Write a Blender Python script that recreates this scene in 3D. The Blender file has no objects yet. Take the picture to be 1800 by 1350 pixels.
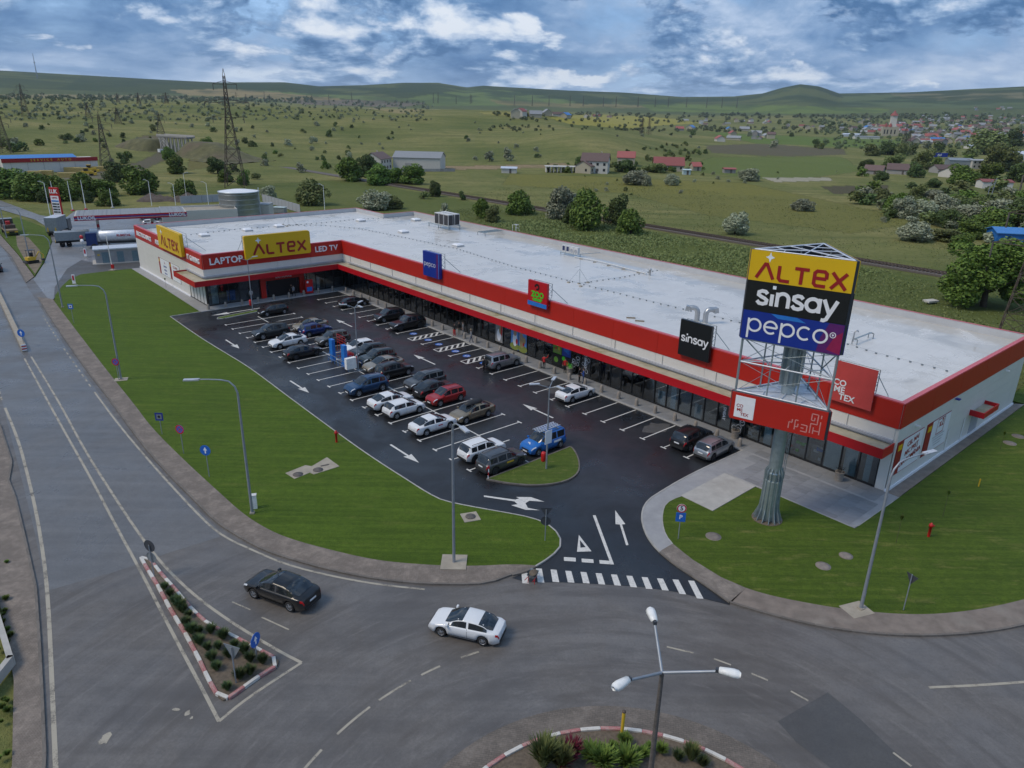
import bpy, bmesh, math, random
import numpy as np
from mathutils import Vector, Matrix
from mathutils.geometry import tessellate_polygon
random.seed(11); rng = np.random.default_rng(11)
R = math.radians
SC = bpy.context.scene
COL = SC.collection

# ---------------------------------------------------------------- camera
CAM_H, F_PX, PITCH, ROLL = 28.6, 1281.82, 0.3611742, -0.0202007
cp, sp, cr, sr = math.cos(PITCH), math.sin(PITCH), math.cos(ROLL), math.sin(ROLL)
AX_R = Vector((cr, -sp*sr, -cp*sr)); AX_D = Vector((-sr, -sp*cr, -cp*cr)); AX_F = Vector((0, cp, -sp))
cam = bpy.data.cameras.new('camera'); camo = bpy.data.objects.new('camera', cam); COL.objects.link(camo)
cam.sensor_width = 36.0; cam.lens = F_PX/1800*36; cam.clip_start = 0.5; cam.clip_end = 40000
M = Matrix((AX_R, -AX_D, -AX_F)).transposed().to_4x4(); M.translation = (0, 0, CAM_H)
camo.matrix_world = M; SC.camera = camo

# ---------------------------------------------------------------- sun, exposure
SUN_EL, SUN_AZ = R(52), R(200)          # direction the light comes from (azimuth from +X)
sd = Vector((math.cos(SUN_EL)*math.cos(SUN_AZ), math.cos(SUN_EL)*math.sin(SUN_AZ), math.sin(SUN_EL)))
sl = bpy.data.lights.new('sun', 'SUN'); sl.energy = 1.5; sl.angle = R(22); sl.color = (1.0, .87, .70)
slo = bpy.data.objects.new('sun', sl); COL.objects.link(slo); slo.rotation_euler = sd.to_track_quat('Z', 'Y').to_euler(); slo.location = (0, 0, 200)
SC.view_settings.view_transform = 'Standard'; SC.view_settings.look = 'None'
SC.view_settings.exposure = 0.45; SC.view_settings.gamma = 1.0; SC.view_settings.use_curve_mapping = False

# ---------------------------------------------------------------- node helper
class NT:
    def __init__(s, tree): s.t = tree; s.n = tree.nodes; s.l = tree.links
    def new(s, typ, **kw):
        nd = s.n.new(typ)
        for k, v in kw.items():
            if k.startswith('i_'):
                key = k[2:]; key = int(key) if key.isdigit() else key.replace('_', ' ')
                if hasattr(v, 'is_output') or isinstance(v, bpy.types.NodeSocket): s.l.new(v, nd.inputs[key])
                else: nd.inputs[key].default_value = v
            else: setattr(nd, k, v)
        return nd
    def math(s, op, a, b=None, c=None, clamp=False):
        nd = s.n.new('ShaderNodeMath'); nd.operation = op; nd.use_clamp = clamp
        for i, x in enumerate((a, b, c)):
            if x is None: continue
            if isinstance(x, bpy.types.NodeSocket): s.l.new(x, nd.inputs[i])
            else: nd.inputs[i].default_value = x
        return nd.outputs[0]
    def mix(s, f, a, b, blend='MIX'):
        nd = s.n.new('ShaderNodeMix'); nd.data_type = 'RGBA'; nd.blend_type = blend; nd.clamp_factor = True
        for key, x in (('Factor', f), ('A', a), ('B', b)):
            sk = [i for i in nd.inputs if i.name == key and (i.type == 'RGBA' or key == 'Factor') and i.enabled][0]
            if isinstance(x, bpy.types.NodeSocket): s.l.new(x, sk)
            else: sk.default_value = x if key == 'Factor' else (*x[:3], 1)
        return [o for o in nd.outputs if o.type == 'RGBA'][0]
    def ramp(s, f, stops, interp='LINEAR'):
        nd = s.n.new('ShaderNodeValToRGB'); nd.color_ramp.interpolation = interp
        e = nd.color_ramp.elements
        while len(e) < len(stops): e.new(0.5)
        for el, (p, c) in zip(e, stops):
            el.position = p; el.color = (c, c, c, 1) if isinstance(c, (int, float)) else (*c[:3], 1)
        s.l.new(f, nd.inputs[0]); return nd.outputs[0]
    def noise(s, vec, scale, detail=4, rough=.55, dist=0.0):
        nd = s.n.new('ShaderNodeTexNoise'); nd.inputs['Scale'].default_value = scale
        nd.inputs['Detail'].default_value = detail; nd.inputs['Roughness'].default_value = rough; nd.inputs['Distortion'].default_value = dist
        if vec is not None: s.l.new(vec, nd.inputs['Vector'])
        return nd.outputs['Fac']

# ---------------------------------------------------------------- world: broken cumulus over a blue sky
world = bpy.data.worlds.new('World'); SC.world = world; world.use_nodes = True
nt = NT(world.node_tree); nt.n.clear()
sky = nt.new('ShaderNodeTexSky', sky_type='NISHITA', sun_disc=False, sun_elevation=SUN_EL, sun_rotation=R(90)-SUN_AZ)
tc = nt.new('ShaderNodeTexCoord'); sep = nt.new('ShaderNodeSeparateXYZ', i_0=tc.outputs['Generated'])
X, Y, Z = sep.outputs
zc = nt.math('MAXIMUM', Z, 0.0)
lz = nt.math('LOGARITHM', nt.math('ADD', zc, 0.07), 2.718)
def cvec(dz=0.0, off=0.0, k=.36):
    zz = nt.math('ADD', nt.math('MULTIPLY', lz, k), dz)
    return nt.new('ShaderNodeCombineXYZ', i_0=nt.math('ADD', X, off), i_1=Y, i_2=zz).outputs[0]
def layer(off, scale, lo, hi, dz, cols, k=.36, bias=.5, gain=3.4):
    """one deck of cloud: cover, and light on its upper flanks"""
    f = lambda d: nt.noise(cvec(d, off, k), scale, 12, .58, .22)
    d0 = f(0.0); d1 = f(dz); d2 = f(dz*3.0)
    big = nt.noise(cvec(0.0, off+3.3, k*2.6), scale*.36, 4, .5, .2)
    rel = nt.math('ADD', nt.math('MULTIPLY', nt.math('SUBTRACT', d0, d1), gain), nt.math('MULTIPLY', nt.math('SUBTRACT', d0, d2), gain*1.15))
    rel = nt.math('ADD', rel, nt.math('MULTIPLY', nt.math('SUBTRACT', big, .5), 2.1))
    fine = nt.noise(cvec(0.0, off+1.7, k), scale*6, 5, .6, .3)
    rel = nt.math('ADD', rel, nt.math('MULTIPLY', nt.math('SUBTRACT', fine, .5), .40))
    sh = nt.math('ADD', rel, bias, clamp=True)
    cover = nt.ramp(nt.math('ADD', nt.math('MULTIPLY', d0, .72), nt.math('MULTIPLY', big, .28)), [(lo, 0), (hi, 1)])
    return nt.ramp(sh, cols), cover
GREYS = [(0.0, (.55, 1.4, 3.0)), (.25, (1.15, 2.2, 4.0)), (.5, (2.1, 3.2, 5.0)), (.75, (3.5, 4.5, 6.1)), (1.0, (5.2, 6.0, 7.1))]
CUMUL = [(0.0, (.55, 1.35, 2.8)), (.22, (1.1, 2.1, 3.8)), (.45, (2.3, 3.4, 5.1)), (.65, (3.9, 4.8, 6.2)), (.85, (5.2, 5.9, 6.9)), (1.0, (6.1, 6.6, 7.3))]
skyb = nt.new('ShaderNodeMixRGB', blend_type='MIX', i_0=.6, i_1=sky.outputs[0], i_2=(2.9, 5.2, 9.0, 1)).outputs[0]
c1, m1 = layer(4.2, 4.2, .38, .50, .05, GREYS, .36, .31, 1.5)
c2, m2 = layer(2.35, 7.2, .492, .525, .032, CUMUL, .36, .15, 2.7)
colr = nt.mix(m1, skyb, c1)
colr = nt.mix(m2, colr, c2)
hz = nt.ramp(Z, [(0.0, 1), (.05, 0)])
colr = nt.mix(nt.math('MULTIPLY', hz, .35), colr, (5.6, 6.8, 8.2))
bg = nt.new('ShaderNodeBackground', i_Color=colr, i_Strength=.1)
nt.l.new(bg.outputs[0], nt.new('ShaderNodeOutputWorld').inputs[0])
world.cycles.sampling_method = 'MANUAL'; world.cycles.sample_map_resolution = 1024

# ---------------------------------------------------------------- pixel -> place
def ray(px, py):
    return AX_F + AX_R*((px-900)/F_PX) + AX_D*((py-675)/F_PX)
def P(px, py, z=0.0):
    d = ray(px, py); t = (z-CAM_H)/d.z
    return Vector((d.x*t, d.y*t, z))
def Q(px, py, z=0.0):
    p = P(px, py, z); return (p.x, p.y)
FA = Vector((30.4604, 52.5594)); FU = Vector((-0.65564366, 0.75507046)); FV = Vector((-0.75507046, -0.65564366))
F_ANG = math.atan2(FU.y, FU.x)
def FW(u, v, z=0.0):
    p = FA + FU*u + FV*v; return Vector((p.x, p.y, z))
def FI(x, y):
    d = Vector((x, y))-FA; return d.dot(FU), d.dot(FV)
# ================================================================ materials
MATS = {}
def base_mat(name):
    m = bpy.data.materials.new(name); m.use_nodes = True
    t = NT(m.node_tree); b = t.n['Principled BSDF']; MATS[name] = m
    return m, t, b
def mat(name, col, rough=.6, metal=0.0, var=.12, scale=3.0, bump=0.0, bscale=40, coat=0.0, spec=.5, emit=0.0, dirt=None, obvar=0.0, rvar=0.0):
    """plain surface with grain: colour noise, fine bump, optional dirt colour"""
    if name in MATS: return MATS[name]
    m, t, b = base_mat(name)
    co = t.new('ShaderNodeTexCoord').outputs['Object']
    n = t.noise(co, scale, 5, .6)
    lo = tuple(c*(1-var) for c in col[:3]); hi = tuple(min(1, c*(1+var)) for c in col[:3])
    c = t.ramp(n, [(.3, lo), (.7, hi)])
    if dirt:
        n2 = t.noise(co, scale*.23, 6, .65)
        c = t.mix(t.ramp(n2, [(.52, 0), (.72, dirt[3])]), c, dirt[:3])
    if obvar:
        oi = t.new('ShaderNodeObjectInfo').outputs['Random']
        hs = t.new('ShaderNodeHueSaturation', i_Color=c)
        t.l.new(t.math('ADD', t.math('MULTIPLY', oi, 2*obvar), 1-obvar), hs.inputs['Value']); c = hs.outputs[0]
    t.l.new(c, b.inputs['Base Color'])
    b.inputs['Roughness'].default_value = rough; b.inputs['Metallic'].default_value = metal
    b.inputs['Specular IOR Level'].default_value = spec; b.inputs['Coat Weight'].default_value = coat; b.inputs['Coat Roughness'].default_value = .06
    if rvar:
        t.l.new(t.ramp(t.noise(co, scale*.5, 4, .6), [(.3, max(.02, rough-rvar)), (.7, min(1, rough+rvar))]), b.inputs['Roughness'])
    if bump:
        bn = t.new('ShaderNodeBump', i_Strength=bump, i_Distance=.02, i_Height=t.noise(co, bscale, 3, .6)); t.l.new(bn.outputs[0], b.inputs['Normal'])
    if emit:
        t.l.new(c, b.inputs['Emission Color']); b.inputs['Emission Strength'].default_value = emit
    return m

def asphalt(name, lo, hi, rough, patch, wet=.3, crack=0.0, wear=None):
    m, t, b = base_mat(name)
    co = t.new('ShaderNodeTexCoord').outputs['Object']
    n1 = t.noise(co, .11, 6, .62, .4); n2 = t.noise(co, 55, 2, .7); n3 = t.noise(co, 1.3, 5, .65)
    c = t.ramp(n3, [(.3, lo), (.7, hi)])
    c = t.mix(t.ramp(n1, [(.45, 0), (.66, patch[3])]), c, patch[:3])
    if wear:   # long streaks of wear along the direction of travel
        mp = t.new('ShaderNodeMapping', i_Vector=co); mp.inputs['Rotation'].default_value = (0, 0, wear[3]); mp.inputs['Scale'].default_value = (.035, .9, 1)
        w = t.noise(mp.outputs[0], 1.0, 5, .6, .3)
        c = t.mix(t.ramp(w, [(.45, 0), (.7, .5)]), c, wear[:3])
    if name == 'asphalt_old':   # tyre-worn rings round the island, wet and oily patches
        sp_ = t.new('ShaderNodeSeparateXYZ', i_0=co); dx = t.math('SUBTRACT', sp_.outputs[0], 5.2); dy = t.math('SUBTRACT', sp_.outputs[1], 18.9)
        rr = t.math('SQRT', t.math('ADD', t.math('MULTIPLY', dx, dx), t.math('MULTIPLY', dy, dy))); an = t.math('ARCTAN2', dy, dx)
        vv = t.new('ShaderNodeCombineXYZ', i_0=t.math('MULTIPLY', rr, .9), i_1=t.math('MULTIPLY', an, 2.2), i_2=0.0).outputs[0]
        c = t.mix(t.ramp(t.noise(vv, 1.0, 6, .62, .5), [(.46, 0), (.68, .75)]), c, (.068, .058, .051))
        c = t.mix(t.ramp(t.noise(vv, 2.7, 5, .6, .3), [(.55, 0), (.72, .45)]), c, (.215, .20, .185))
    c = t.mix(t.ramp(t.noise(co, 7, 5, .75), [(.35, .45), (.6, 0)]), c, tuple(x*.6 for x in lo))
    c = t.mix(t.math('MULTIPLY', t.math('SUBTRACT', n2, .4), .75, clamp=True), c, tuple(x*2.1 for x in hi))
    if crack:
        v = t.new('ShaderNodeTexVoronoi', feature='DISTANCE_TO_EDGE', i_Scale=.16); 
        dv = t.new('ShaderNodeMixRGB', blend_type='ADD', i_0=.6, i_1=co, i_2=t.new('ShaderNodeTexNoise', i_Scale=.5, i_Vector=co).outputs['Color']); t.l.new(dv.outputs[0], v.inputs['Vector'])
        k = t.ramp(v.outputs['Distance'], [(.0, crack), (.006, 0)]); c = t.mix(k, c, (.02, .02, .02))
    t.l.new(c, b.inputs['Base Color'])
    r = t.ramp(t.noise(co, .19, 5, .6, .5), [(.35, max(.08, rough-wet)), (.6, rough)])
    t.l.new(r, b.inputs['Roughness']); b.inputs['Specular IOR Level'].default_value = .5
    bn = t.new('ShaderNodeBump', i_Strength=.35, i_Distance=.01, i_Height=n2); t.l.new(bn.outputs[0], b.inputs['Normal'])
    return m
asphalt('asphalt_old', (.104, .096, .089), (.150, .139, .130), .60, (.066, .058, .052, .85), .30, .05, (.185, .172, .160, R(20)))
asphalt('asphalt_mid', (.105, .102, .100), (.150, .146, .143), .46, (.078, .075, .073, .7), .22, .04, (.190, .187, .185, F_ANG))
asphalt('asphalt_new', (.010, .0105, .012), (.020, .021, .024), .52, (.042, .043, .046, .55), .30, 0)
asphalt('asphalt_patch', (.066, .063, .060), (.098, .094, .090), .6, (.048, .046, .045, .5), .2, 0)
asphalt('asphalt_station', (.16, .16, .165), (.24, .24, .245), .45, (.10, .10, .10, .6), .2, 0)

def lawn_mat(name, dark, mid, dry, stripe=0.0, ang=0.0, dryamt=.35, dscale=.6):
    m, t, b = base_mat(name)
    co = t.new('ShaderNodeTexCoord').outputs['Object']
    n = t.noise(co, .35, 6, .65); f = t.noise(co, 9, 4, .75); f2 = t.noise(co, 42, 2, .8)
    c = t.ramp(n, [(.3, dark), (.72, mid)])
    c = t.mix(t.ramp(t.noise(co, .09, 5, .6, .4), [(.4, 0), (.68, .55)]), c, tuple(x*.62 for x in mid))
    if stripe:
        mp = t.new('ShaderNodeMapping', i_Vector=co); mp.inputs['Rotation'].default_value = (0, 0, ang); mp.inputs['Scale'].default_value = (.10, 2.6, 1)
        s = t.noise(mp.outputs[0], 1.0, 4, .6)
        c = t.mix(t.ramp(s, [(.42, 0), (.62, stripe)]), c, tuple(x*1.35 for x in mid))
        mp2 = t.new('ShaderNodeMapping', i_Vector=co); mp2.inputs['Rotation'].default_value = (0, 0, ang); mp2.inputs['Scale'].default_value = (.4, 1.6, 1)
        d = t.noise(mp2.outputs[0], dscale, 5, .7)
    else: d = t.noise(co, dscale*.3, 6, .7)
    c = t.mix(t.ramp(d, [(.55, 0), (.74, dryamt)]), c, dry)
    c = t.mix(t.ramp(t.noise(co, 2.3, 5, .7), [(.4, .45), (.6, 0)]), c, tuple(x*.8 for x in dark))
    c = t.mix(t.ramp(f, [(.36, .65), (.58, 0)]), c, tuple(x*.6 for x in dark))
    c = t.mix(t.ramp(f2, [(.48, 0), (.7, .7)]), c, tuple(x*1.7 for x in mid))
    t.l.new(c, b.inputs['Base Color']); b.inputs['Roughness'].default_value = .85; b.inputs['Specular IOR Level'].default_value = .2
    h = t.math('ADD', f, t.math('MULTIPLY', f2, .6))
    bn = t.new('ShaderNodeBump', i_Strength=.8, i_Distance=.06, i_Height=h); t.l.new(bn.outputs[0], b.inputs['Normal'])
    return m
lawn_mat('lawn', (.040, .078, .006), (.090, .142, .013), (.20, .185, .05), .6, F_ANG+R(8), .5)
lawn_mat('lawn_right', (.038, .072, .007), (.088, .132, .014), (.26, .23, .075), .6, R(-20), .9, .8)
lawn_mat('turf_patchy', (.05, .09, .012), (.10, .14, .025), (.30, .26, .10), .5, F_ANG+R(30), 1.0, 2.2)

def paint(name, col, rough=.3, metal=0.0):
    if name in MATS: return MATS[name]
    m, t, b = base_mat(name)
    co = t.new('ShaderNodeTexCoord').outputs['Object']
    z = t.new('ShaderNodeSeparateXYZ', i_0=co).outputs[2]
    n = t.noise(co, 6, 4, .6)
    d = t.math('MULTIPLY', t.ramp(z, [(.25, 1), (.75, 0)]), t.ramp(n, [(.35, .05), (.7, .28)]))
    c = t.mix(d, col, (.16, .145, .125))
    t.l.new(c, b.inputs['Base Color']); b.inputs['Metallic'].default_value = metal
    t.l.new(t.math('ADD', t.math('MULTIPLY', d, .5), rough), b.inputs['Roughness'])
    b.inputs['Coat Weight'].default_value = .55; b.inputs['Coat Roughness'].default_value = .05; b.inputs['Specular IOR Level'].default_value = .3
    return m

def glass_mat(name, tint, mixf):
    m, t, b = base_mat(name); t.n.remove(b)
    tr = t.new('ShaderNodeBsdfTransparent', i_Color=(*tint, 1)); gl = t.new('ShaderNodeBsdfGlossy', i_Color=(.9, .95, 1, 1), i_Roughness=.03)
    df = t.new('ShaderNodeBsdfDiffuse', i_Color=(.012, .014, .016, 1))
    a = t.new('ShaderNodeMixShader', i_0=mixf, i_1=tr.outputs[0], i_2=df.outputs[0])
    fr = t.new('ShaderNodeFresnel', i_IOR=1.5)
    fin = t.new('ShaderNodeMixShader', i_0=t.math('ADD', fr.outputs[0], .05, clamp=True), i_1=a.outputs[0], i_2=gl.outputs[0])
    t.l.new(fin.outputs[0], t.n['Material Output'].inputs[0]); return m
glass_mat('shop_glass', (.82, .88, .90), .06)

mat('white_line', (.60, .585, .55), .7, var=.14, scale=9, dirt=(.22, .22, .22, .5))
def worn_mat(name, col, under, a, b2):
    m, t, b = base_mat(name); co = t.new('ShaderNodeTexCoord').outputs['Object']
    k = t.math('ADD', t.math('MULTIPLY', t.noise(co, 1.1, 4, .6), .55), t.math('MULTIPLY', t.noise(co, 17, 4, .7), .45))
    t.l.new(t.mix(t.ramp(k, [(a, 0), (b2, 1)]), col, under), b.inputs['Base Color']); b.inputs['Roughness'].default_value = .75
worn_mat('worn_line', (.37, .335, .27), (.10, .092, .085), .50, .62)
mat('kerb_grey', (.15, .132, .115), .8, var=.22, scale=2, bump=.4, bscale=25, obvar=.14)
mat('kerb_light', (.36, .35, .33), .8, var=.2, scale=2, bump=.3, bscale=25, obvar=.1)
worn_mat('kerb_white', (.58, .56, .52), (.26, .22, .19), .50, .66)
worn_mat('kerb_red', (.36, .12, .12), (.44, .38, .34), .46, .6)
mat('pavement_brown', (.210, .173, .145), .8, var=.22, scale=1.3, bump=.4, bscale=18, dirt=(.27, .245, .21, .8), obvar=.08)
mat('pavement_grey', (.30, .30, .305), .6, var=.12, scale=1.0, bump=.2, bscale=20, dirt=(.40, .39, .37, .6))
mat('paver_slab', (.235, .238, .245), .5, var=.10, scale=1.5, bump=.15, bscale=20, dirt=(.34, .33, .31, .5), obvar=.13)
mat('paver_brown', (.20, .172, .148), .8, var=.2, scale=3, bump=.3, obvar=.2)
mat('concrete', (.40, .385, .355), .8, var=.12, scale=1.2, bump=.25, bscale=22, dirt=(.28, .26, .23, .6))
mat('concrete_tan', (.34, .30, .24), .85, var=.15, scale=2, bump=.3, dirt=(.22, .19, .15, .6))
mat('bollard_tan', (.27, .235, .20), .9, var=.2, scale=8, bump=.5, bscale=30, obvar=.06)
mat('soil', (.125, .098, .072), .95, var=.3, scale=6, bump=.8, bscale=16)
mat('wall_white', (.66, .64, .60), .5, var=.04, scale=.7, dirt=(.50, .49, .46, .5))
mat('panel_red', (.43, .014, .006), .45, var=.06, scale=.5)
mat('fascia_red', (.46, .005, .012), .4, var=.05, scale=.5)
mat('cap_red', (.55, .10, .12), .4, var=.05)
def membrane():
    m, t, b = base_mat('membrane'); co = t.new('ShaderNodeTexCoord').outputs['Object']; sp_ = t.new('ShaderNodeSeparateXYZ', i_0=co)
    c = t.ramp(t.noise(co, .5, 6, .65), [(.3, (.55, .54, .52)), (.7, (.64, .63, .61))])
    fx = t.math('FRACT', t.math('DIVIDE', sp_.outputs[0], 1.55)); c = t.mix(t.ramp(fx, [(.0, .35), (.03, .35), (.045, 0)]), c, (.40, .40, .41))
    wet = t.math('ADD', t.noise(co, .16, 6, .65, .5), t.ramp(t.math('MULTIPLY', sp_.outputs[1], -.033), [(.70, 0), (.98, .22)]))
    k = t.ramp(wet, [(.52, 0), (.66, 1)]); c = t.mix(t.math('MULTIPLY', k, .6), c, (.40, .375, .33))
    t.l.new(c, b.inputs['Base Color']); t.l.new(t.math('SUBTRACT', .34, t.math('MULTIPLY', k, .26)), b.inputs['Roughness'])
membrane()
mat('parapet_in', (.48, .49, .50), .45, var=.06, scale=.6, dirt=(.38, .38, .38, .5))
mat('gutter_grey', (.36, .375, .41), .45, var=.06)
mat('canopy_top', (.40, .365, .27), .9, var=.15, scale=1.2, dirt=(.20, .17, .05, .9))
mat('frame_black', (.014, .015, .017), .4)
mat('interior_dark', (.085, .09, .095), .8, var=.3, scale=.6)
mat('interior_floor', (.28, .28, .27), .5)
mat('print_sky', (.10, .28, .62), .5)
mat('blind_teal', (.46, .56, .57), .6, var=.08)
mat('galv', (.36, .42, .44), .42, metal=.65, var=.14, scale=3, bump=.05)
mat('galv_dark', (.25, .28, .30), .5, metal=.5, var=.15)
mat('steel_white', (.62, .65, .70), .4, metal=.3)
mat('lamp_grey', (.30, .33, .37), .45, metal=.4)
mat('lamp_head', (.50, .52, .56), .4, metal=.2)
mat('lamp_white', (.80, .80, .78), .35)
mat('rust_pole', (.13, .115, .105), .8, metal=.3, var=.3, scale=6)
mat('sign_yellow', (.70, .44, .006), .4, var=.03, scale=.5)
mat('letter_red', (.30, .010, .014), .4, var=.03)
mat('sign_black', (.008, .009, .011), .35)
mat('sign_blue', (.006, .028, .26), .4, var=.05, scale=.5)
mat('sign_cyan', (.02, .17, .55), .4)
mat('sign_purple', (.10, .012, .13), .4)
mat('sign_magenta', (.28, .01, .07), .4)
mat('letter_white', (.78, .79, .82), .45, var=.03)
mat('star_white', (.75, .80, .86), .45)
mat('banner_red', (.52, .060, .055), .5, var=.08, scale=.8)
mat('sign_back', (.05, .055, .065), .5)
mat('sign_back_grey', (.27, .30, .32), .5, metal=.4)
mat('traffic_blue', (.01, .12, .50), .4)
mat('traffic_red', (.45, .015, .03), .4)
mat('zoo_green', (.06, .52, .02), .4)
mat('plastic_red', (.50, .012, .012), .4)
mat('plastic_yellow', (.62, .40, .03), .45)
mat('plastic_blue', (.01, .13, .42), .45)
mat('tyre', (.014, .014, .014), .8)
mat('rim', (.34, .35, .37), .3, metal=.7)
mat('rim_dark', (.04, .04, .045), .35, metal=.5)
mat('car_glass', (.018, .022, .026), .06, spec=.8, var=.2, scale=1.5)
mat('car_trim', (.018, .018, .019), .6)
mat('headlight', (.55, .58, .62), .1, spec=.8)
mat('taillight', (.42, .008, .010), .15)
mat('plate', (.72, .73, .75), .5)
mat('hvac_white', (.60, .60, .59), .5, var=.05)
mat('hvac_dark', (.035, .035, .04), .6)
mat('hvac_blue', (.02, .03, .10), .4)
mat('pallet', (.42, .32, .11), .7, var=.2)
mat('wood', (.22, .17, .11), .8, var=.25, scale=8)
mat('pipe_zinc', (.45, .46, .47), .35, metal=.7)
mat('rust', (.10, .075, .060), .85, metal=.2, var=.4, scale=5)
mat('ballast', (.13, .112, .10), .95, var=.35, scale=9, bump=.8)
mat('dirt', (.17, .135, .095), .95, var=.3, scale=.5, bump=.5)
mat('dark_soil', (.085, .065, .052), .95, var=.35, scale=.4, bump=.6)
mat('roof_tile_red', (.29, .085, .075), .7, var=.15, obvar=.25)
mat('roof_tile_brown', (.13, .085, .075), .75, var=.2, obvar=.25)
mat('roof_grey', (.27, .28, .29), .6, var=.15, obvar=.3)
mat('roof_blue', (.05, .20, .50), .5, var=.08)
mat('house_white', (.55, .53, .49), .8, var=.06, obvar=.12)
mat('house_cream', (.42, .38, .29), .8, var=.08, obvar=.15)
mat('house_grey', (.30, .29, .28), .85, var=.1, obvar=.15)
mat('window_dark', (.02, .024, .03), .2)
mat('tank_metal', (.46, .51, .54), .38, metal=.6, var=.12, scale=.6, dirt=(.36, .42, .44, .6))
mat('door_blue', (.13, .20, .235), .5)
mat('trunk', (.075, .058, .043), .95, var=.3, scale=8)
mat('skin', (.42, .25, .18), .6)
mat('hair', (.03, .022, .018), .7)
for nm, c in dict(black=(.012, .012, .013), white=(.6, .6, .6), red=(.5, .02, .02), navy=(.02, .03, .08), grey=(.22, .23, .25), orange=(.55, .08, .02), blue=(.03, .08, .3), khaki=(.2, .17, .12), jeans=(.05, .07, .13)).items():
    mat('cloth_'+nm, c, .85, var=.15, scale=12)

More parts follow.
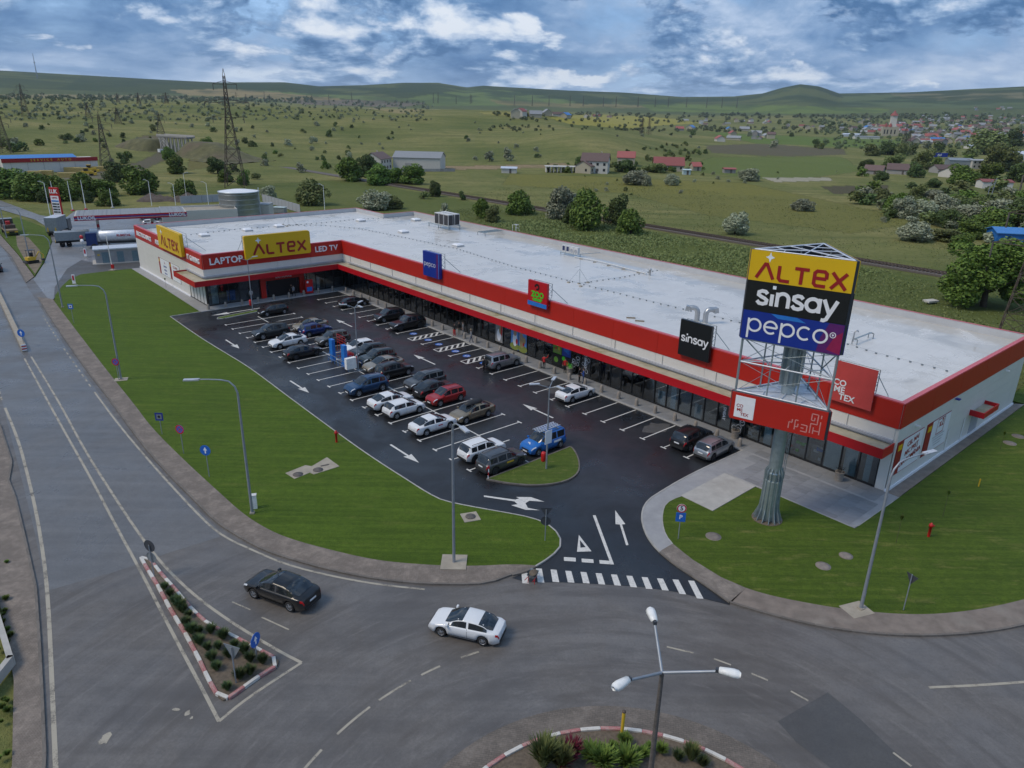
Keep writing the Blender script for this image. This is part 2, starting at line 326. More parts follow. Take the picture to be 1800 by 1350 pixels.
# ================================================================ mesh building
def link(o, parent=None):
    COL.objects.link(o)
    if parent is not None: o.parent = parent
    return o
def tag(o, label=None, cat=None, group=None, kind=None):
    if label: o['label'] = label
    if cat: o['category'] = cat
    if group: o['group'] = group
    if kind: o['kind'] = kind
    return o
def empty(name, loc=(0, 0, 0), rz=0.0, label=None, cat=None, group=None):
    o = bpy.data.objects.new(name, None); o.location = loc; o.rotation_euler = (0, 0, rz); o.empty_display_size = .3
    link(o); return tag(o, label, cat, group)
class MB:
    def __init__(s): s.v = []; s.f = []; s.m = []; s.sm = []
    def add(s, vs, fs, mi=0, smooth=False):
        b = len(s.v); s.v += [tuple(v) for v in vs]
        for f in fs: s.f.append(tuple(b+i for i in f)); s.m.append(mi); s.sm.append(smooth)
        return s
    def box(s, c, d, rz=0.0, mi=0, mat=None):
        hx, hy, hz = d[0]/2, d[1]/2, d[2]/2
        pts = [Vector((x, y, z)) for z in (-hz, hz) for x, y in ((-hx, -hy), (hx, -hy), (hx, hy), (-hx, hy))]
        T = mat if mat is not None else Matrix.Rotation(rz, 3, 'Z')
        C = Vector(c)
        return s.add([T @ p + C for p in pts], [(3, 2, 1, 0), (4, 5, 6, 7), (0, 1, 5, 4), (1, 2, 6, 5), (2, 3, 7, 6), (3, 0, 4, 7)], mi)
    def box2(s, a, b, mi=0):
        return s.box([(a[i]+b[i])/2 for i in range(3)], [abs(b[i]-a[i]) for i in range(3)], 0, mi)
    def tube(s, pts, r, n=8, mi=0, cap=True, smooth=True):
        pts = [Vector(p) for p in pts]; rs = r if isinstance(r, (list, tuple)) else [r]*len(pts)
        rings = []; up = None
        for i, p in enumerate(pts):
            d = (pts[min(i+1, len(pts)-1)]-pts[max(i-1, 0)])
            d = d.normalized() if d.length > 1e-9 else Vector((0, 0, 1))
            if up is None: up = d.orthogonal().normalized()
            up = (up-d*up.dot(d)); up = up.normalized() if up.length > 1e-6 else d.orthogonal().normalized()
            sd_ = d.cross(up)
            rings.append([p+(up*math.cos(2*math.pi*k/n)+sd_*math.sin(2*math.pi*k/n))*rs[i] for k in range(n)])
        vs = [v for g in rings for v in g]; fs = []
        for i in range(len(rings)-1):
            for k in range(n):
                a, b2 = i*n+k, i*n+(k+1) % n; fs.append((a, b2, b2+n, a+n))
        s.add(vs, fs, mi, smooth)
        if cap: s.add(rings[0], [tuple(range(n))[::-1]], mi); s.add(rings[-1], [tuple(range(n))], mi)
        return s
    def lathe(s, prof, n=16, c=(0, 0, 0), mi=0, smooth=True, axis='Z'):
        vs = []; fs = []; C = Vector(c)
        for (r_, z) in prof:
            for k in range(n):
                a = 2*math.pi*k/n; q = Vector((r_*math.cos(a), r_*math.sin(a), z))
                if axis == 'Y': q = Vector((q.x, q.z, q.y))
                if axis == 'X': q = Vector((q.z, q.x, q.y))
                vs.append(q+C)
        for i in range(len(prof)-1):
            for k in range(n):
                a, b2 = i*n+k, i*n+(k+1) % n; fs.append((a, b2, b2+n, a+n) if axis != 'Y' else (a, a+n, b2+n, b2))
        return s.add(vs, fs, mi, smooth)
    def prism(s, poly, z0, z1, mi=0, mi_side=None):
        n = len(poly); area = sum(poly[i][0]*poly[(i+1) % n][1]-poly[(i+1) % n][0]*poly[i][1] for i in range(n))
        if area < 0: poly = poly[::-1]
        tri = tessellate_polygon([[Vector((p[0], p[1], 0)) for p in poly]])
        ups = []
        for t_ in tri:
            a, b2, c2 = (Vector(poly[i][:2]) for i in t_)
            ups.append(tuple(t_) if (b2-a).cross(c2-a) > 0 else tuple(t_)[::-1])
        s.add([(p[0], p[1], z1) for p in poly], ups, mi)
        if z0 is not None:
            sv = [(p[0], p[1], z0) for p in poly]+[(p[0], p[1], z1) for p in poly]
            s.add(sv, [(i, (i+1) % n, (i+1) % n+n, i+n) for i in range(n)], mi if mi_side is None else mi_side)
        return s
    def ribbon(s, pts, w, z=0.0, mi=0, closed=False):
        pts = [Vector(p[:2]) for p in pts]; n = len(pts); L = []; Rr = []
        for i, p in enumerate(pts):
            a = pts[(i-1) % n] if (closed or i > 0) else None; b2 = pts[(i+1) % n] if (closed or i < n-1) else None
            d1 = (p-a).normalized() if a is not None else None; d2 = (b2-p).normalized() if b2 is not None else None
            if d1 is None: d1 = d2
            if d2 is None: d2 = d1
            n1 = Vector((-d1.y, d1.x)); n2 = Vector((-d2.y, d2.x)); m_ = n1+n2
            m_ = m_.normalized() if m_.length > 1e-6 else n1
            k = w/2/max(.35, m_.dot(n1)); L.append(p+m_*k); Rr.append(p-m_*k)
        vs = [(p.x, p.y, z) for p in L]+[(p.x, p.y, z) for p in Rr]
        m2 = n if closed else n-1
        return s.add(vs, [(i+n, (i+1) % n+n, (i+1) % n, i) for i in range(m2)], mi)
    def mesh(s, name, mats):
        me = bpy.data.meshes.new(name); me.from_pydata(s.v, [], s.f)
        for m_ in (mats if isinstance(mats, (list, tuple)) else [mats]): me.materials.append(MATS[m_] if isinstance(m_, str) else m_)
        me.polygons.foreach_set('material_index', s.m); me.polygons.foreach_set('use_smooth', s.sm); me.update()
        return me
    def build(s, name, mats, parent=None, loc=(0, 0, 0), rz=0.0):
        o = bpy.data.objects.new(name, s.mesh(name, mats)); o.location = loc; o.rotation_euler = (0, 0, rz)
        return link(o, parent)
def copy_tree(o, parent=None):
    c = o.copy(); link(c); c.parent = parent
    for ch in list(o.children): copy_tree(ch, c)
    return c
def placed(me, name, parent, loc, rz=0.0, scale=(1, 1, 1), rot=None):
    o = bpy.data.objects.new(name, me); o.location = loc; o.rotation_euler = rot if rot else (0, 0, rz); o.scale = scale
    return link(o, parent)
_bm = bmesh.new(); bmesh.ops.create_cube(_bm, size=1.0); bmesh.ops.bevel(_bm, geom=_bm.edges[:], offset=.06, segments=1, affect='EDGES')
UNIT = {}
def unit_box(m):
    if m not in UNIT:
        me = bpy.data.meshes.new('unit_'+m); _bm.to_mesh(me); me.materials.append(MATS[m]); UNIT[m] = me
    return UNIT[m]
def resample(pts, step, closed=False):
    pts = [Vector(p[:2]) for p in pts]
    if closed: pts = pts+[pts[0]]
    out = [pts[0]]; acc = 0.0
    L = sum((pts[i+1]-pts[i]).length for i in range(len(pts)-1)); n = max(1, round(L/step)); st = L/n
    tgt = st; run = 0.0
    for i in range(len(pts)-1):
        seg = (pts[i+1]-pts[i]).length
        while tgt <= run+seg+1e-6 and len(out) <= n:
            out.append(pts[i].lerp(pts[i+1], (tgt-run)/max(seg, 1e-9))); tgt += st
        run += seg
    return out
def smooth_pts(pts, it=2, closed=False):
    pts = [Vector(p[:2]) for p in pts]
    for _ in range(it):
        n = len(pts); new = [] if closed else [pts[0]]
        rg = range(n) if closed else range(n-1)
        for i in rg:
            a, b2 = pts[i], pts[(i+1) % n]; new += [a.lerp(b2, .25), a.lerp(b2, .75)]
        if not closed: new.append(pts[-1])
        pts = new
    return pts
def kerb(pts, parent, step=1.0, w=.15, h=.12, mats=('kerb_grey',), closed=False, z0=-.05):
    """a row of kerb stones, each its own piece"""
    q = resample(pts, step, closed)
    for i in range(len(q)-1):
        a, b2 = q[i], q[i+1]; d = b2-a
        if d.length < .05: continue
        placed(unit_box(mats[i % len(mats)]), 'kerb_stone', parent, ((a.x+b2.x)/2, (a.y+b2.y)/2, (h+z0)/2), math.atan2(d.y, d.x), (d.length*.985, w, h-z0))
# ---- lettering
FONT_CACHE = {}
def text_mesh(txt, size, mname, extrude=.02, bold=.0, spacing=1.0, align='CENTER', line=1.0):
    cu = bpy.data.curves.new('lettering', 'FONT'); cu.body = txt; cu.size = size; cu.extrude = extrude; cu.offset = bold
    cu.align_x = align; cu.align_y = 'CENTER'; cu.space_character = spacing; cu.space_line = line; cu.resolution_u = 3
    o = bpy.data.objects.new('lettering_tmp', cu); COL.objects.link(o)
    dg = bpy.context.evaluated_depsgraph_get(); me = bpy.data.meshes.new_from_object(o.evaluated_get(dg))
    bpy.data.objects.remove(o); bpy.data.curves.remove(cu)
    me.materials.clear(); me.materials.append(MATS[mname]); me.name = 'lettering'
    return me
def arc(cx, cy, r_, a0, a1, n=14, ry=None):
    ry = r_ if ry is None else ry
    return [(cx+r_*math.cos(R(a0+(a1-a0)*i/n)), cy+ry*math.sin(R(a0+(a1-a0)*i/n))) for i in range(n+1)]
GL = {
 'o': (1.0, [arc(.5, .5, .42, 0, 345, 20)+[(.92, .5)]]),
 'c': (.92, [arc(.5, .5, .42, 48, 312)]),
 'e': (1.0, [[(.1, .5), (.92, .5)], arc(.5, .5, .42, 0, 312, 16)]),
 'p': (1.02, [[(.1, -.45), (.1, .95)], arc(.52, .5, .42, 0, 345, 20)+[(.94, .5)]]),
 'n': (.95, [[(.12, 0), (.12, .95)], arc(.48, .56, .36, 180, 0)+[(.84, 0)]]),
 'a': (1.02, [[(.9, 0), (.9, .95)], arc(.5, .48, .40, 0, 345, 20)+[(.9, .48)]]),
 's': (.82, [[(.74, .76), (.6, .90), (.38, .92), (.18, .82), (.17, .64), (.36, .53), (.58, .45), (.73, .34), (.70, .14), (.5, .06), (.26, .08), (.1, .24)]]),
 'i': (.36, [[(.18, 0), (.18, .78)]]),
 'y': (.95, [[(.08, .95), (.48, .08)], [(.88, .95), (.36, -.30), (.2, -.40), (.04, -.38)]]),
 'A': (1.25, [[(0, 0), (.53, 1), (.66, 1), (1.16, 0)]]),
 'L': (.92, [[(.08, 1), (.08, .16), (.22, .0), (.82, 0)]]),
 'T': (1.0, [[(0, .96), (.94, .96)], [(.47, .88), (.47, -.08)]]),
 'E': (1.02, [[(.12, .50), (.88, .50)], [(.88, .50), (.88, .86), (.74, .98), (.26, .98), (.12, .84), (.12, .14), (.26, 0), (.88, 0)]]),
 'X': (1.0, [[(.02, 1.02), (.96, -.06)], [(.94, 1.02), (.02, -.06)]]),
}
def stroke_mesh(txt, h, th, mname, gap=.14):
    """rounded sign lettering drawn as strokes, standing in the local XZ plane, origin at its centre"""
    x = 0.0; mb = MB(); rib = []
    for ch in txt:
        w, pl = GL[ch]
        for l in pl: rib.append([(px+x, py) for px, py in l])
        x += w+gap
    W = x-gap
    for i, l in enumerate(rib):
        t_ = MB().ribbon([((px-W/2)*h, (py-.5)*h) for px, py in l], th*h)
        z = -.012-.0015*(i % 4)
        mb.add([(v[0], z, v[1]) for v in t_.v], t_.f)
    me = mb.mesh('lettering', mname); return me, W*h
# ================================================================ terrain
def yh(px): return 190.8+.0202*(px-900)      # where the level horizon lies
SKY_PX = [(-900, 140), (-400, 136), (0, 133), (60, 136), (130, 140), (280, 148), (380, 152), (500, 150), (560, 156), (640, 153), (710, 148), (770, 148), (820, 156), (850, 153), (900, 156), (1000, 161), (1100, 164), (1200, 171), (1290, 170), (1340, 165), (1375, 155), (1407, 149), (1440, 153), (1475, 165), (1600, 163), (1700, 158), (1800, 153), (2200, 150), (2700, 155)]
SK_AZ = []; SK_T = []
for a, b_ in SKY_PX:
    d = ray(a, b_); SK_AZ.append(math.atan2(d.x, d.y)); SK_T.append(d.z/math.hypot(d.x, d.y))
_ns = [(rng.uniform(0, 6.28), rng.uniform(0, 6.28), k) for k in (1/700, 1/420, 1/260, 1/150, 1/90)]
def sstep(a, b_, x): t_ = np.clip((x-a)/(b_-a), 0, 1); return t_*t_*(3-2*t_)
def terr(x, y):
    x = np.asarray(x, float); y = np.asarray(y, float)
    r = np.hypot(x, y); az = np.arctan2(x, y)
    und = sum(math.sqrt(1/k)/26*np.sin(x*k*6.28*.8+p)*np.sin(y*k*6.28*.7+q) for p, q, k in _ns)
    amp = sstep(240, 700, r)
    left = 1-sstep(-.02, .24, az)                         # the meadow rises to the left, falls away to the right
    hill = (25*sstep(330, 950, r)*left)*(1-.75*sstep(1000, 1700, r)*sstep(-.45, -.1, az))
    hill += 9*np.exp(-((az-.10)/.07)**2)*np.exp(-((r-560)/120)**2)
    far = np.interp(az, SK_AZ, SK_T, left=SK_T[0], right=SK_T[-1])
    D = 5600.
    hf = (CAM_H+D*far)*sstep(2300, D, r)**1.25
    low = -5*sstep(330, 800, r)*sstep(.1, .35, az)*(1-sstep(1800, 3000, r))
    mid = 14*np.exp(-((r-2600)/700)**2)*(1-left*.5)
    z = -.12+und*amp*(1.5-.7*sstep(1000, 2200, r))*(1-.75*sstep(3600, 5600, r))+hill+hf+low+mid
    # cutting where the rail bridge spans the lane
    return z
def on_terr(px, py):
    d = ray(px, py); h = math.hypot(d.x, d.y)
    ts = np.geomspace(60, 9000, 1500)/h
    zz = CAM_H+d.z*ts; g = terr(d.x*ts, d.y*ts); k = np.argmax(zz < g)
    if zz[k] >= g[k]: k = len(ts)-1
    t_ = ts[k]; return Vector((d.x*t_, d.y*t_, float(g[k]))), t_*h
def inpoly(x, y, poly):
    c = np.zeros(np.shape(x), bool); n = len(poly)
    for i in range(n):
        x1, y1 = poly[i]; x2, y2 = poly[(i+1) % n]
        c ^= ((y1 > y) != (y2 > y)) & (x < (x2-x1)*(y-y1)/((y2-y1) if y2 != y1 else 1e-9)+x1)
    return c
# fields and bare earth: outlines on the photograph, put down on the land they lie on
FIELDS = [([(300, 158), (420, 156), (520, 166), (640, 178), (560, 180), (430, 171), (330, 168)], (.338, .250, .125)),
 ([(-300, 166), (0, 166), (90, 166), (300, 168), (420, 176), (240, 172), (0, 172), (-300, 172)], (.275, .225, .125)),
 ([(440, 158), (620, 168), (760, 176), (640, 176), (520, 166)], (.163, .213, .069)),
 ([(480, 176), (640, 176), (760, 182), (700, 188), (540, 184)], (.188, .144, .125)),
 ([(720, 172), (830, 156), (900, 160), (1010, 178), (1010, 186), (760, 186)], (.144, .200, .062)),
 ([(640, 190), (760, 194), (700, 199)], (.325, .263, .138)),
 ([(860, 176), (1000, 182), (1180, 186), (1280, 188), (1150, 190), (980, 189), (880, 184)], (.250, .206, .094)),
 ([(960, 206), (1040, 200), (1180, 208), (1230, 216), (1100, 226), (1000, 219)], (.350, .306, .069)),
 ([(840, 196), (960, 200), (930, 206), (850, 201)], (.312, .275, .088)),
 ([(1120, 182), (1400, 186), (1560, 192), (1560, 198), (1400, 200), (1150, 196)], (.150, .206, .050)),
 ([(1480, 165), (1800, 172), (1800, 190), (1600, 190), (1480, 185)], (.106, .144, .069)),
 ([(1560, 165), (1800, 160), (1800, 176), (1620, 178)], (.188, .169, .100)),
 ([(1240, 256), (1330, 253), (1480, 262), (1490, 272), (1380, 276), (1250, 268)], (.130, .105, .080)),
 ([(1250, 276), (1480, 276), (1520, 300), (1380, 318), (1200, 300)], (.140, .175, .050)),
 ([(1240, 232), (1420, 240), (1600, 246), (1560, 262), (1330, 252)], (.125, .181, .044)),
 ([(1340, 312), (1460, 312), (1468, 318), (1360, 320)], (.450, .400, .325)),
 ([(1440, 328), (1560, 326), (1560, 338), (1470, 342)], (.094, .069, .056)),
 ([(180, 300), (240, 285), (290, 262), (312, 268), (260, 296), (225, 318), (170, 318)], (.131, .106, .088)),
 ([(240, 240), (292, 236), (300, 268), (262, 268)], (.150, .119, .088)),
 ([(330, 258), (400, 270), (420, 285), (330, 300)], (.175, .144, .056)),
 ([(765, 292), (960, 288), (1000, 287), (1000, 293), (880, 297), (800, 298)], (.338, .237, .150)),
 ([(900, 305), (1300, 320), (1420, 345), (1300, 345), (1100, 340), (880, 325)], (.206, .188, .050)),
 ([(1100, 340), (1420, 345), (1620, 390), (1500, 410), (1250, 380)], (.194, .181, .053)),
 ([(250, 346), (340, 348), (355, 354), (260, 354)], (.106, .075, .062)),
 ([(95, 298), (200, 292), (205, 312), (110, 318)], (.175, .150, .125)),
]
def make_terrain():
    na = 760; azs = np.concatenate([np.linspace(-3.1416, -.78, 50, endpoint=False), np.linspace(-.78, .78, na), np.linspace(.78, 3.1416, 51)[1:]])
    rs = np.concatenate([[0, 40, 80], np.geomspace(110, 9000, 330)])
    A_, R_ = np.meshgrid(azs, rs); x = R_*np.sin(A_); y = R_*np.cos(A_); z = terr(x, y)
    n1, n2 = A_.shape
    idx = np.arange(n1*n2).reshape(n1, n2)
    f = np.stack([idx[:-1, :-1], idx[:-1, 1:], idx[1:, 1:], idx[1:, :-1]], -1).reshape(-1, 4)[:, ::-1]
    me = bpy.data.meshes.new('meadow_terrain')
    me.vertices.add(n1*n2); me.vertices.foreach_set('co', np.stack([x, y, z], -1).ravel().astype(np.float32))
    me.loops.add(f.size); me.loops.foreach_set('vertex_index', f.ravel().astype(np.int32))
    me.polygons.add(len(f)); me.polygons.foreach_set('loop_start', np.arange(0, f.size, 4, dtype=np.int32)); me.polygons.foreach_set('loop_total', np.full(len(f), 4, np.int32))
    me.polygons.foreach_set('use_smooth', np.ones(len(f), bool)); me.update(calc_edges=True)
    # land colours
    base = np.zeros((n1*n2, 4), np.float32); base[:, 3] = 0
    dx, dy, dz = x, y, z-CAM_H
    zc_ = dy*AX_F.y+dz*AX_F.z+dx*AX_F.x; zc_ = np.where(zc_ < 1, 1, zc_)
    px = 900+F_PX*(dx*AX_R.x+dy*AX_R.y+dz*AX_R.z)/zc_; py = 675+F_PX*(dx*AX_D.x+dy*AX_D.y+dz*AX_D.z)/zc_
    ok = (dy > 50)
    jx = px+2.2*np.sin(x/31+y/17); jy = py+.5*np.sin(x/23-y/29)
    for poly, c in FIELDS:
        k = (inpoly(jx, jy, poly) & ok).ravel(); base[k, :3] = c; base[k, 3] = 1
    r = R_.ravel(); azr = A_.ravel()
    wood = (np.sin(x/310+1)+np.sin(y/420+x/530)+np.sin(x/140+y/190+2)*.6).ravel()
    k = (r > 3600) & (base[:, 3] < .5) & (wood > -.35) & (azr < .12); base[k] = (.042, .066, .030, 1)
    k = (r > 3800) & (base[:, 3] < .5) & (wood > .75) & (azr >= .12); base[k] = (.034, .056, .026, 1)
    k = (r > 3000) & (base[:, 3] < .5); base[k] = (.100, .122, .050, 1)
    # rough green margin between the shop and the railway
    u = (x-FA.x)*FU.x+(y-FA.y)*FU.y; v = (x-FA.x)*FV.x+(y-FA.y)*FV.y
    k = ((v < -31) & (v > -92) & (u > -60) & (u < 260)).ravel(); base[k] = (.090, .120, .030, .65)
    at = me.attributes.new('land', 'FLOAT_COLOR', 'POINT'); at.data.foreach_set('color', base.ravel())
    m, t, b = base_mat('meadow')
    ge = t.new('ShaderNodeNewGeometry').outputs['Position']
    c = t.ramp(t.noise(ge, .012, 7, .6, .3), [(.32, (.112, .132, .040)), (.5, (.192, .192, .068)), (.68, (.295, .252, .105))])
    c = t.mix(t.ramp(t.noise(ge, .10, 6, .7), [(.5, 0), (.72, .75)]), c, (.091, .124, .034))
    c = t.mix(t.ramp(t.noise(ge, .05, 5, .7, .6), [(.60, 0), (.80, .55)]), c, (.260, .215, .091))
    mp = t.new('ShaderNodeMapping', i_Vector=ge); mp.inputs['Rotation'].default_value = (0, 0, .25); mp.inputs['Scale'].default_value = (.008, .098, .065)
    c = t.mix(t.ramp(t.noise(mp.outputs[0], 1.0, 6, .65, .4), [(.48, 0), (.64, .6)]), c, (.098, .117, .039))
    lw = t.new('ShaderNodeAttribute', attribute_name='land')
    field = t.mix(t.ramp(t.noise(ge, .02, 6, .7), [(.3, .0), (.7, .5)]), lw.outputs['Color'], t.mix(.5, lw.outputs['Color'], (.078, .104, .039)))
    c = t.mix(lw.outputs['Alpha'], c, field)
    g1 = t.noise(ge, .55, 6, .8); g2 = t.noise(ge, 4.5, 3, .8)
    c = t.mix(t.ramp(g1, [(.32, .6), (.55, 0)]), c, (.072, .098, .029))
    c = t.mix(t.ramp(g2, [(.5, 0), (.75, .35)]), c, (.221, .234, .078))
    ln = t.new('ShaderNodeVectorMath', operation='LENGTH', i_0=ge).outputs['Value']
    far = t.math('MULTIPLY', t.ramp(t.math('MULTIPLY', ln, .0001), [(.30, 0), (.42, 1)]), t.ramp(t.noise(ge, .0028, 7, .62, .6), [(.46, 0), (.54, .85)]))
    c = t.mix(far, c, (.040, .066, .030))
    t.l.new(c, b.inputs['Base Color']); b.inputs['Roughness'].default_value = .95; b.inputs['Specular IOR Level'].default_value = .1
    bn = t.new('ShaderNodeBump', i_Strength=.9, i_Distance=.5, i_Height=g1); t.l.new(bn.outputs[0], b.inputs['Normal'])
    me.materials.append(m); o = bpy.data.objects.new('ground', me); link(o); tag(o, 'green meadow and hills with patchwork fields reaching the horizon', None, None, 'structure')
make_terrain()

# ================================================================ paved ground
def struct(name, mb, mats, label, parent=None):
    o = mb.build(name, mats, parent)
    if parent is None: tag(o, label, None, None, 'structure')
    return o
PX = lambda L, z=0.0: [Q(a, b_, z) for a, b_ in L]
def brick_mat(name, col, sc, rot=0.0):
    m, t, b = base_mat(name)
    co = t.new('ShaderNodeTexCoord').outputs['Object']
    mp = t.new('ShaderNodeMapping', i_Vector=co); mp.inputs['Rotation'].default_value = (0, 0, rot)
    bt = t.new('ShaderNodeTexBrick', i_Vector=mp.outputs[0], i_Scale=sc, i_Color1=(*col, 1), i_Color2=(*[c*.78 for c in col], 1), i_Mortar=(*[c*.45 for c in col], 1), i_Mortar_Size=.018)
    d = t.ramp(t.noise(co, .7, 6, .7), [(.45, 0), (.7, .7)])
    c = t.mix(d, bt.outputs['Color'], tuple(x*1.7 for x in col)); c = t.mix(t.ramp(t.noise(co, 4, 5, .75), [(.4, .5), (.62, 0)]), c, tuple(x*.6 for x in col))
    t.l.new(c, b.inputs['Base Color']); b.inputs['Roughness'].default_value = .8
    bn = t.new('ShaderNodeBump', i_Strength=.5, i_Distance=.01, i_Height=t.math('SUBTRACT', 1.0, bt.outputs['Fac'])); t.l.new(bn.outputs[0], b.inputs['Normal']); return m
brick_mat('brick_paving', (.235, .20, .17), 2.2, R(38))
brick_mat('apron_paving', (.165, .140, .118), 2.0, R(10))
brick_mat('walk_paving', (.215, .178, .148), 2.4, F_ANG)

RB = Vector((5.2, 18.9))
def circ(c, r_, n, a0=0, a1=360): return [(c.x+r_*math.cos(R(a0+(a1-a0)*i/n)), c.y+r_*math.sin(R(a0+(a1-a0)*i/n))) for i in range(n+(0 if a1-a0 == 360 else 1))]
up = (Vector(Q(20, 450))-Vector(Q(154, 653))).normalized()      # direction of the main road going away
roadL = [Vector(Q(-60, 748))+up*260, Vector(Q(-60, 748)), Vector(Q(-30, 846)), Vector(Q(10, 947)), Vector(Q(40, 1033)), Vector(Q(55, 1233)), Vector(Q(60, 1350)), Vector((-18.5, 8)), Vector((-16, -20)), Vector((70, -20)), Vector((75, 26))]
roadR = [Vector(Q(1900, 1070)), Vector(Q(1700, 1060)), Vector(Q(1500, 1080)), Vector(Q(1300, 1052)), Vector(Q(1290, 1040)), Vector(Q(1150, 1010)), Vector(Q(960, 1000)), Vector(Q(840, 1000)), Vector(Q(700, 1000)), Vector(Q(560, 975)), Vector(Q(450, 930)), Vector(Q(300, 815)), Vector(Q(190, 672)), Vector(Q(118, 570)), Vector(Q(20, 440)), Vector(Q(20, 440))+up*200]
road = struct('road', MB().prism([tuple(p) for p in roadL+roadR], None, 0.0), ['asphalt_old'], 'worn grey asphalt roundabout and its approach road')
seam = [(85, 1038), (140, 1022), (200, 1006), (233, 995), (262, 984), (293, 973), (340, 958), (385, 944)]
rz_poly = PX([(383, 930), (296, 846), (252, 800), (190, 715), (118, 614), (30, 475)])+[tuple(Vector(Q(30, 475))+up*150), tuple(Vector(Q(0, 690))+up*190)]+PX([(0, 690), (25, 790), (45, 870), (62, 940), (78, 1020)])+PX(seam)
resurf = struct('road_surface', MB().prism(rz_poly, None, .004), ['asphalt_mid'], None, road)
patch = struct('road_patch', MB().prism(PX([(1455, 1217), (1410, 1243), (1367, 1268), (1400, 1305), (1463, 1352), (1500, 1380), (1640, 1380), (1607, 1350), (1560, 1310), (1510, 1262)]), None, .004), ['asphalt_patch'], None, road)

# ---- road markings
def stripe(pts, w, mname='worn_line', parent=road, z=.009, name='lane_line', sm=2):
    p = PX(pts) if len(pts) > 0 and not isinstance(pts[0], Vector) else pts
    if sm and len(p) > 2: p = smooth_pts(p, sm)
    return MB().ribbon(p, w, z).build(name, mname, parent)
stripe([(9, 717), (33, 775), (53, 852), (67, 917), (80, 1003), (86, 1080), (90, 1167), (94, 1260), (98, 1350), (101, 1420)], .22)
stripe([(43, 630), (104, 742), (163, 846), (205, 927), (247, 1003), (300, 1107), (350, 1200), (385, 1268)], .18)
stripe([(55, 627), (104, 707), (148, 790), (193, 861), (235, 925), (277, 983), (333, 1040), (400, 1090), (487, 1143), (530, 1165)], .18)
stripe([(530, 1165), (433, 1228), (385, 1268)], .17, z=.0095)
stripe([(166, 689), (207, 745), (267, 816), (326, 881), (370, 926), (400, 947), (435, 963), (500, 992), (583, 1013), (667, 1028), (747, 1036)], .17)
for i in range(9):
    a = Vector(Q(161, 682)); d = (Vector(Q(104, 601))-a); n = d.normalized()
    p0 = a+n*(i*1.9+.5); stripe([p0, p0+n*.95], .15, sm=0, name='lane_dash')
for i in range(8):
    p0 = Vector(Q(104, 601))+up*(i*1.9+.6); stripe([p0, p0+up*.95], .15, sm=0, name='lane_dash')
for i in range(14):
    p0 = Vector(Q(4, 705))+up*(i*2.0+.4); stripe([p0, p0+up*1.0], .16, sm=0, name='lane_dash')
for a0 in (52, 63, 74):                                   # dashes round the island (some worn away)
    pass
for k, (a0, a1) in enumerate([(115.6, 119.6), (124.3, 128.6), (131.0, 138.4), (140.6, 148.6), (152.4, 157.2), (159.0, 166), (172, 178), (184, 190)]):
    stripe([Vector(q) for q in circ(RB, 15.65, 6, a0, a1)], .14, sm=0, name='lane_dash')
for a, b_ in [((1172, 1137), (1219, 1148)), ((1255, 1158), (1285, 1169)), ((1321, 1184), (1350, 1196)), ((1390, 1215), (1421, 1232)), ((1570, 1323), (1602, 1347))]:
    stripe([a, b_], .12, sm=0, name='lane_dash')
stripe([(1633, 1208.5), (1715, 1205), (1800, 1199), (1900, 1190)], .17)
for a, b_ in [((408, 1058), (440, 1072)), ((460, 1085), (508, 1107))]: stripe([a, b_], .10, sm=0, name='lane_dash')
def blotch(x, y, w, h): 
    c = Vector(Q(x, y)); n = 9; ps = [(c.x+w*random.uniform(.5, 1)*math.cos(6.28*i/n), c.y+h*random.uniform(.5, 1)*math.sin(6.28*i/n)) for i in range(n)]
    MB().prism(ps, None, .007+.002*random.random()).build('paint_remnant', 'worn_line', road)
for b_ in [(185, 1298, .28, .5), (180, 1302, .2, .3), (310, 1247, .22, .16), (329, 1254, .2, .25), (337, 1262, .1, .12)]: blotch(*b_)

# ---- parking lot
lot_edge_L = [(299, 557), (350, 593), (394, 620), (439, 647), (505, 697), (578, 751), (636, 793), (678, 821), (719, 847), (742, 862), (761, 873), (775, 880), (797, 886), (850, 896), (919, 908), (945, 915), (961, 922), (975, 932), (984, 945), (987, 955), (984, 965), (972, 977), (955, 989), (940, 998), (915, 1010)]
lot_bottom = [(900, 1016), (919, 1022), (955, 1024), (989, 1024), (1072, 1028), (1128, 1032), (1190, 1041), (1239, 1053), (1283, 1064)]
lot_edge_R = [(1283, 1060), (1239, 1028), (1183, 992), (1147, 960), (1133, 935), (1128, 915), (1128, 905), (1132, 890), (1141, 879), (1156, 869), (1211, 836), (1305.5, 793)]
eL = smooth_pts(PX(lot_edge_L), 2); eR = smooth_pts(PX(lot_edge_R), 2)
lotp = [tuple(p) for p in eL]+PX(lot_bottom)+[tuple(p) for p in eR]+[tuple(FW(*q)[:2]) for q in ((11.6, 2.45), (87.6, 2.45), (87.6, 24.4))]
lot = struct('parking_lot', MB().prism(lotp, None, .014), ['asphalt_new'], 'fresh black asphalt car park with white bay lines')
ZL = .019
def fline(pts, w=.13, name='bay_line', mname='white_line', z=ZL):
    return MB().ribbon([FW(*p)[:2] for p in pts], w, z).build(name, mname, lot)
def tee(u, v): fline([(u-.32, v), (u+.32, v)], .16, 'line_end', z=ZL+.002)
for k in range(23):
    u = 79-2.5*k; fline([(u, 14.15), (u, 24.05)] if k != 21 else [(u, 17.5), (u, 24.05)]); tee(u, 24.1)
    if k < 21: tee(u, 14.1)
fline([(80.6, 18.9), (76.3, 18.95)], .13, 'divider_line', z=ZL+.003)
fline([(64.3, 19.0), (49, 19.1)], .13, 'divider_line', z=ZL+.003); fline([(45, 19.1), (20.6, 19.15)], .13, 'divider_line', z=ZL+.003)
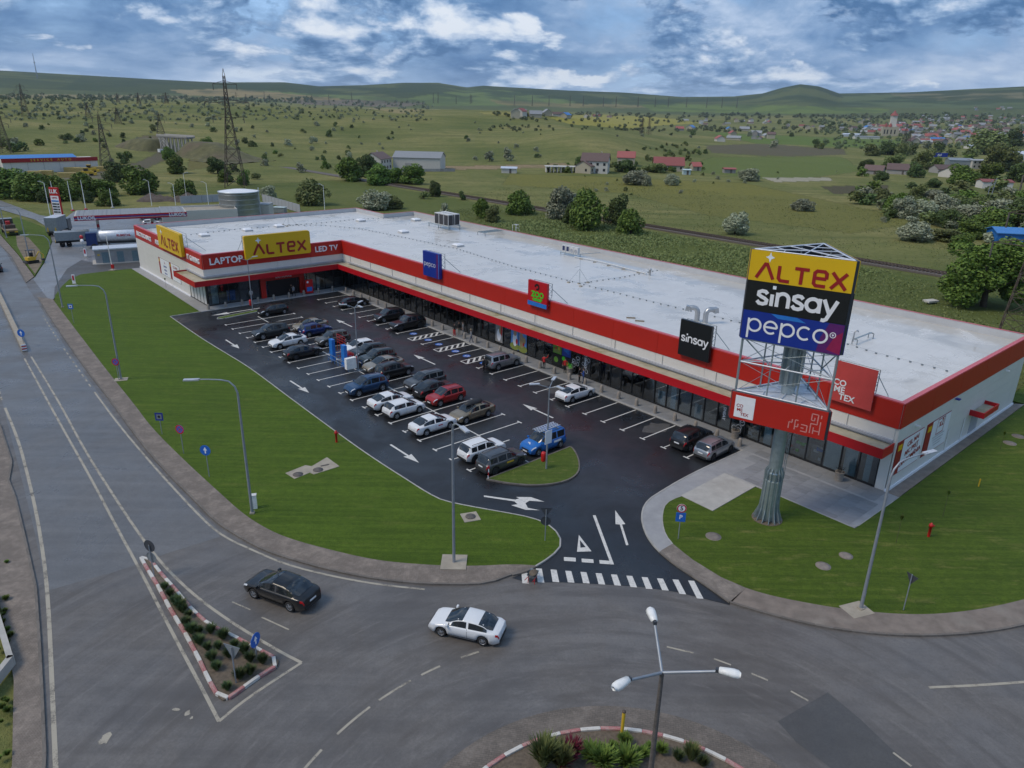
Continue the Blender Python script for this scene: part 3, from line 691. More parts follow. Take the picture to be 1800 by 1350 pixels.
for u in [84.4, 81.8, 79.25, 76.7, 74.1, 71.6, 69.1, 66.6, 64.1, 61.5, 55.5, 49.5, 43.9, 41.4, 38.9, 36.4, 33.9, 31.4, 28.95, 26.5, 24, 21.5, 19, 16.55, 14]:
    fline([(u, 2.65), (u, 7.5)]); tee(u, 7.6)
for u0, u1 in ((58.7, 57.5), (52.8, 51.6), (47.1, 45.9)):          # hatched strips of the accessible bays
    fline([(u0, 2.7), (u0, 7.7), (u1, 7.7), (u1, 2.7), (u0, 2.7)], .13, 'hatch_border')
    for i in range(5):
        v = 2.95+i*.88; fline([(u0-.07, v), (u1+.07, v+1.05)], .26, 'hatch_bar', z=ZL+.003)
WHEEL = None
def access_mark(u, v):
    mb = MB()
    c = FW(u, v); n = 12
    mb.prism([(c.x+.5*math.cos(6.28*i/n), c.y+.5*math.sin(6.28*i/n)) for i in range(n)], None, ZL)
    o = mb.build('access_disc', 'traffic_blue', lot)
    w = MB(); w.ribbon([FW(u+a, v+b_)[:2] for a, b_ in arc(-.05, -.02, .24, 150, 420, 12)], .08, ZL+.004); w.ribbon([FW(u+a, v+b_)[:2] for a, b_ in ((.05, .42), (.02, .1), (-.2, .08), (-.3, -.2), (-.42, -.2))], .09, ZL+.0045)
    w.build('access_symbol', 'white_line', lot)
for u in (60.1, 56.6, 54.2, 50.6, 48.3, 44.9): access_mark(u, 5.9)
def arrow(u, v, du, L=4.6, name='direction_arrow'):
    s = 1 if du > 0 else -1
    mb = MB(); a = u-s*L/2; h = u+s*(L/2-1.7)
    pts = [(a, v-.10), (h, v-.10), (h-s*.12, v-.42), (u+s*L/2, v), (h-s*.12, v+.42), (h, v+.10), (a, v+.10)]
    mb.prism([FW(*p)[:2] for p in pts], None, ZL); return mb.build(name, 'white_line', lot)
for u in (70.0, 50.9, 30.1): arrow(u, 26.6, -1)
for u in (70.2, 50.3, 30.0): arrow(u, 10.8, 1)
def pxpoly(pts, name, z=ZL): return MB().prism(PX(pts), None, z).build(name, 'white_line', lot)
MB().prism([FW(*q)[:2] for q in ((85.0, 16.8), (85.0, 21.6), (85.4, 21.5), (84.9, 24.0), (84.3, 21.5), (84.75, 21.6), (84.75, 16.8))], None, ZL).build('turn_arrow', 'white_line', lot)
Z8 = lambda x, y: (850+x/3.6, 750+y/3.6)
pxpoly([Z8(*q) for q in [(2, 436), (200, 463), (225, 455), (205, 446), (300, 447), (385, 476), (290, 470), (265, 485), (280, 515), (355, 530), (265, 527), (175, 498), (215, 492), (195, 474), (2, 445)]], 'turn_arrow')
pxpoly([Z8(*q) for q in [(833, 530), (897, 618), (876, 620), (917, 750), (902, 752), (862, 620), (835, 618)]], 'direction_arrow')
def pxline(pts, w, name):  return MB().ribbon(PX([Z8(*q) for q in pts]), w, ZL).build(name, 'white_line', lot)
pxline([(700, 562), (815, 873)], .22, 'give_way_line')
pxpoly([Z8(*q) for q in [(732, 845), (808, 852), (826, 874), (735, 868)]], 'give_way_dash', ZL+.002)
pxpoly([Z8(*q) for q in [(620, 836), (694, 841), (697, 864), (622, 859)]], 'give_way_dash'); pxpoly([Z8(*q) for q in [(508, 826), (583, 831), (584, 855), (509, 850)]], 'give_way_dash')
tri_o = [(603, 686), (683, 790), (591, 793)]; tri_i = [(609, 718), (647, 764), (613, 767)]
for i in range(3):
    j = (i+1) % 3; pxpoly([Z8(*tri_o[i]), Z8(*tri_o[j]), Z8(*tri_i[j]), Z8(*tri_i[i])], 'yield_triangle')
tops = [(240, 925), (331, 898), (424, 905), (517, 913), (613, 920), (709, 928), (806, 936), (903, 944), (1000, 953), (1097, 961), (1195, 968), (1294, 975)]
bots = [(245, 992), (343, 986), (437, 983), (533, 986), (630, 991), (728, 998), (828, 1005), (930, 1016), (1028, 1027), (1130, 1036), (1240, 1060), (1350, 1088)]
for (a, b_), (c, d) in zip(tops, bots): pxpoly([Z8(a, b_), Z8(a+38, b_+2), Z8(c+42, d+3), Z8(c, d)], 'crossing_stripe')
# stains on the new asphalt
for (u, v, a, b_) in [(19.8, 4.6, 1.3, 1.9), (35.5, 4.9, 1.3, 1.2), (33, 5.2, 1.2, 1.6)]:
    n = 14; ps = [FW(u+a*random.uniform(.6, 1)*math.cos(6.28*i/n), v+b_*random.uniform(.6, 1)*math.sin(6.28*i/n))[:2] for i in range(n)]
    MB().prism(ps, None, .0165).build('asphalt_stain', 'asphalt_patch', lot)

# ---- pavements, lawns
sw_road = [(0, 430), (20, 450), (47, 497), (67, 523), (83, 550), (117, 600), (154, 653), (190, 698), (252, 784), (296, 834), (341, 878), (379, 918), (415, 941), (450, 961), (483, 975), (539, 992), (594, 1006), (650, 1017), (705, 1024), (761, 1028), (844, 1028), (872, 1022), (900, 1010), (940, 998)]
sw_lawn = [(110, 550), (148, 600), (190, 655), (237, 713), (267, 754), (326, 813), (385, 867), (428, 906), (469, 932), (511, 950), (581, 969), (650, 985), (705, 992), (783, 997), (844, 997), (900, 994), (938, 996)]
swr = smooth_pts(PX(sw_road[3:]), 2); swl = smooth_pts(PX(sw_lawn), 2)
walk = struct('pavement', MB().prism([tuple(p) for p in swr]+[tuple(p) for p in swl[::-1]]+PX([(93, 527)]), 0.0, .118), ['walk_paving'], 'brown worn pavement curving along the road beside the lawn')
kerb(swr, walk, 1.0, .16, .125)
w2 = [Vector(Q(47, 497)), Vector(Q(20, 450)), Vector(Q(0, 430)), Vector(Q(0, 430))+up*60]; w2b = [Vector(Q(60, 487)), Vector(Q(33, 450)), Vector(Q(0, 413)), Vector(Q(0, 413))+up*60]
walk2 = struct('pavement', MB().prism([tuple(p) for p in w2]+[tuple(p) for p in w2b[::-1]], 0.0, .118), ['walk_paving'], 'pavement strip going on beside the road past the filling station')
kerb(w2, walk2, 1.0, .16, .125)
lawn_pts = [tuple(p) for p in swl]+[tuple(p) for p in eL[::-1] if FI(p[0], p[1])[1] > 20]+[tuple(FW(*q)[:2]) for q in ((88.0, 24.55), (105, 24.3), (124.6, 24.2))]+PX([(185, 478), (143, 483), (122, 492), (110, 503), (97, 520), (96, 533)])
eLl = [p for p in eL]
lawn_left = [tuple(p) for p in swl]+[tuple(p) for p in eLl[::-1]][6:]+[tuple(FW(*q)[:2]) for q in ((87.7, 24.6), (105, 24.3), (124.6, 24.2))]+PX([(185, 478), (143, 483), (122, 492), (110, 503), (97, 520), (96, 533)])
lawn = struct('lawn', MB().prism(lawn_left, 0.0, .10), ['lawn'], 'long green mown lawn between the road and the car park')
kerb(eL[:-6], lawn, 1.0, .12, .115, ('kerb_light',)); kerb(eL[-7:]+[Vector(Q(900, 1012))], lawn, 1.0, .2, .13)
kerb([FW(87.7, 24.6), Vector(Q(299, 557))], lawn, 1.0, .12, .115, ('kerb_light',))
# building forecourt and walk under the canopy
inner = smooth_pts(PX([(1182, 958), (1169, 942), (1164, 922), (1164, 905), (1168, 889), (1180, 880), (1198.6, 873.6)]), 2)
cut = [p for p in eR if p.y > Q(1160, 972)[1]]
fore_poly = [tuple(FW(*q)[:2]) for q in ((124.6, 24.2), (105, 24.25), (87.6, 24.5), (87.6, 2.5), (11.6, 2.5))]+[tuple(p) for p in cut[::-1]]+[tuple(p) for p in inner]+[tuple(FW(*q)[:2]) for q in ((10.0, 13.65), (10.05, 7.58), (7.08, 7.6), (5.2, 7.5), (-1.1, 7.5), (-1.15, .1), (.1, .1), (89.9, .1), (89.9, 22.5), (124.6, 22.5))]
fore = struct('forecourt', MB().prism(fore_poly, 0.0, .10), ['pavement_grey'], 'grey paved forecourt and walk along the shop fronts')
kerb([FW(11.6, 2.5), FW(87.6, 2.5), FW(87.6, 24.5)], fore, 1.0, .12, .12, ('kerb_light',)); kerb(cut, fore, .9, .14, .125, ('kerb_light',))
slab = unit_box('paver_slab')
for i in range(74):
    for j in range(2): placed(slab, 'paving_slab', fore, FW(88.6-1.2*i-.6, .62+1.12*j, .10), F_ANG, (1.188, 1.105, .03))
for i in range(10):
    for j in range(8):
        u = 10.0-1.12*i; v = 2.85+.6*j+.05
        if u < -.6 or (u > 9.6 and v > 3.5): continue
        placed(slab, 'paving_slab', fore, FW(u, v, .10), F_ANG, (1.108, .588, .03))
pad = struct('concrete_pad', MB().prism([tuple(FW(*q)[:2]) for q in ((10.0, 13.66), (10.05, 7.62), (7.1, 7.62), (7.0, 13.68))], 0.0, .112), ['concrete'], 'pale concrete pad set beside the forecourt')
strip_r = struct('wall_path', MB().prism([tuple(FW(*q)[:2]) for q in ((-1.15, .05), (.1, .05), (.25, -30.2), (-.9, -31.5))], 0.0, .10), ['pavement_brown'], 'grey brown path along the white end wall')
bp = struct('pavement', MB().prism(PX([(1182, 958), (1217, 986), (1267, 1017), (1311, 1036), (1286, 1061)])+[tuple(p) for p in eR if p.y <= Q(1160, 972)[1] and p.y > Q(1280, 1058)[1]]+PX([(1160, 971)]), 0.0, .118), ['brick_paving'], 'brown block paving strip beside the crossing')
kerb([p for p in eR if p.y <= Q(1155, 968)[1]], bp, 1.0, .16, .125)
rw_road = PX([(1283, 1060), (1300, 1066), (1374, 1087), (1448, 1104), (1541, 1116), (1633, 1119), (1726, 1113), (1800, 1100), (1900, 1070), (2050, 1015)]); rw_lawn = PX([(1311, 1036), (1355, 1050), (1448, 1068), (1496, 1074), (1559, 1081), (1633, 1083), (1707, 1076), (1774, 1063), (1850, 1042), (2000, 990)])
rwr = smooth_pts(rw_road, 2); rwl = smooth_pts(rw_lawn, 2)
walk3 = struct('pavement', MB().prism([tuple(p) for p in rwr]+[tuple(p) for p in rwl[::-1]], 0.0, .118), ['pavement_brown'], 'mottled concrete pavement curving along the right hand lawn')
kerb(rwr, walk3, 1.0, .16, .125)
rl = PX([(1311, 1036), (1267, 1017), (1217, 986)])+[tuple(p) for p in inner[:-1]]+[tuple(FW(*q)[:2]) for q in ((9.9, 13.72), (6.95, 13.72), (7.05, 7.7), (5.2, 7.56), (-1.16, 7.56), (-1.2, .1), (-.95, -31.6), (1.0, -31.6), (1, -42), (-70, -42), (-70, 8))]+[tuple(p) for p in rwl[::-1]]
lawn2 = struct('lawn', MB().prism(rl, 0.0, .10), ['lawn_right'], 'patchy green lawn round the tall sign and the end wall')
kerb(inner, lawn2, .8, .08, .12, ('kerb_light',)); kerb([FW(*q) for q in ((10.0, 7.5), (5.2, 7.53), (-1.13, 7.53), (-1.17, .1))], lawn2, 1.0, .07, .12, ('kerb_light',))
isl = [Vector(p) for p in PX([(855.6, 844), (1004, 786), (1014, 800), (1019, 817), (1017, 833), (1000, 846), (969, 853), (933, 855), (892, 851)])]
isl_s = [isl[0], isl[1]]+smooth_pts(isl[1:], 2)[1:]
island = struct('planted_island', MB().prism([tuple(p) for p in isl_s], 0.0, .12), ['turf_patchy'], 'patchy turf island with a grey kerb at the end of the bays')
kerb(isl_s+[isl_s[0]], island, .7, .13, .14, ('kerb_grey',))
sl2 = [FW(*q) for q in ((82.5, 24.0), (82.1, 23.2), (83.0, 17.2), (83.5, 16.9), (83.9, 17.4), (83.2, 23.6))]
sliver = struct('planted_island', MB().prism([tuple(p[:2]) for p in sl2], 0.0, .11), ['turf_patchy'], 'narrow turf strip in the car park before the shop entrance')
kerb(sl2+[sl2[0]], sliver, .7, .1, .125, ('kerb_light',))

# ---- triangular splitter island and roundabout island with painted kerbs
tri = [(248, 982), (257, 979), (268, 990), (283, 1010), (310, 1040), (337, 1073), (367, 1100), (410, 1120), (443, 1138), (480, 1157), (490, 1163), (488, 1172), (467, 1183), (433, 1207), (407, 1227), (393, 1233), (385, 1228), (367, 1197), (350, 1160), (327, 1117), (300, 1073), (277, 1030), (260, 1003)]
trip = PX(tri)
split = struct('planted_island', MB().prism(trip, 0.0, .10), ['soil'], 'triangular traffic island of bare soil with a red and white kerb')
kerb(trip, split, .95, .2, .17, ('kerb_white', 'kerb_red'), True)
apron = MB(); n = 72
ro, ri = circ(RB, 10.3, n), circ(RB, 8.6, n)
apron.add([(*p, .03) for p in ro]+[(*p, .075) for p in ri]+[(*p, 0) for p in ro], [(i, (i+1) % n, n+(i+1) % n, n+i) for i in range(n)]+[(2*n+i, 2*n+(i+1) % n, (i+1) % n, i) for i in range(n)])
apr = struct('roundabout_apron', apron, ['apron_paving'], 'brown block paved apron round the central island')
risl = struct('roundabout_island', MB().prism(circ(RB, 8.62, 64), 0.0, .14), ['soil'], 'central roundabout island of soil and shrubs with a painted kerb')
kerb(circ(RB, 8.7, 96), risl, 1.02, .2, .24, ('kerb_white', 'kerb_red'), True)

# ---- left pavement and the concrete edge at the picture's side
lp = [Vector(Q(0, 748))+up*200, Vector(Q(0, 748)), Vector(Q(21, 813)), Vector(Q(15, 846)), Vector(Q(27, 875)), Vector(Q(44, 947)), Vector(Q(63, 1033)), Vector(Q(70, 1133)), Vector(Q(75, 1233)), Vector(Q(80, 1350)), Vector((-17.5, 8))]
li = [Vector((-21.0, 8)), Vector(Q(22, 1350)), Vector(Q(25, 1200)), Vector(Q(13, 1117)), Vector(Q(0, 1063)), Vector(Q(-40, 950)), Vector(Q(-60, 800)), Vector(Q(-60, 760)), Vector(Q(-60, 760))+up*190]
walk4 = struct('pavement', MB().prism([tuple(p) for p in lp+li], 0.0, .11), ['walk_paving'], 'wide brown pavement with weeds on the far side of the road')
kerb(lp[1:], walk4, 1.0, .16, .12)

# ---- filling station ground
st = PX([(47, 497), (67, 523), (93, 527), (110, 503), (143, 483), (250, 470), (262, 440), (330, 398), (345, 372), (250, 366), (130, 372), (112, 385), (70, 378), (0, 352), (-80, 330), (-80, 352), (0, 368), (62, 386), (84, 400), (92, 425), (78, 462), (62, 487)])
station = struct('station_yard', MB().prism(st, None, -.004), ['asphalt_station'], 'wet grey yard and lanes of the filling station')
struct('station_lane', MB().prism(PX([(110, 503), (95, 523), (96, 505), (118, 472), (143, 457), (175, 464), (250, 459), (252, 472), (185, 478), (143, 483)]), None, .003), ['asphalt_patch'], None, station)
sg = struct('lawn', MB().prism(PX([(-60, 385), (0, 390), (30, 382), (84, 402), (91, 425), (77, 461), (61, 485), (33, 448), (0, 411), (-60, 350)]), -.1, .05), ['lawn_right'], 'scruffy grass triangle beside the filling station lane')
struct('bare_earth', MB().prism(PX([(28, 412), (50, 418), (70, 440), (74, 462), (62, 482), (45, 460), (30, 432)]), None, .06), ['dirt'], None, sg)
# ---- railway behind the shop
rail = struct('railway_bed', MB().prism([tuple(FW(*q)[:2]) for q in ((-140, -95), (420, -95), (420, -99), (-140, -99))], -.1, .30), ['ballast'], 'rusty single railway line on stone ballast')
for v in (-96.3, -97.75): 
    for u0 in range(-60, 240, 25): MB().box2((u0, v-.05, .5), (u0+24.9, v+.05, .66)).build('rail', 'rust', rail, (FA.x, FA.y, 0), F_ANG)
slp = unit_box('rust')
sm_ = MB()
for i in range(420): sm_.box((-60+i*.72, -97.03, .40), (.24, 2.5, .2))
o = sm_.build('sleepers', 'rust', rail, (FA.x, FA.y, 0), F_ANG); o['kind'] = 'stuff'
# ================================================================ the retail building
BO = (FA.x, FA.y, 0)
bld = empty('retail_building', BO, F_ANG, 'long white and red L shaped retail building with white roof and glazed shop fronts', 'building')
OUT = [(0, 0), (90, 0), (90, 22.6), (124.6, 22.6), (125.0, -22.3), (113.5, -22.3), (113.5, -29.6), (0, -30.2)]
INN = [(.3, -.3), (90.3, -.3), (90.3, 22.3), (124.3, 22.3), (124.7, -22.0), (113.2, -22.0), (113.2, -29.3), (.3, -29.9)]
# core walls (inside the cladding), hollow behind the shop fronts
core = MB()
n = len(OUT)
def wall_quad(mb, a, b_, z0, z1, off=0.0):
    mb.add([(a[0], a[1], z0), (b_[0], b_[1], z0), (b_[0], b_[1], z1), (a[0], a[1], z1)], [(0, 1, 2, 3)])
for i in range(n):
    a, b_ = OUT[i], OUT[(i+1) % n]
    z0 = 3.6 if i in (0, 1) else 0.0
    wall_quad(core, a, b_, z0, 7.76)
core.build('wall_core', 'wall_white', bld)
rd = MB().prism(INN, None, 7.0).build('roof_deck', 'membrane', bld)
pin = MB()
for i in range(n): wall_quad(pin, INN[(i+1) % n], INN[i], 6.9, 7.77)
pin.build('parapet_lining', 'parapet_in', bld)
cap = MB()
for i in range(n):
    a, b_ = Vector(OUT[i]), Vector(OUT[(i+1) % n]); c_, d_ = Vector(INN[i]), Vector(INN[(i+1) % n])
    o1 = (a-c_)*.25; o2 = (b_-d_)*.25
    cap.add([(*(a+o1), 7.80), (*(b_+o2), 7.80), (*(d_-o2*.2), 7.80), (*(c_-o1*.2), 7.80), (*(a+o1), 7.70), (*(b_+o2), 7.70)], [(3, 2, 1, 0), (0, 1, 5, 4)])
cap.build('parapet_cap', 'cap_red', bld)
# cladding: each panel a piece of its own, 2 cm joints
def clad(o0, o1, z0, z1, pieces, mname, name, out, th=.06, gap=.025):
    o0, o1 = Vector(o0), Vector(o1); d = (o1-o0); L = d.length; d.normalize()
    nrm = Vector(out); st_ = L/pieces
    for k in range(pieces):
        c = o0+d*(st_*(k+.5))+nrm*(th/2+.004)
        mb = MB().box((0, 0, 0), (st_-gap, th, z1-z0-gap)); ob = mb.build(name, mname, bld, (c.x, c.y, (z0+z1)/2), math.atan2(d.y, d.x))
clad((0, 0), (90, 0), 5.6, 7.72, 15, 'panel_red', 'red_panel', (0, 1), .11)
clad((90, 0), (90, 22.6), 5.6, 7.72, 4, 'panel_red', 'red_panel', (-1, 0), .11)
clad((90, 22.6), (124.6, 22.6), 5.6, 7.72, 6, 'panel_red', 'red_panel', (0, 1), .11)
clad((0, 0), (0, -30.2), 5.6, 7.72, 5, 'panel_red', 'red_panel', (-1, 0), .11)
clad((0.2, 0), (90, 0), 4.45, 5.6, 15, 'wall_white', 'white_panel', (0, 1))
clad((90, .1), (90, 22.6), 4.45, 5.6, 4, 'wall_white', 'white_panel', (-1, 0))
for z in range(5):
    z0, z1 = .32+z*1.056, .32+(z+1)*1.056
    clad((97.3, 22.6), (124.6, 22.6), z0, z1, 2, 'wall_white', 'white_panel', (0, 1), gap=.012)
    clad((0, 0), (0, -30.2), z0, z1, 3, 'wall_white', 'white_panel', (-1, 0), gap=.012)
clad((90, 22.6), (97.3, 22.6), 4.5, 5.6, 1, 'wall_white', 'white_panel', (0, 1))
MB().box2((97.3, 22.55, 0), (124.6, 22.78, .32)).build('plinth', 'letter_white', bld)
MB().box2((-.18, -30.2, 0), (.05, .12, .32)).build('plinth', 'letter_white', bld)
# end pier at the right hand corner
MB().box2((.06, -.3, 0), (.85, .02, 4.45)).build('end_pier', 'wall_white', bld)
# grey gutter ledge over the canopy
MB().box2((.2, .0, 4.42), (87.9, .30, 4.62)).build('gutter', 'gutter_grey', bld); MB().box2((89.7, .0, 4.42), (90.0, 22.8, 4.62)).build('gutter', 'gutter_grey', bld)
MB().box2((90.0, 22.6, 4.42), (97.2, 22.9, 4.62)).build('gutter', 'gutter_grey', bld)
for k in range(14): MB().box2((6.4*k+4, .08, 4.5), (6.4*k+4.09, .16, 5.6)).build('downpipe', 'wall_white', bld)
# canopy: deck, soffit and red fascia boards
cpy = MB().prism([(.1, .05), (.1, 2.0), (87.9, 2.0), (87.9, 24.7), (97.3, 24.7), (97.3, 22.62), (89.95, 22.62), (89.95, .05)], 4.05, 4.2, 0, 0).build('canopy', 'canopy_top', bld)
fs_ = [((.05, 2.05), (87.95, 2.05), 15, (0, 1)), ((87.9, 2.1), (87.9, 24.75), 4, (-1, 0)), ((87.9, 24.72), (97.35, 24.72), 2, (0, 1)), ((.06, 0.1), (.06, 2.1), 1, (-1, 0)), ((97.35, 22.7), (97.35, 24.75), 1, (1, 0))]
for a, b_, k, o_ in fs_:
    a, b_ = Vector(a), Vector(b_); d = (b_-a); L = d.length; d.normalize(); s_ = L/k
    for i in range(k):
        c = a+d*(s_*(i+.5)); MB().box((0, 0, 0), (s_-.006, .08, .80)).build('fascia_board', 'fascia_red', cpy, (c.x, c.y, 4.02), math.atan2(d.y, d.x))
sof = MB().prism([(.1, .05), (.1, 2.0), (87.9, 2.0), (87.9, 24.7), (97.3, 24.7), (97.3, 22.62), (89.95, 22.62), (89.95, .05)], None, 3.68); sof.f = [f[::-1] for f in sof.f]; sof.build('soffit', 'gutter_grey', cpy)
# shop interior: dark floor, back wall
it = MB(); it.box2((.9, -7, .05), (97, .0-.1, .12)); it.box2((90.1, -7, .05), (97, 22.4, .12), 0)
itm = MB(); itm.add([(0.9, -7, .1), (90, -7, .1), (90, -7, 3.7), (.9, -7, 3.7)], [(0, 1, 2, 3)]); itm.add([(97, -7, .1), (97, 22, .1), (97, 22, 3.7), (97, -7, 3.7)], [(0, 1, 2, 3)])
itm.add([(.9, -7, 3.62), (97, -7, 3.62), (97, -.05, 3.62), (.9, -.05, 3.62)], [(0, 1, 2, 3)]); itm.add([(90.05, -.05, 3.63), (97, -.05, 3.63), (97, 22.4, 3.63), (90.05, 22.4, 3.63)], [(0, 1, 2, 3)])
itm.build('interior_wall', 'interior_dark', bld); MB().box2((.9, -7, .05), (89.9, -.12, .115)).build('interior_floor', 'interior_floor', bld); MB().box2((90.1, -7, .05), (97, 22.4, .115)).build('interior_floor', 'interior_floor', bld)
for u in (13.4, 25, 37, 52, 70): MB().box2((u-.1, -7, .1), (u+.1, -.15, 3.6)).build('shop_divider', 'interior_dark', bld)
# glazing: black frame, each pane its own piece
fr = MB(); us = list(np.linspace(.9, 89.7, 59)); stp = us[1]-us[0]
for i, u in enumerate(us): fr.box2((u-.045, -.12, .10), (u+.045, .05, 3.68))
fr.box2((.9, -.10, .10), (89.7, .04, .24)); fr.box2((.9, -.10, 3.42), (89.7, .04, 3.68))
vs = list(np.linspace(.3, 22.45, 15))
for v in vs: fr.box2((89.95, v-.045, .10), (90.12, v+.045, 3.68))
fr.box2((89.96, .3, .10), (90.1, 22.45, .24)); fr.box2((89.96, .3, 3.42), (90.1, 22.45, 3.68))
us2 = list(np.linspace(90.1, 97.2, 6))
for u in us2: fr.box2((u-.04, 22.45, .10), (u+.04, 22.64, 3.68))
fr.box2((90.1, 22.46, .1), (97.2, 22.62, .24)); fr.box2((90.1, 22.46, 3.42), (97.2, 22.62, 3.68))
fr.box2((89.9, 22.35, .1), (90.2, 22.68, 3.7))
fr.build('shopfront_frame', 'frame_black', bld)
pane_me = MB().box((0, 0, 0), (stp-.09, .02, 3.18)).mesh('pane', 'shop_glass')
for i in range(58):
    placed(pane_me, 'pane', bld, ((us[i]+us[i+1])/2, -.03, 1.83))
vst = vs[1]-vs[0]
pm2 = MB().box((0, 0, 0), (vst-.09, .02, 3.18)).mesh('pane', 'shop_glass')
for i in range(14): placed(pm2, 'pane', bld, (90.03, (vs[i]+vs[i+1])/2, 1.83), math.pi/2)
pm3 = MB().box((0, 0, 0), (us2[1]-us2[0]-.08, .02, 3.18)).mesh('pane', 'shop_glass')
for i in range(5): placed(pm3, 'pane', bld, ((us2[i]+us2[i+1])/2, 22.53, 1.83))
# what shows through the glass
for i in range(58):
    u = (us[i]+us[i+1])/2; r_ = random.random()
    if r_ < (.75 if 5 < i < 20 else .42):
        hh = random.choice((2.7, 2.2, 1.5, 1.1)); MB().box((0, 0, 0), (stp*random.uniform(.4, .85), .04, hh)).build('window_blind', random.choice(('blind_teal', 'blind_teal', 'house_white', 'house_cream', 'print_sky') if i > 20 else ('blind_teal', 'blind_teal', 'house_white')), bld, (u, -.16, .2+hh/2))
    elif r_ < .58: MB().box((0, 0, 0), (stp*.32, .05, 3.0)).build('display_panel', 'blind_teal', bld, (u+random.uniform(-.3, .3), -.2, 1.7))
    elif r_ < .85:
        mb = MB(); hh = random.uniform(1.2, 2.0)
        mb.box((0, 0, hh/2), (1.2, .5, hh)); 
        for q in range(5): mb.box((random.uniform(-.5, .5), .3, random.uniform(.3, hh)), (random.uniform(.15, .4), .12, random.uniform(.1, .3)), 0, random.randint(1, 3))
        mb.build('shop_shelf', ['house_grey', 'letter_white', random.choice(('plastic_red', 'sign_cyan', 'plastic_yellow', 'zoo_green')), 'wood'], bld, (u, -random.uniform(.6, 1.6), .11))
for i in range(14):
    v = (vs[i]+vs[i+1])/2
    if random.random() < .5: MB().box((0, 0, .8), (.5, 1.2, 1.5)).build('shop_shelf', random.choice(('house_grey', 'blind_teal', 'sign_cyan', 'interior_floor')), bld, (91.5+random.random()*2, v, .11))
MB().box((0, 0, 0), (.06, 1.0, 3.0)).build('display_panel', 'blind_teal', bld, (90.4, 21.3, 1.75))
# red entrance surround of the left wing
en = MB(); en.box2((89.72, 7.2, .1), (89.93, 8.0, 3.6)); en.box2((89.72, 13.6, .1), (89.93, 14.4, 3.6)); en.box2((89.72, 8.0, 2.75), (89.93, 13.6, 3.6))
en.build('entrance_surround', 'panel_red', bld)
placed(text_mesh('INTRARE', .62, 'letter_white', .02, .012, 1.1), 'lettering', bld, (89.70, 10.6, 3.2), rot=(math.pi/2, 0, -math.pi/2))
MB().box2((89.9, 8.4, .1), (89.98, 13.2, 2.7)).build('entrance_door', 'sign_black', bld)
# posters behind the shop front glass
def poster(u0, u1, z0, z1, bg, blobs, v=.058):
    o = MB().box2((u0, v-.012, z0), (u1, v, z1)).build('poster', bg, bld)
    for k, (u, z, a, b_, m_) in enumerate(blobs):
        n_ = 12; mb = MB(); mb.add([(u0+(u1-u0)*(u+a*math.cos(6.28*i/n_)), v+.003+.0015*k, z0+(z1-z0)*(z+b_*math.sin(6.28*i/n_))) for i in range(n_)], [tuple(range(n_))])
        mb.build('poster_print', m_, o)
mat('print_grass', (.22, .26, .05), .5); mat('print_skin', (.42, .26, .17), .6); mat('print_green', (.12, .28, .03), .5); mat('print_deep', (.01, .05, .30), .5); mat('print_tan', (.38, .26, .12), .6)
U = lambda i: us[i]+.06
k0 = min(range(59), key=lambda i: abs(us[i]-43.2))
fam = [(.5, .12, .62, .16, 'print_grass'), (.45, .42, .30, .30, 'letter_white'), (.45, .72, .22, .15, 'print_skin'), (.47, .83, .24, .07, 'cloth_khaki'), (.2, .35, .14, .13, 'cloth_red')]
dog = [(.5, .12, .62, .16, 'print_grass'), (.4, .42, .34, .26, 'print_tan'), (.3, .66, .22, .15, 'print_skin'), (.7, .5, .2, .14, 'print_tan'), (.62, .33, .1, .08, 'cloth_red')]
poster(U(k0), us[k0+1]-.06, .35, 3.35, 'print_sky', [(1-a, b_, c, d, m_) for a, b_, c, d, m_ in dog]); poster(U(k0+1), us[k0+2]-.06, .35, 3.35, 'print_sky', fam)
k1 = min(range(59), key=lambda i: abs(us[i]-36.8))
poster(U(k1), us[k1+1]-.06, 1.75, 3.38, 'print_deep', [(.5, .55, .35, .25, 'sign_cyan'), (.3, .3, .15, .1, 'traffic_blue'), (.7, .75, .12, .1, 'blind_teal')])
poster(U(k1+1), us[k1+2]-.06, 1.75, 3.38, 'print_green', [(.5, .75, .40, .2, 'zoo_green'), (.3, .35, .12, .2, 'plastic_yellow'), (.65, .3, .1, .2, 'plastic_red'), (.5, .2, .5, .12, 'print_grass')])
poster(U(k1), us[k1+1]-.06, .3, 1.7, 'sign_black', [(.4, .5, .25, .2, 'print_green'), (.8, .8, .2, .2, 'zoo_green')]); poster(U(k1+1), us[k1+2]-.06, .3, 1.7, 'sign_black', [(.6, .5, .25, .25, 'print_green')])
k2 = min(range(59), key=lambda i: abs(us[i]-48.0))
poster(U(k2), us[k2+1]-.06, .5, 3.2, 'house_grey', [(.5, .35, .3, .3, 'letter_white'), (.3, .6, .2, .2, 'print_tan'), (.15, .6, .12, .28, 'plastic_red')])
def rings(u0, v=.06):          # white outline decoration printed on the glass
    for j in range(6):
        mb = MB(); r_ = random.uniform(.18, .3); t_ = MB().ribbon(arc(0, 0, r_, 0, 360, 16), .035); mb.add([(a, 0, b_) for a, b_, _ in t_.v], t_.f)
        mb.build('glass_decoration', 'letter_white', bld, (u0+random.uniform(-.5, .5), v+.002*j, random.uniform(.6, 3.1)))
for i in (k1-1, k1-2, 8): rings((us[i]+us[i+1])/2)
for i in (9, k1-2): placed(text_mesh('SINSAY', .42, 'letter_white', .005, .01), 'glass_lettering', bld, ((us[i]+us[i+1])/2, .06, 1.8), rot=(math.pi/2, R(90), math.pi))
MB().box2((us[57]-9.0, -.35, 1.5), (us[57]-8.0, -.30, 2.4)).build('display_panel', 'zoo_green', bld)
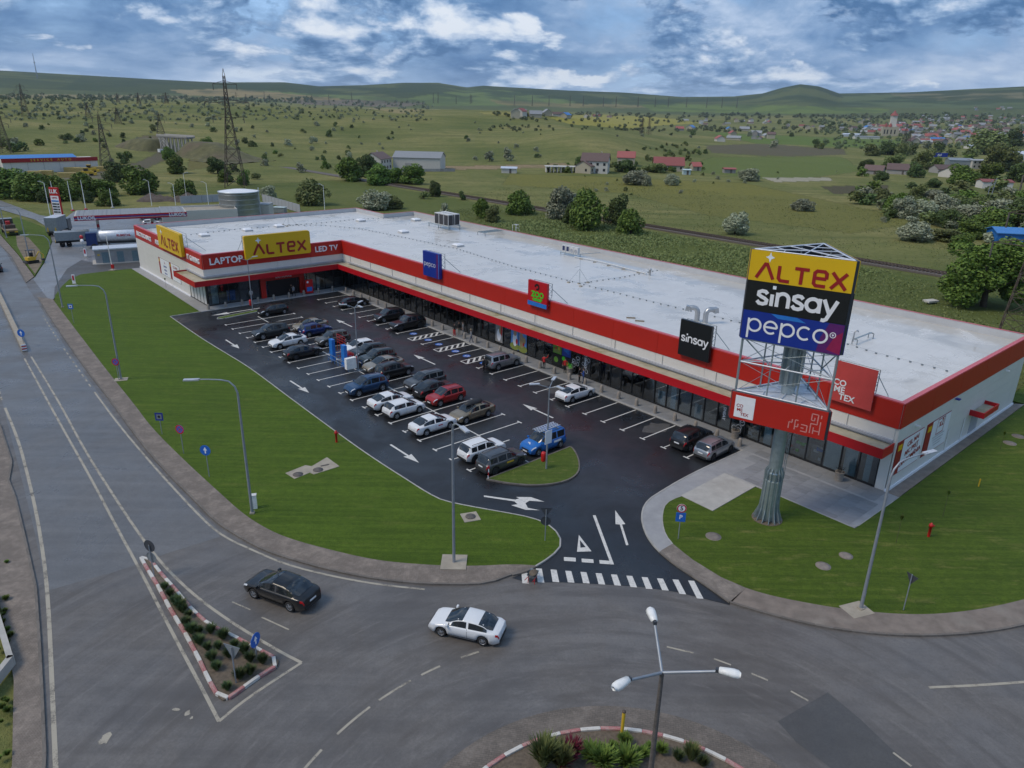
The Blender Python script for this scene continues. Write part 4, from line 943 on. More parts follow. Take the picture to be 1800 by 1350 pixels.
# posters on the end walls
def wall_poster(axis, pos, a0, a1, z0, z1, words, red_first=True, sz=.62):
    """framed advertisement: white sheet, dark red side strip with a yellow label"""
    if axis == 'right':
        mk = lambda s0, s1, y0, y1, d, nm, m_, par: MB().box2((pos-d-.02, s0, y0), (pos-d, s1, y1)).build(nm, m_, par)
        sh = mk(a0, a1, z0, z1, .075, 'poster', 'letter_red', bld); w = 1.15
        mk(a1-w, a1-.03, z0+.03, z1-.03, .10, 'poster_strip', 'letter_red', sh); mk(a0+.06, a1-w, z0+.08, z1-.06, .10, 'poster_sheet', 'letter_white', sh); mk(a1-w+.2, a1-.22, z1-.8, z1-.3, .122, 'poster_label', 'sign_yellow', sh)
        for i, t_ in enumerate(words):
            me = text_mesh(t_, sz, 'letter_red', .004, .02); o = placed(me, 'lettering', sh, (pos-.122-.002, (a0+a1-w)/2, z1-.62-i*sz*1.22), rot=(math.pi/2, 0, -math.pi/2))
            if len(words) == 3: o.rotation_euler = (math.pi/2-.0, R(-8), -math.pi/2)
        return sh
    mk = lambda s0, s1, y0, y1, d, nm, m_, par: MB().box2((s0, pos+d, y0), (s1, pos+d+.02, y1)).build(nm, m_, par)
    sh = mk(a0, a1, z0, z1, .075, 'poster', 'house_grey', bld); w = .8
    mk(a1-w, a1-.03, z0+.03, z1-.03, .10, 'poster_strip', 'letter_red', sh); mk(a0+.06, a1-w, z0+.06, z1-.06, .10, 'poster_sheet', 'letter_white', sh); mk(a1-w+.12, a1-.15, z1-.7, z1-.25, .122, 'poster_label', 'sign_yellow', sh)
    for i, t_ in enumerate(words): placed(text_mesh(t_, sz, 'letter_red' if i == 0 else 'sign_blue', .004, .01), 'lettering', sh, ((a0+a1-w)/2, pos+.124, z1-.55-i*sz*1.2), rot=(math.pi/2, 0, math.pi))
    return sh
# on the right wall +v is to the left as one looks at it
wall_poster('right', 0, -5.35, -.25, 1.31, 4.35, ['CEL MAI', 'MIC PREȚ', 'DIN ROMÂNIA'], sz=.6)
p2 = wall_poster('right', 0, -11.2, -6.05, 1.25, 4.35, ['x2'], sz=1.0)
for i in range(4): MB().box((0, 0, 0), (.006, 2.6-.35*i, .09)).build('small_print', 'gutter_grey', p2, (-.124, -9.1, 2.6-.27*i))
t_ = MB().ribbon([(-.75, -.7), (.75, -.7), (.75, .7), (-.75, .7)], .09, 0, 0, True); mb = MB().add([(0, a, b_) for a, b_, _ in t_.v], t_.f); mb.build('price_frame', 'letter_red', p2, (-.127, -9.1, 3.5))
wall_poster('left', 22.6, 106.3, 112.0, 1.32, 4.1, ['2x', 'garantie', 'extinsa', 'livrare'], sz=.5); wall_poster('left', 22.6, 101.3, 106.2, 1.32, 4.15, ['CEL MAI', 'MIC PREȚ'], sz=.6)
# small canopy over the side door, lamps, door
sc_ = MB().box2((-1.25, -20.3, 2.55), (-.08, -16.5, 2.7)).build('side_canopy', 'canopy_top', bld)
for a, b_ in (((-1.3, -20.35, 2.5), (-1.2, -16.45, 3.05)), ((-1.2, -20.35, 2.5), (-.06, -20.25, 3.05)), ((-1.2, -16.55, 2.5), (-.06, -16.45, 3.05))): MB().box2(a, b_).build('fascia_board', 'fascia_red', sc_)
MB().box2((-.10, -19.4, .1), (-.05, -17.4, 2.4)).build('side_door', 'gutter_grey', bld)
for v, z in ((-3.3, 5.0), (-24.5, 5.15)):
    o = MB().box2((-.42, v-.12, z), (-.07, v+.12, z+.12)).build('wall_lamp', 'lamp_white', bld)
MB().box2((-.45, -11.7, 5.35), (-.1, -11.3, 5.45)).build('wall_lamp', 'sign_blue', bld)
for v in (-15.3, -11.6): MB().tube([(-.14, v, .1), (-.14, v, 2.4 if v > -12 else 2.5)], .05, 6).build('downpipe', 'lamp_white', bld)
# ---- words on the red band
def band_word(txt, u, v, face, size, z=6.62):
    rz_ = {'front': -math.pi/2, 'side': math.pi}[face]
    off = (-.155, 0) if face == 'front' else (0, .155)
    placed(text_mesh(txt, size, 'letter_white', .05, .03, 1.05), 'lettering', bld, (u+off[0], v+off[1], z), rot=(math.pi/2, 0, rz_))
band_word('LAPTOP', 90, 19.2, 'front', 1.35, 6.62); band_word('LED TV', 90, 2.9, 'front', 1.2, 6.72)
band_word('ELECTROCASNICE', 118.8, 22.6, 'side', 1.0, 6.6); band_word('AUDIO', 110.6, 22.6, 'side', 1.0, 6.6); band_word('IT GAMING', 93.6, 22.6, 'side', 1.05, 6.6)

# ================================================================ signs standing up from the parapet
def sign_board(u0, u1, z0, z1, face, bg, label, cat='sign', base=None, rounded=.0, th=.22, group=None):
    """box sign fixed to the band, with a lattice brace behind; local X runs to the viewer's right, -Y is the front"""
    w = abs(u1-u0); h = z1-z0
    if face == 'long': c = FW((u0+u1)/2, .42); rz_ = F_ANG+math.pi
    elif face == 'wing': c = FW(89.55, (u0+u1)/2); rz_ = F_ANG-math.pi/2
    else: c = FW((u0+u1)/2, 23.0); rz_ = F_ANG+math.pi
    e = empty('facade_sign', (c.x, c.y, z0), rz_, label, cat, group)
    if rounded:
        poly = [(-w/2, 0), (w/2-.2, 0), (w/2, .2)]+[(w/2, h-rounded)]+arc(w/2-rounded, h-rounded, rounded, 0, 90, 5)+[(-w/2+.2, h), (-w/2, h-.1)]
    else: poly = [(-w/2, 0), (w/2, 0), (w/2, h), (-w/2, h)]
    t_ = MB().prism(poly, -th/2, th/2); mb = MB(); mb.add([(a, -c_, b_) for a, b_, c_ in t_.v], t_.f); mb.build('panel', bg, e)
    br = MB()
    for sx in (-1, 1):
        x = sx*(w/2-.12)
        br.tube([(x, th/2+.05, .1), (x, th/2+.05, h-.05)], .04, 6); br.tube([(x, th/2+.6, 1.45), (x, th/2+.6, h-.1)], .04, 6)
        zz = np.linspace(1.5, h-.15, 6)
        for i in range(5): br.tube([(x, th/2+(.05 if i % 2 else .6), zz[i]), (x, th/2+(.6 if i % 2 else .05), zz[i+1])], .025, 5)
        br.tube([(x, th/2+.1, .3), (x, th/2+.6, 1.5)], .03, 5); br.tube([(x, th/2+.6, h-.7), (x, th/2+3.2, .68+7.0-z0-.65)], .04, 5)
    br.tube([(-w/2+.1, th/2+.6, h-.1), (w/2-.1, th/2+.6, h-.1)], .035, 6); br.build('lattice_brace', 'galv', e)
    return e, w, h
def words(e, txt, h, th, m_, x, z, y=-.12, gap=.14):
    me, w = stroke_mesh(txt, h, th, m_, gap); o = placed(me, 'lettering', e, (x, y, z)); return w
def star(e, x, z, s, m_='star_white', y=-.13):
    p = []
    for k in range(8):
        a = k*math.pi/4+math.pi/2; r_ = s if k % 2 == 0 else s*.42; p.append((x+r_*math.cos(a), y, z+r_*math.sin(a)))
    MB().add(p, [tuple(range(8))]).build('star_emblem', m_, e)
e, w, h = sign_board(16.42, 5.84, 6.45, 10.0, 'wing', 'sign_yellow', 'large yellow sign with a red brand name and star above the shop entrance', rounded=.35, th=.5)
words(e, 'ALTEX', 1.42, .235, 'letter_red', .25, 1.35, y=-.27, gap=.2); star(e, -3.15, 2.75, .50, y=-.27)
e, w, h = sign_board(108.5, 97.2, 6.35, 9.9, 'left', 'sign_yellow', 'large yellow sign with a red brand name and star on the windowless side wall', rounded=.35, th=.5)
words(e, 'ALTEX', 1.42, .235, 'letter_red', .25, 1.35, y=-.27, gap=.2); star(e, -3.4, 2.75, .50, y=-.27)
e, w, h = sign_board(65.2, 61.35, 6.5, 9.92, 'long', 'sign_blue', 'small blue square sign with thin white lettering on the red band', th=.5)
words(e, 'pepco', .50, .13, 'letter_white', -.25, 1.7, y=-.27)
MB().box((1.55, -.258, 1.7), (.5, .012, 3.3)).build('purple_stripe', 'sign_purple', e); MB().box((1.86, -.262, 1.7), (.12, .012, 3.3)).build('cyan_stripe', 'sign_cyan', e)
e, w, h = sign_board(43.25, 39.95, 6.8, 9.8, 'long', 'fascia_red', 'red square pet shop sign with green lettering and a parrot emblem', th=.3)
MB().box((0, -.165, .28), (w-.02, .03, .5)).build('blue_stripe', 'sign_cyan', e)
placed(text_mesh('ZOO', .92, 'zoo_green', .012, .045, 1.0), 'lettering', e, (.05, -.17, 1.42), rot=(math.pi/2, 0, 0)); placed(text_mesh('center', .66, 'zoo_green', .012, .03, .95), 'lettering', e, (.05, -.17, .88), rot=(math.pi/2, 0, 0))
t_ = MB().ribbon(arc(-.05, 2.35, .28, -120, 150, 14)+[(-.45, 2.45)], .22); mb = MB(); mb.add([(a, -.17, b_) for a, b_, _ in t_.v], t_.f); mb.add([(-.55, -.172, 2.42), (-.3, -.172, 2.25), (-.25, -.172, 2.6)], [(0, 1, 2)]); mb.build('parrot_emblem', 'sign_black', e)
e, w, h = sign_board(21.12, 17.55, 6.4, 9.95, 'long', 'sign_black', 'black square sign with bold white lettering on the red band', th=.3)
words(e, 'sinsay', .60, .23, 'letter_white', 0, 1.75, y=-.155, gap=.06); MB().box((-.86, -.17, 2.20), (.14, .02, .16)).build('letter_dot', 'letter_white', e)
e, w, h = sign_board(5.7, 2.22, 6.5, 9.93, 'long', 'banner_red', 'red banner sign with stacked white letters on a frame at the building corner', th=.05)
for t_, x, z in (('CO', -1.05, 1.62), ('ME', -1.0, 1.04), ('TEX', -.3, .46)): placed(text_mesh(t_, .72, 'letter_white', .008, .016), 'lettering', e, (x, -.05, z), rot=(math.pi/2, 0, 0))

# ================================================================ on the roof
ZR = 7.0
def skylight(u, v):
    e = empty('roof_skylight', FW(u, v, ZR), F_ANG, 'low white skylight dome on the white roof', 'skylight', 'skylights on the white roof')
    MB().box((0, 0, .14), (1.5, 1.5, .28)).build('upstand', 'parapet_in', e)
    mb = MB(); mb.add([(-.78, -.78, .28), (.78, -.78, .28), (.78, .78, .28), (-.78, .78, .28), (-.5, -.5, .48), (.5, -.5, .48), (.5, .5, .48), (-.5, .5, .48)], [(0, 1, 5, 4), (1, 2, 6, 5), (2, 3, 7, 6), (3, 0, 4, 7), (4, 5, 6, 7)]); mb.build('dome', 'letter_white', e)
for px, py in [(359, 414), (435, 405), (490, 398), (634, 388), (709, 408), (805, 432), (731, 387)]:
    p = P(px, py, ZR+.1); skylight(*FI(p.x, p.y))
def hvac_big(u, v):
    e = empty('rooftop_chiller', FW(u, v, ZR), F_ANG, 'cluster of tall dark grilled cooling units on a steel frame at the roof edge', 'air conditioner')
    fr = MB()
    for x in (-2.6, 0, 2.6):
        for y in (-1.1, 1.1): fr.box((x, y, .25), (.1, .1, .5))
    fr.box((0, 1.1, .52), (5.6, .14, .1)); fr.box((0, -1.1, .52), (5.6, .14, .1)); fr.build('steel_frame', 'galv', e)
    for i, (x, y) in enumerate([(-2.0, .6), (-.75, .6), (.5, .6), (-1.9, -.7), (-.6, -.7), (.7, -.7)]):
        c = MB().box((x, y, 1.45), (1.1, .95, 1.75)).build('cooling_unit', 'hvac_white', e); MB().box((x, y+.49, 1.45), (.95, .03, 1.5)).build('grille', 'hvac_dark', c); MB().box((x-.56, y, 1.45), (.03, .8, 1.5)).build('grille', 'hvac_dark', c)
    return e
hvac_big(*FI(*P(781, 400, ZR)[:2])).scale = (1.22,)*3
def hvac_small(px, py, lab):
    p = P(px, py, ZR); e = empty('rooftop_condenser', p, F_ANG, lab, 'air conditioner')
    fr = MB(); fr.box((0, 0, .4), (3.6, .1, .08)); fr.box((0, .9, .4), (3.6, .1, .08))
    for x in (-1.7, 1.7):
        for y in (0, .9): fr.box((x, y, .2), (.08, .08, .4))
    fr.tube([(-1.7, -.1, .45), (-2.8, -3.4, .5)], .05, 5); fr.build('steel_frame', 'galv', e)
    for i in range(4):
        c = MB().box((1.3-.9*i, .45, .98), (.8, .5, 1.1)).build('condenser', 'hvac_white', e)
        if i < 2: MB().box((1.3-.9*i, .72, 1.05), (.5, .03, .7)).build('grille', 'hvac_blue', c)
        else: MB().lathe([(.02, 0), (.26, 0), (.29, .03), (.29, -.02)], 14, (1.3-.9*i, .71, .9), axis='Y').build('fan_ring', 'gutter_grey', c)
hvac_small(1006, 449, 'row of small white condensers with fans on a low roof frame')
def rack(px, py, L, W, lab, nb=5, d=0):
    p = P(px, py, ZR); e = empty('roof_frame', p, F_ANG+d, lab, 'metal frame'); mb = MB()
    for s in (-1, 1):
        mb.box((0, s*W/2, .55), (L, .08, .08))
        for x in (-L/2, L/2): mb.box((x, s*W/2, .27), (.07, .07, .55))
    mb.build('frame', 'galv_dark', e)
    for i in range(nb): MB().box((-L/2+.2+(L-.4)*i/max(1, nb-1), 0, .62), (.08, W, .06)).build('crossbar', 'galv', e)
rack(865, 412, 2.2, 5.0, 'empty steel support frame lying near the back parapet', 6); rack(1516, 600, .5, 3.6, 'pair of long steel rails on legs on the roof behind the tall sign', 2)
e = empty('roof_ladder_guard', P(904, 404, 7.8), F_ANG, 'small white ladder guard rail on the back parapet', 'guard rail')
for x in (-.5, .5):
    MB().tube([(x, 0, -.8), (x, 0, .9), (x, -.7, .9), (x, -.7, -.2)], .03, 6).build('rail', 'steel_white', e)
for z in (.3, .9): MB().tube([(-.5, -.7, z), (.5, -.7, z)], .03, 6).build('rail', 'steel_white', e)
for y in (-.2, -.45): MB().tube([(-.5, y, .9), (.5, y, .9)], .025, 6).build('rail', 'steel_white', e)
def goose(px, py, ang, lab):
    p = P(px, py, ZR); e = empty('roof_duct', p, ang, lab, 'duct'); e.scale = (.86,)*3
    MB().tube([(0, 0, 0), (0, 0, 1.2), (.06, 0, 1.5), (.25, 0, 1.75), (.55, 0, 1.85), (1.0, 0, 1.8)], .33, 14, cap=False).build('bent_duct', 'pipe_zinc', e)
    MB().box((1.25, 0, 1.72), (.55, .75, .62), mat=Matrix.Rotation(R(-12), 3, 'Y')).build('cowl', 'pipe_zinc', e); MB().box((1.50, 0, 1.66), (.06, .66, .5), mat=Matrix.Rotation(R(-12), 3, 'Y')).build('cowl_mesh', 'hvac_dark', e)
    MB().lathe([(.5, 0), (.42, .15), (.36, .16)], 14).build('collar', 'membrane', e)
goose(1224.5, 566, R(165), 'left of two bent zinc ducts behind the black sign'); goose(1239, 569, R(12), 'right of two bent zinc ducts behind the black sign')
e = empty('roof_vent', P(1499, 600, ZR), 0, 'slim curved vent pipe beside the roof rails', 'pipe'); MB().tube([(0, 0, 0), (0, 0, .9), (.1, 0, 1.1), (.3, 0, 1.15), (.4, 0, 1.0)], .08, 8).build('pipe', 'pipe_zinc', e)
e = empty('roof_vent', P(1142, 484, ZR), 0, 'short round vent stack near the back parapet', 'pipe'); MB().lathe([(.16, 0), (.16, .7), (.22, .72), (.22, .95), (0, 1.0)], 12).build('stack', 'pipe_zinc', e)
for px, py, lab in ((1109, 558.5, 'timber offcut lying alone on the white roof, the farther of two'), (1124.5, 564, 'timber offcut lying on the white roof, the nearer of two')):
    p = P(px, py, ZR+.06); o = MB().box((0, 0, 0), (1.0, .16, .1)).build('timber_plank', 'wood', None, p, R(-8)); tag(o, lab, 'plank')
# lightning rods on tripods with block feet, and the conductor dots between them
def rod(px, py, lab, h=3.2):
    p = P(px, py, ZR); e = empty('lightning_rod', p, F_ANG, lab, 'lightning rod', 'lightning rods on the white roof')
    MB().tube([(0, 0, 0), (0, 0, h)], [.03, .012], 6).build('mast', 'galv', e)
    for k in range(3):
        a = k*2.094+.4; x, y = 1.5*math.cos(a), 1.5*math.sin(a)
        MB().tube([(0, 0, h*.62), (x, y, .08)], .02, 5).build('stay', 'galv', e); MB().box((x, y, .06), (.34, .34, .12)).build('block_foot', 'concrete_tan', e)
    MB().box((0, 0, .06), (.3, .3, .12)).build('block_foot', 'concrete_tan', e)
rod(1018, 499, 'tripod lightning rod on the white roof behind the pet shop sign'); rod(508, 396, 'tripod lightning rod on the white roof beyond the yellow signs')
dot = MB().box((0, 0, .06), (.16, .16, .12)).mesh('conductor_block', 'galv_dark')
def dots(pts, lab):
    ps = [P(a, b_, ZR) for a, b_ in pts]; q = resample(ps, 1.05)
    e = empty('conductor_line', (q[0].x, q[0].y, ZR), 0, lab, 'cable')
    for p in q: placed(dot, 'conductor_block', e, (p.x-q[0].x, p.y-q[0].y, 0))
    mb = MB(); mb.tube([(p.x-q[0].x, p.y-q[0].y, .14) for p in q], .012, 4); mb.build('cable', 'galv_dark', e)
dots([(336, 413), (420, 403), (505, 397), (580, 391), (625, 386), (700, 383)], 'line of dark cable blocks across the roof of the left wing')
dots([(505, 397), (560, 396), (630, 402), (705, 417), (800, 437), (905, 470), (1018, 499), (1140, 530), (1200, 544), (1300, 568)], 'long line of dark cable blocks down the middle of the roof')
dots([(1018, 499), (1090, 489), (1155, 476)], 'short line of cable blocks from the tripod rod to the back parapet')
dots([(1490, 606), (1540, 622), (1600, 637), (1664, 653)], 'line of cable blocks behind the red banner sign')
o = MB(); q = [P(1010, 453, ZR), P(1060, 463, ZR), P(1136, 483, ZR)]; o.tube([(p.x, p.y, ZR+.16) for p in q], .09, 6); o = o.build('roof_pipe', 'hvac_white'); tag(o, 'white insulated pipe running along the roof from the condensers', 'pipe')
for k in range(5):
    p = q[0].lerp(q[2], (k+.5)/5); MB().box((0, 0, .06), (.5, .25, .12)).build('pipe_block', 'concrete_tan', o, (p.x, p.y, ZR))
# bollards along the walk
def bollard_mesh(): return MB().lathe([(.21, 0), (.21, .04), (.185, .5), (.16, .72), (.10, .80), (0, .82)], 12).mesh('bollard', 'bollard_tan')
bm_ = bollard_mesh()
def bollard(u, v, lab, grp): tag(placed(bm_, 'bollard', None, FW(u, v, .10)), lab, 'bollard', grp)
for k in range(31): bollard(12.3+2.45*k, 1.95, 'tan concrete bollard in the row along the long shop front', 'bollards along the long shop front')
for k in range(9): bollard(88.1, 3.2+2.5*k, 'tan concrete bollard before the shop entrance of the left wing', 'bollards before the left wing')
for u, v, lab in ((13.6, .75, 'round tan planter tub with dark shrub beside the decorated glass'), (35.6, .7, 'round tan planter tub beside the pet shop posters'), (3.3, 1.2, 'round tan planter tub with dark shrub by the corner entrance')):
    e = empty('planter_tub', FW(u, v, .11), 0, lab, 'planter'); MB().lathe([(.32, 0), (.36, .75), (.40, .8), (.34, .8), (.3, .72), (0, .72)], 16).build('tub', 'bollard_tan', e)
    mb = MB()
    for k in range(160):
        a, r_, z = random.uniform(0, 6.28), random.uniform(0, .34), random.uniform(.7, 1.25); c = Vector((r_*math.cos(a), r_*math.sin(a), z)); d = Vector((random.gauss(0, 1), random.gauss(0, 1), random.gauss(0, 1))).normalized()*.09; s_ = d.orthogonal().normalized()*.03
        mb.add([c-s_, c+s_, c+d], [(0, 1, 2)])
    mb.build('shrub', 'cloth_black' if u < 20 else 'zoo_green', e)
# ================================================================ tall three sided sign on a steel column
PC = Vector((19.4, 47.94)); PR_ = 3.58; PA = [R(175.7), R(295.7), R(55.7)]
pyl = empty('pylon_sign', (PC.x, PC.y, .1), 0, 'tall three sided advertising sign on a ribbed galvanised column', 'sign')
PV = [Vector((PR_*math.cos(a), PR_*math.sin(a))) for a in PA]
zt, zm, zb, zl = 20.26-.1, 14.19-.1, 10.25-.1, 8.22-.1
col = MB()
def col_ring(r_, z, k=16): return [(r_*math.cos(2*math.pi*i/k), r_*math.sin(2*math.pi*i/k), z) for i in range(k)]
prof = [(.62, 0), (.62, 3.3), (.52, 3.35), (.52, 3.9), (.47, 4.0), (.47, zb), (.47, 12.6), (.47, zt-.4)]
col.lathe(prof, 16, smooth=False); col.build('column', 'galv', pyl)
for k in range(14):                                           # gusset fins that splay at the foot
    a = 2*math.pi*k/14; c, s_ = math.cos(a), math.sin(a); t = Vector((-s_, c))*.018
    pr = [(.60, 0), (1.08, 0), (1.05, .12), (.74, 1.0), (.68, 2.0), (.68, 4.0), (.54, 4.3), (.50, 4.3)]
    mb = MB(); L = [(c*r_+t.x, s_*r_+t.y, z) for r_, z in pr]; L2 = [(c*r_-t.x, s_*r_-t.y, z) for r_, z in pr]; m_ = len(pr)
    mb.add(L, [tuple(range(m_))]); mb.add(L2, [tuple(range(m_))[::-1]]); mb.add(L+L2, [(i, (i+1) % m_, (i+1) % m_+m_, i+m_) for i in range(m_)]); mb.build('fin', 'galv', pyl)
for k in range(8):                                            # stiffener collar half way up
    a = 2*math.pi*k/8+.2; MB().box((.58*math.cos(a), .58*math.sin(a), 12.2), (.26, .03, 2.8), a).build('fin', 'galv', pyl)
MB().lathe([(1.12, 0), (1.12, .05), (.6, .06)], 20).build('base_plate', 'soil', pyl)
for i in range(3):
    MB().tube([(PV[i].x, PV[i].y, zl+.1), (PV[i].x, PV[i].y, zt)], .085, 8).build('corner_post', 'galv', pyl)
def truss(z, r_=.06):
    mb = MB()
    for i in range(3):
        a, b_ = PV[i], PV[(i+1) % 3]; mb.tube([(a.x, a.y, z), (b_.x, b_.y, z)], r_, 6); mb.tube([(a.x, a.y, z), (0, 0, z)], r_*.9, 6)
        m_ = (a+b_)/2; mb.tube([(m_.x, m_.y, z), (0, 0, z)], r_*.7, 6); q = a.lerp(b_, .3); q2 = a.lerp(b_, .7); mb.tube([(q.x, q.y, z), (a.x*.45, a.y*.45, z)], r_*.6, 5); mb.tube([(q2.x, q2.y, z), (b_.x*.45, b_.y*.45, z)], r_*.6, 5)
    mb.build('truss', 'steel_white', pyl)
for z in (zt-.02, zm-.1, 12.35, zb+.05, zl+.2): truss(z)
for i in range(3):                                             # posts and crossed wires in the open middle
    a, b_ = PV[i], PV[(i+1) % 3]
    for f in (.33, .67):
        q = a.lerp(b_, f)*.93; MB().tube([(q.x, q.y, zl+.3), (q.x, q.y, zt-.1)], .055, 6).build('inner_post', 'galv', pyl)
    for s0, s1 in ((zb, 12.35), (12.35, zm)):
        MB().tube([(a.x, a.y, s0), (b_.x, b_.y, s1)], .02, 5).build('wire', 'galv', pyl); MB().tube([(a.x, a.y, s1), (b_.x, b_.y, s0)], .02, 5).build('wire', 'galv', pyl)
    q0, q1 = a.lerp(b_, .33)*.93, a*.98; MB().tube([(q0.x, q0.y, 12.35), (q1.x, q1.y, zm)], .05, 5).build('strut', 'galv', pyl)
lad = MB(); dl = Vector((math.cos(R(-5)), math.sin(R(-5)))); sdv = Vector((-dl.y, dl.x))
for s_ in (-.2, .2): lad.tube([(dl.x*.66+sdv.x*s_, dl.y*.66+sdv.y*s_, 3.5), (dl.x*.66+sdv.x*s_, dl.y*.66+sdv.y*s_, zb)], .02, 5)
for k in range(20): z = 3.7+k*.32; lad.tube([(dl.x*.66-sdv.x*.2, dl.y*.66-sdv.y*.2, z), (dl.x*.66+sdv.x*.2, dl.y*.66+sdv.y*.2, z)], .015, 5)
lad.build('ladder', 'galv', pyl)
hT = (zt-zm)/3
for i in range(3):                                             # one face of panels on each side
    a, b_ = PV[i], PV[(i+1) % 3]; mid = (a+b_)/2; d = (b_-a); W = d.length+.25; rz_ = math.atan2(d.y, d.x); nrm = Vector((d.y, -d.x)).normalized()
    def pan(z0, z1, m_, nm='sign_panel'):
        p = mid+nrm*.16; o = MB().box((0, -.08, 0), (W, .06, z1-z0-.02)).build(nm, m_, pyl, (p.x, p.y, (z0+z1)/2), rz_); 
        MB().box((0, .04, 0), (W+.05, .18, z1-z0)).build('panel_back', 'sign_back', o); return o
    o = pan(zm+2*hT, zt, 'sign_yellow')
    o2 = pan(zm+hT, zm+2*hT, 'sign_black'); o3 = pan(zm, zm+hT, 'sign_blue'); o4 = pan(zl, zb, 'panel_red')
    if i == 0:
        me, w = stroke_mesh('ALTEX', .95, .23, 'letter_red', .18); placed(me, 'lettering', o, (.1, -.115, -.32)); 
        p = [(-1.95+(.30 if k % 2 == 0 else .12)*math.cos(k*math.pi/4), -.12, .62+(.34 if k % 2 == 0 else .14)*math.sin(k*math.pi/4)) for k in range(8)]; MB().add(p, [tuple(range(8))]).build('star_emblem', 'star_white', o)
        me, w = stroke_mesh('sinsay', 1.0, .24, 'letter_white', .05); placed(me, 'lettering', o2, (.05, -.115, -.02)); MB().box((-1.40, -.125, .72), (.22, .02, .22)).build('letter_dot', 'star_white', o2)
        me, w = stroke_mesh('pepco', .98, .145, 'letter_white', .10); placed(me, 'lettering', o3, (-.25, -.125, .05))
        MB().add([(1.75, -.114, -hT/2+.02), (W/2-.01, -.114, -hT/2+.02), (W/2-.01, -.114, hT/2-.02), (2.3, -.114, hT/2-.02), (1.9, -.114, 0)], [(0, 1, 2, 3, 4)]).build('purple_field', 'sign_purple', o3)
        MB().add([(2.35, -.117, -.75), (W/2-.02, -.117, -.95), (W/2-.02, -.117, .55), (2.75, -.117, .2)], [(0, 1, 2, 3)]).build('magenta_field', 'sign_magenta', o3)
        MB().add([(-.9, -.117, .72), (.9, -.117, .72), (.3, -.117, hT/2-.02), (-1.4, -.117, hT/2-.02)], [(0, 1, 2, 3)]).build('cyan_field', 'sign_cyan', o3)
        t_ = MB().ribbon(arc(2.62, .25, .17, 0, 360, 16), .05); mb = MB().add([(x, -.122, z) for x, z, _ in t_.v], t_.f); mb.add([(2.62, -.123, .16), (2.70, -.123, .27), (2.66, -.123, .32), (2.62, -.123, .28), (2.58, -.123, .32), (2.54, -.123, .27)], [(0, 1, 2, 3, 4, 5)]); mb.build('heart_emblem', 'letter_white', o3)
        MB().box((-2.25, -.118, .0), (1.38, .02, 1.62)).build('logo_square', 'letter_white', o4)
        for t_, x, z in (('CO', -2.58, .06), ('ME', -2.56, -.24), ('TEX', -2.2, -.54)): placed(text_mesh(t_, .32, 'letter_red', .004, .006), 'lettering', o4, (x, -.132, z), rot=(math.pi/2, 0, 0))
        mat('pale_red', (.55, .22, .20), .5); lab = MB()
        L = [((0, 0), (0, 2)), ((0, 2), (1, 2)), ((1, 2), (1, 3)), ((2, 0), (2, 3)), ((2, 3), (3, 3)), ((2, 1), (3, 1)), ((3, 1), (3, 2)), ((4, 0), (6, 0)), ((4, 1), (5, 1)), ((4, 2), (6, 2)), ((6, 0), (6, 2)), ((7, 0), (7, 3)), ((7, 3), (9, 3)), ((8, 0), (8, 2)), ((8, 1), (10, 1)), ((10, 0), (10, 4)), ((9, 3), (9, 6)), ((7, 4), (8, 4)), ((7, 4), (7, 6)), ((7, 6), (9, 6)), ((8, 5), (8, 4)), ((10, 5), (10, 6))]
        for j, (q0, q1) in enumerate(L):
            t_ = MB().ribbon([(.85+q0[0]*.2, -.72+q0[1]*.235), (.85+q1[0]*.2+(.0001), -.72+q1[1]*.235)], .075); lab.add([(x, -.114-.001*(j % 3), z) for x, z, _ in t_.v], t_.f)
        lab.build('line_pattern', 'pale_red', o4)
    else:
        for oo, (t_, h_, th_, m_) in zip((o, o2, o3), (('ALTEX', .95, .23, 'letter_red'), ('sinsay', 1.0, .24, 'letter_white'), ('pepco', .98, .145, 'letter_white'))):
            me, w = stroke_mesh(t_, h_, th_, m_, .1); placed(me, 'lettering', oo, (0, -.125, -.05))
mb = MB().add([(p.x*.985, p.y*.985, zb-.02) for p in PV], [(0, 1, 2)]); mb.build('panel_floor', 'steel_white', pyl)

# ================================================================ lamps
def curve_lamp(px, py, H_, ang, lab, grp='curved street lamps along the road', led=True, arm=2.6):
    p = P(px, py, .1); e = empty('street_lamp', p, ang, lab, 'street lamp', grp)
    MB().tube([(0, 0, 0), (0, 0, H_-1.4), (0, 0, H_-1.0), (.15, 0, H_-.5), (.5, 0, H_-.12), (1.0, 0, H_), (arm*.7, 0, H_+.06), (arm, 0, H_+.08)], [.11, .075, .07, .06, .055, .05, .045, .04], 10).build('pole', 'lamp_grey', e)
    mb = MB().box((arm+.35, 0, H_+.07), (1.0, .30, .09)); mb.box((arm-.05, 0, H_+.09), (.3, .14, .12)); mb.build('lamp_head', 'lamp_head', e)
    MB().box((0, 0, .05), (.34, .34, .1)).build('base_plate', 'concrete_tan', e); MB().box((.0, -.09, 1.1), (.10, .03, .35)).build('service_door', 'lamp_grey', e)
    return e
axL = math.atan2(up.y, up.x)
curve_lamp(443.5, 902, 10.6, R(188), 'curved grey street lamp with a white cabinet at its foot')
curve_lamp(213, 667, 10.5, R(200), 'curved grey street lamp with a no stopping sign at its foot')
curve_lamp(110, 540, 10.5, R(195), 'curved grey street lamp beside the bus stop sign')
curve_lamp(1513, 1070, 10.1, R(25), 'curved grey street lamp on the right hand lawn with a flat head')
curve_lamp(52, 455, 9.5, R(195), 'curved grey street lamp by the mini excavator'); curve_lamp(12, 418, 9.5, R(195), 'curved grey street lamp beside the parked flatbed lorry')
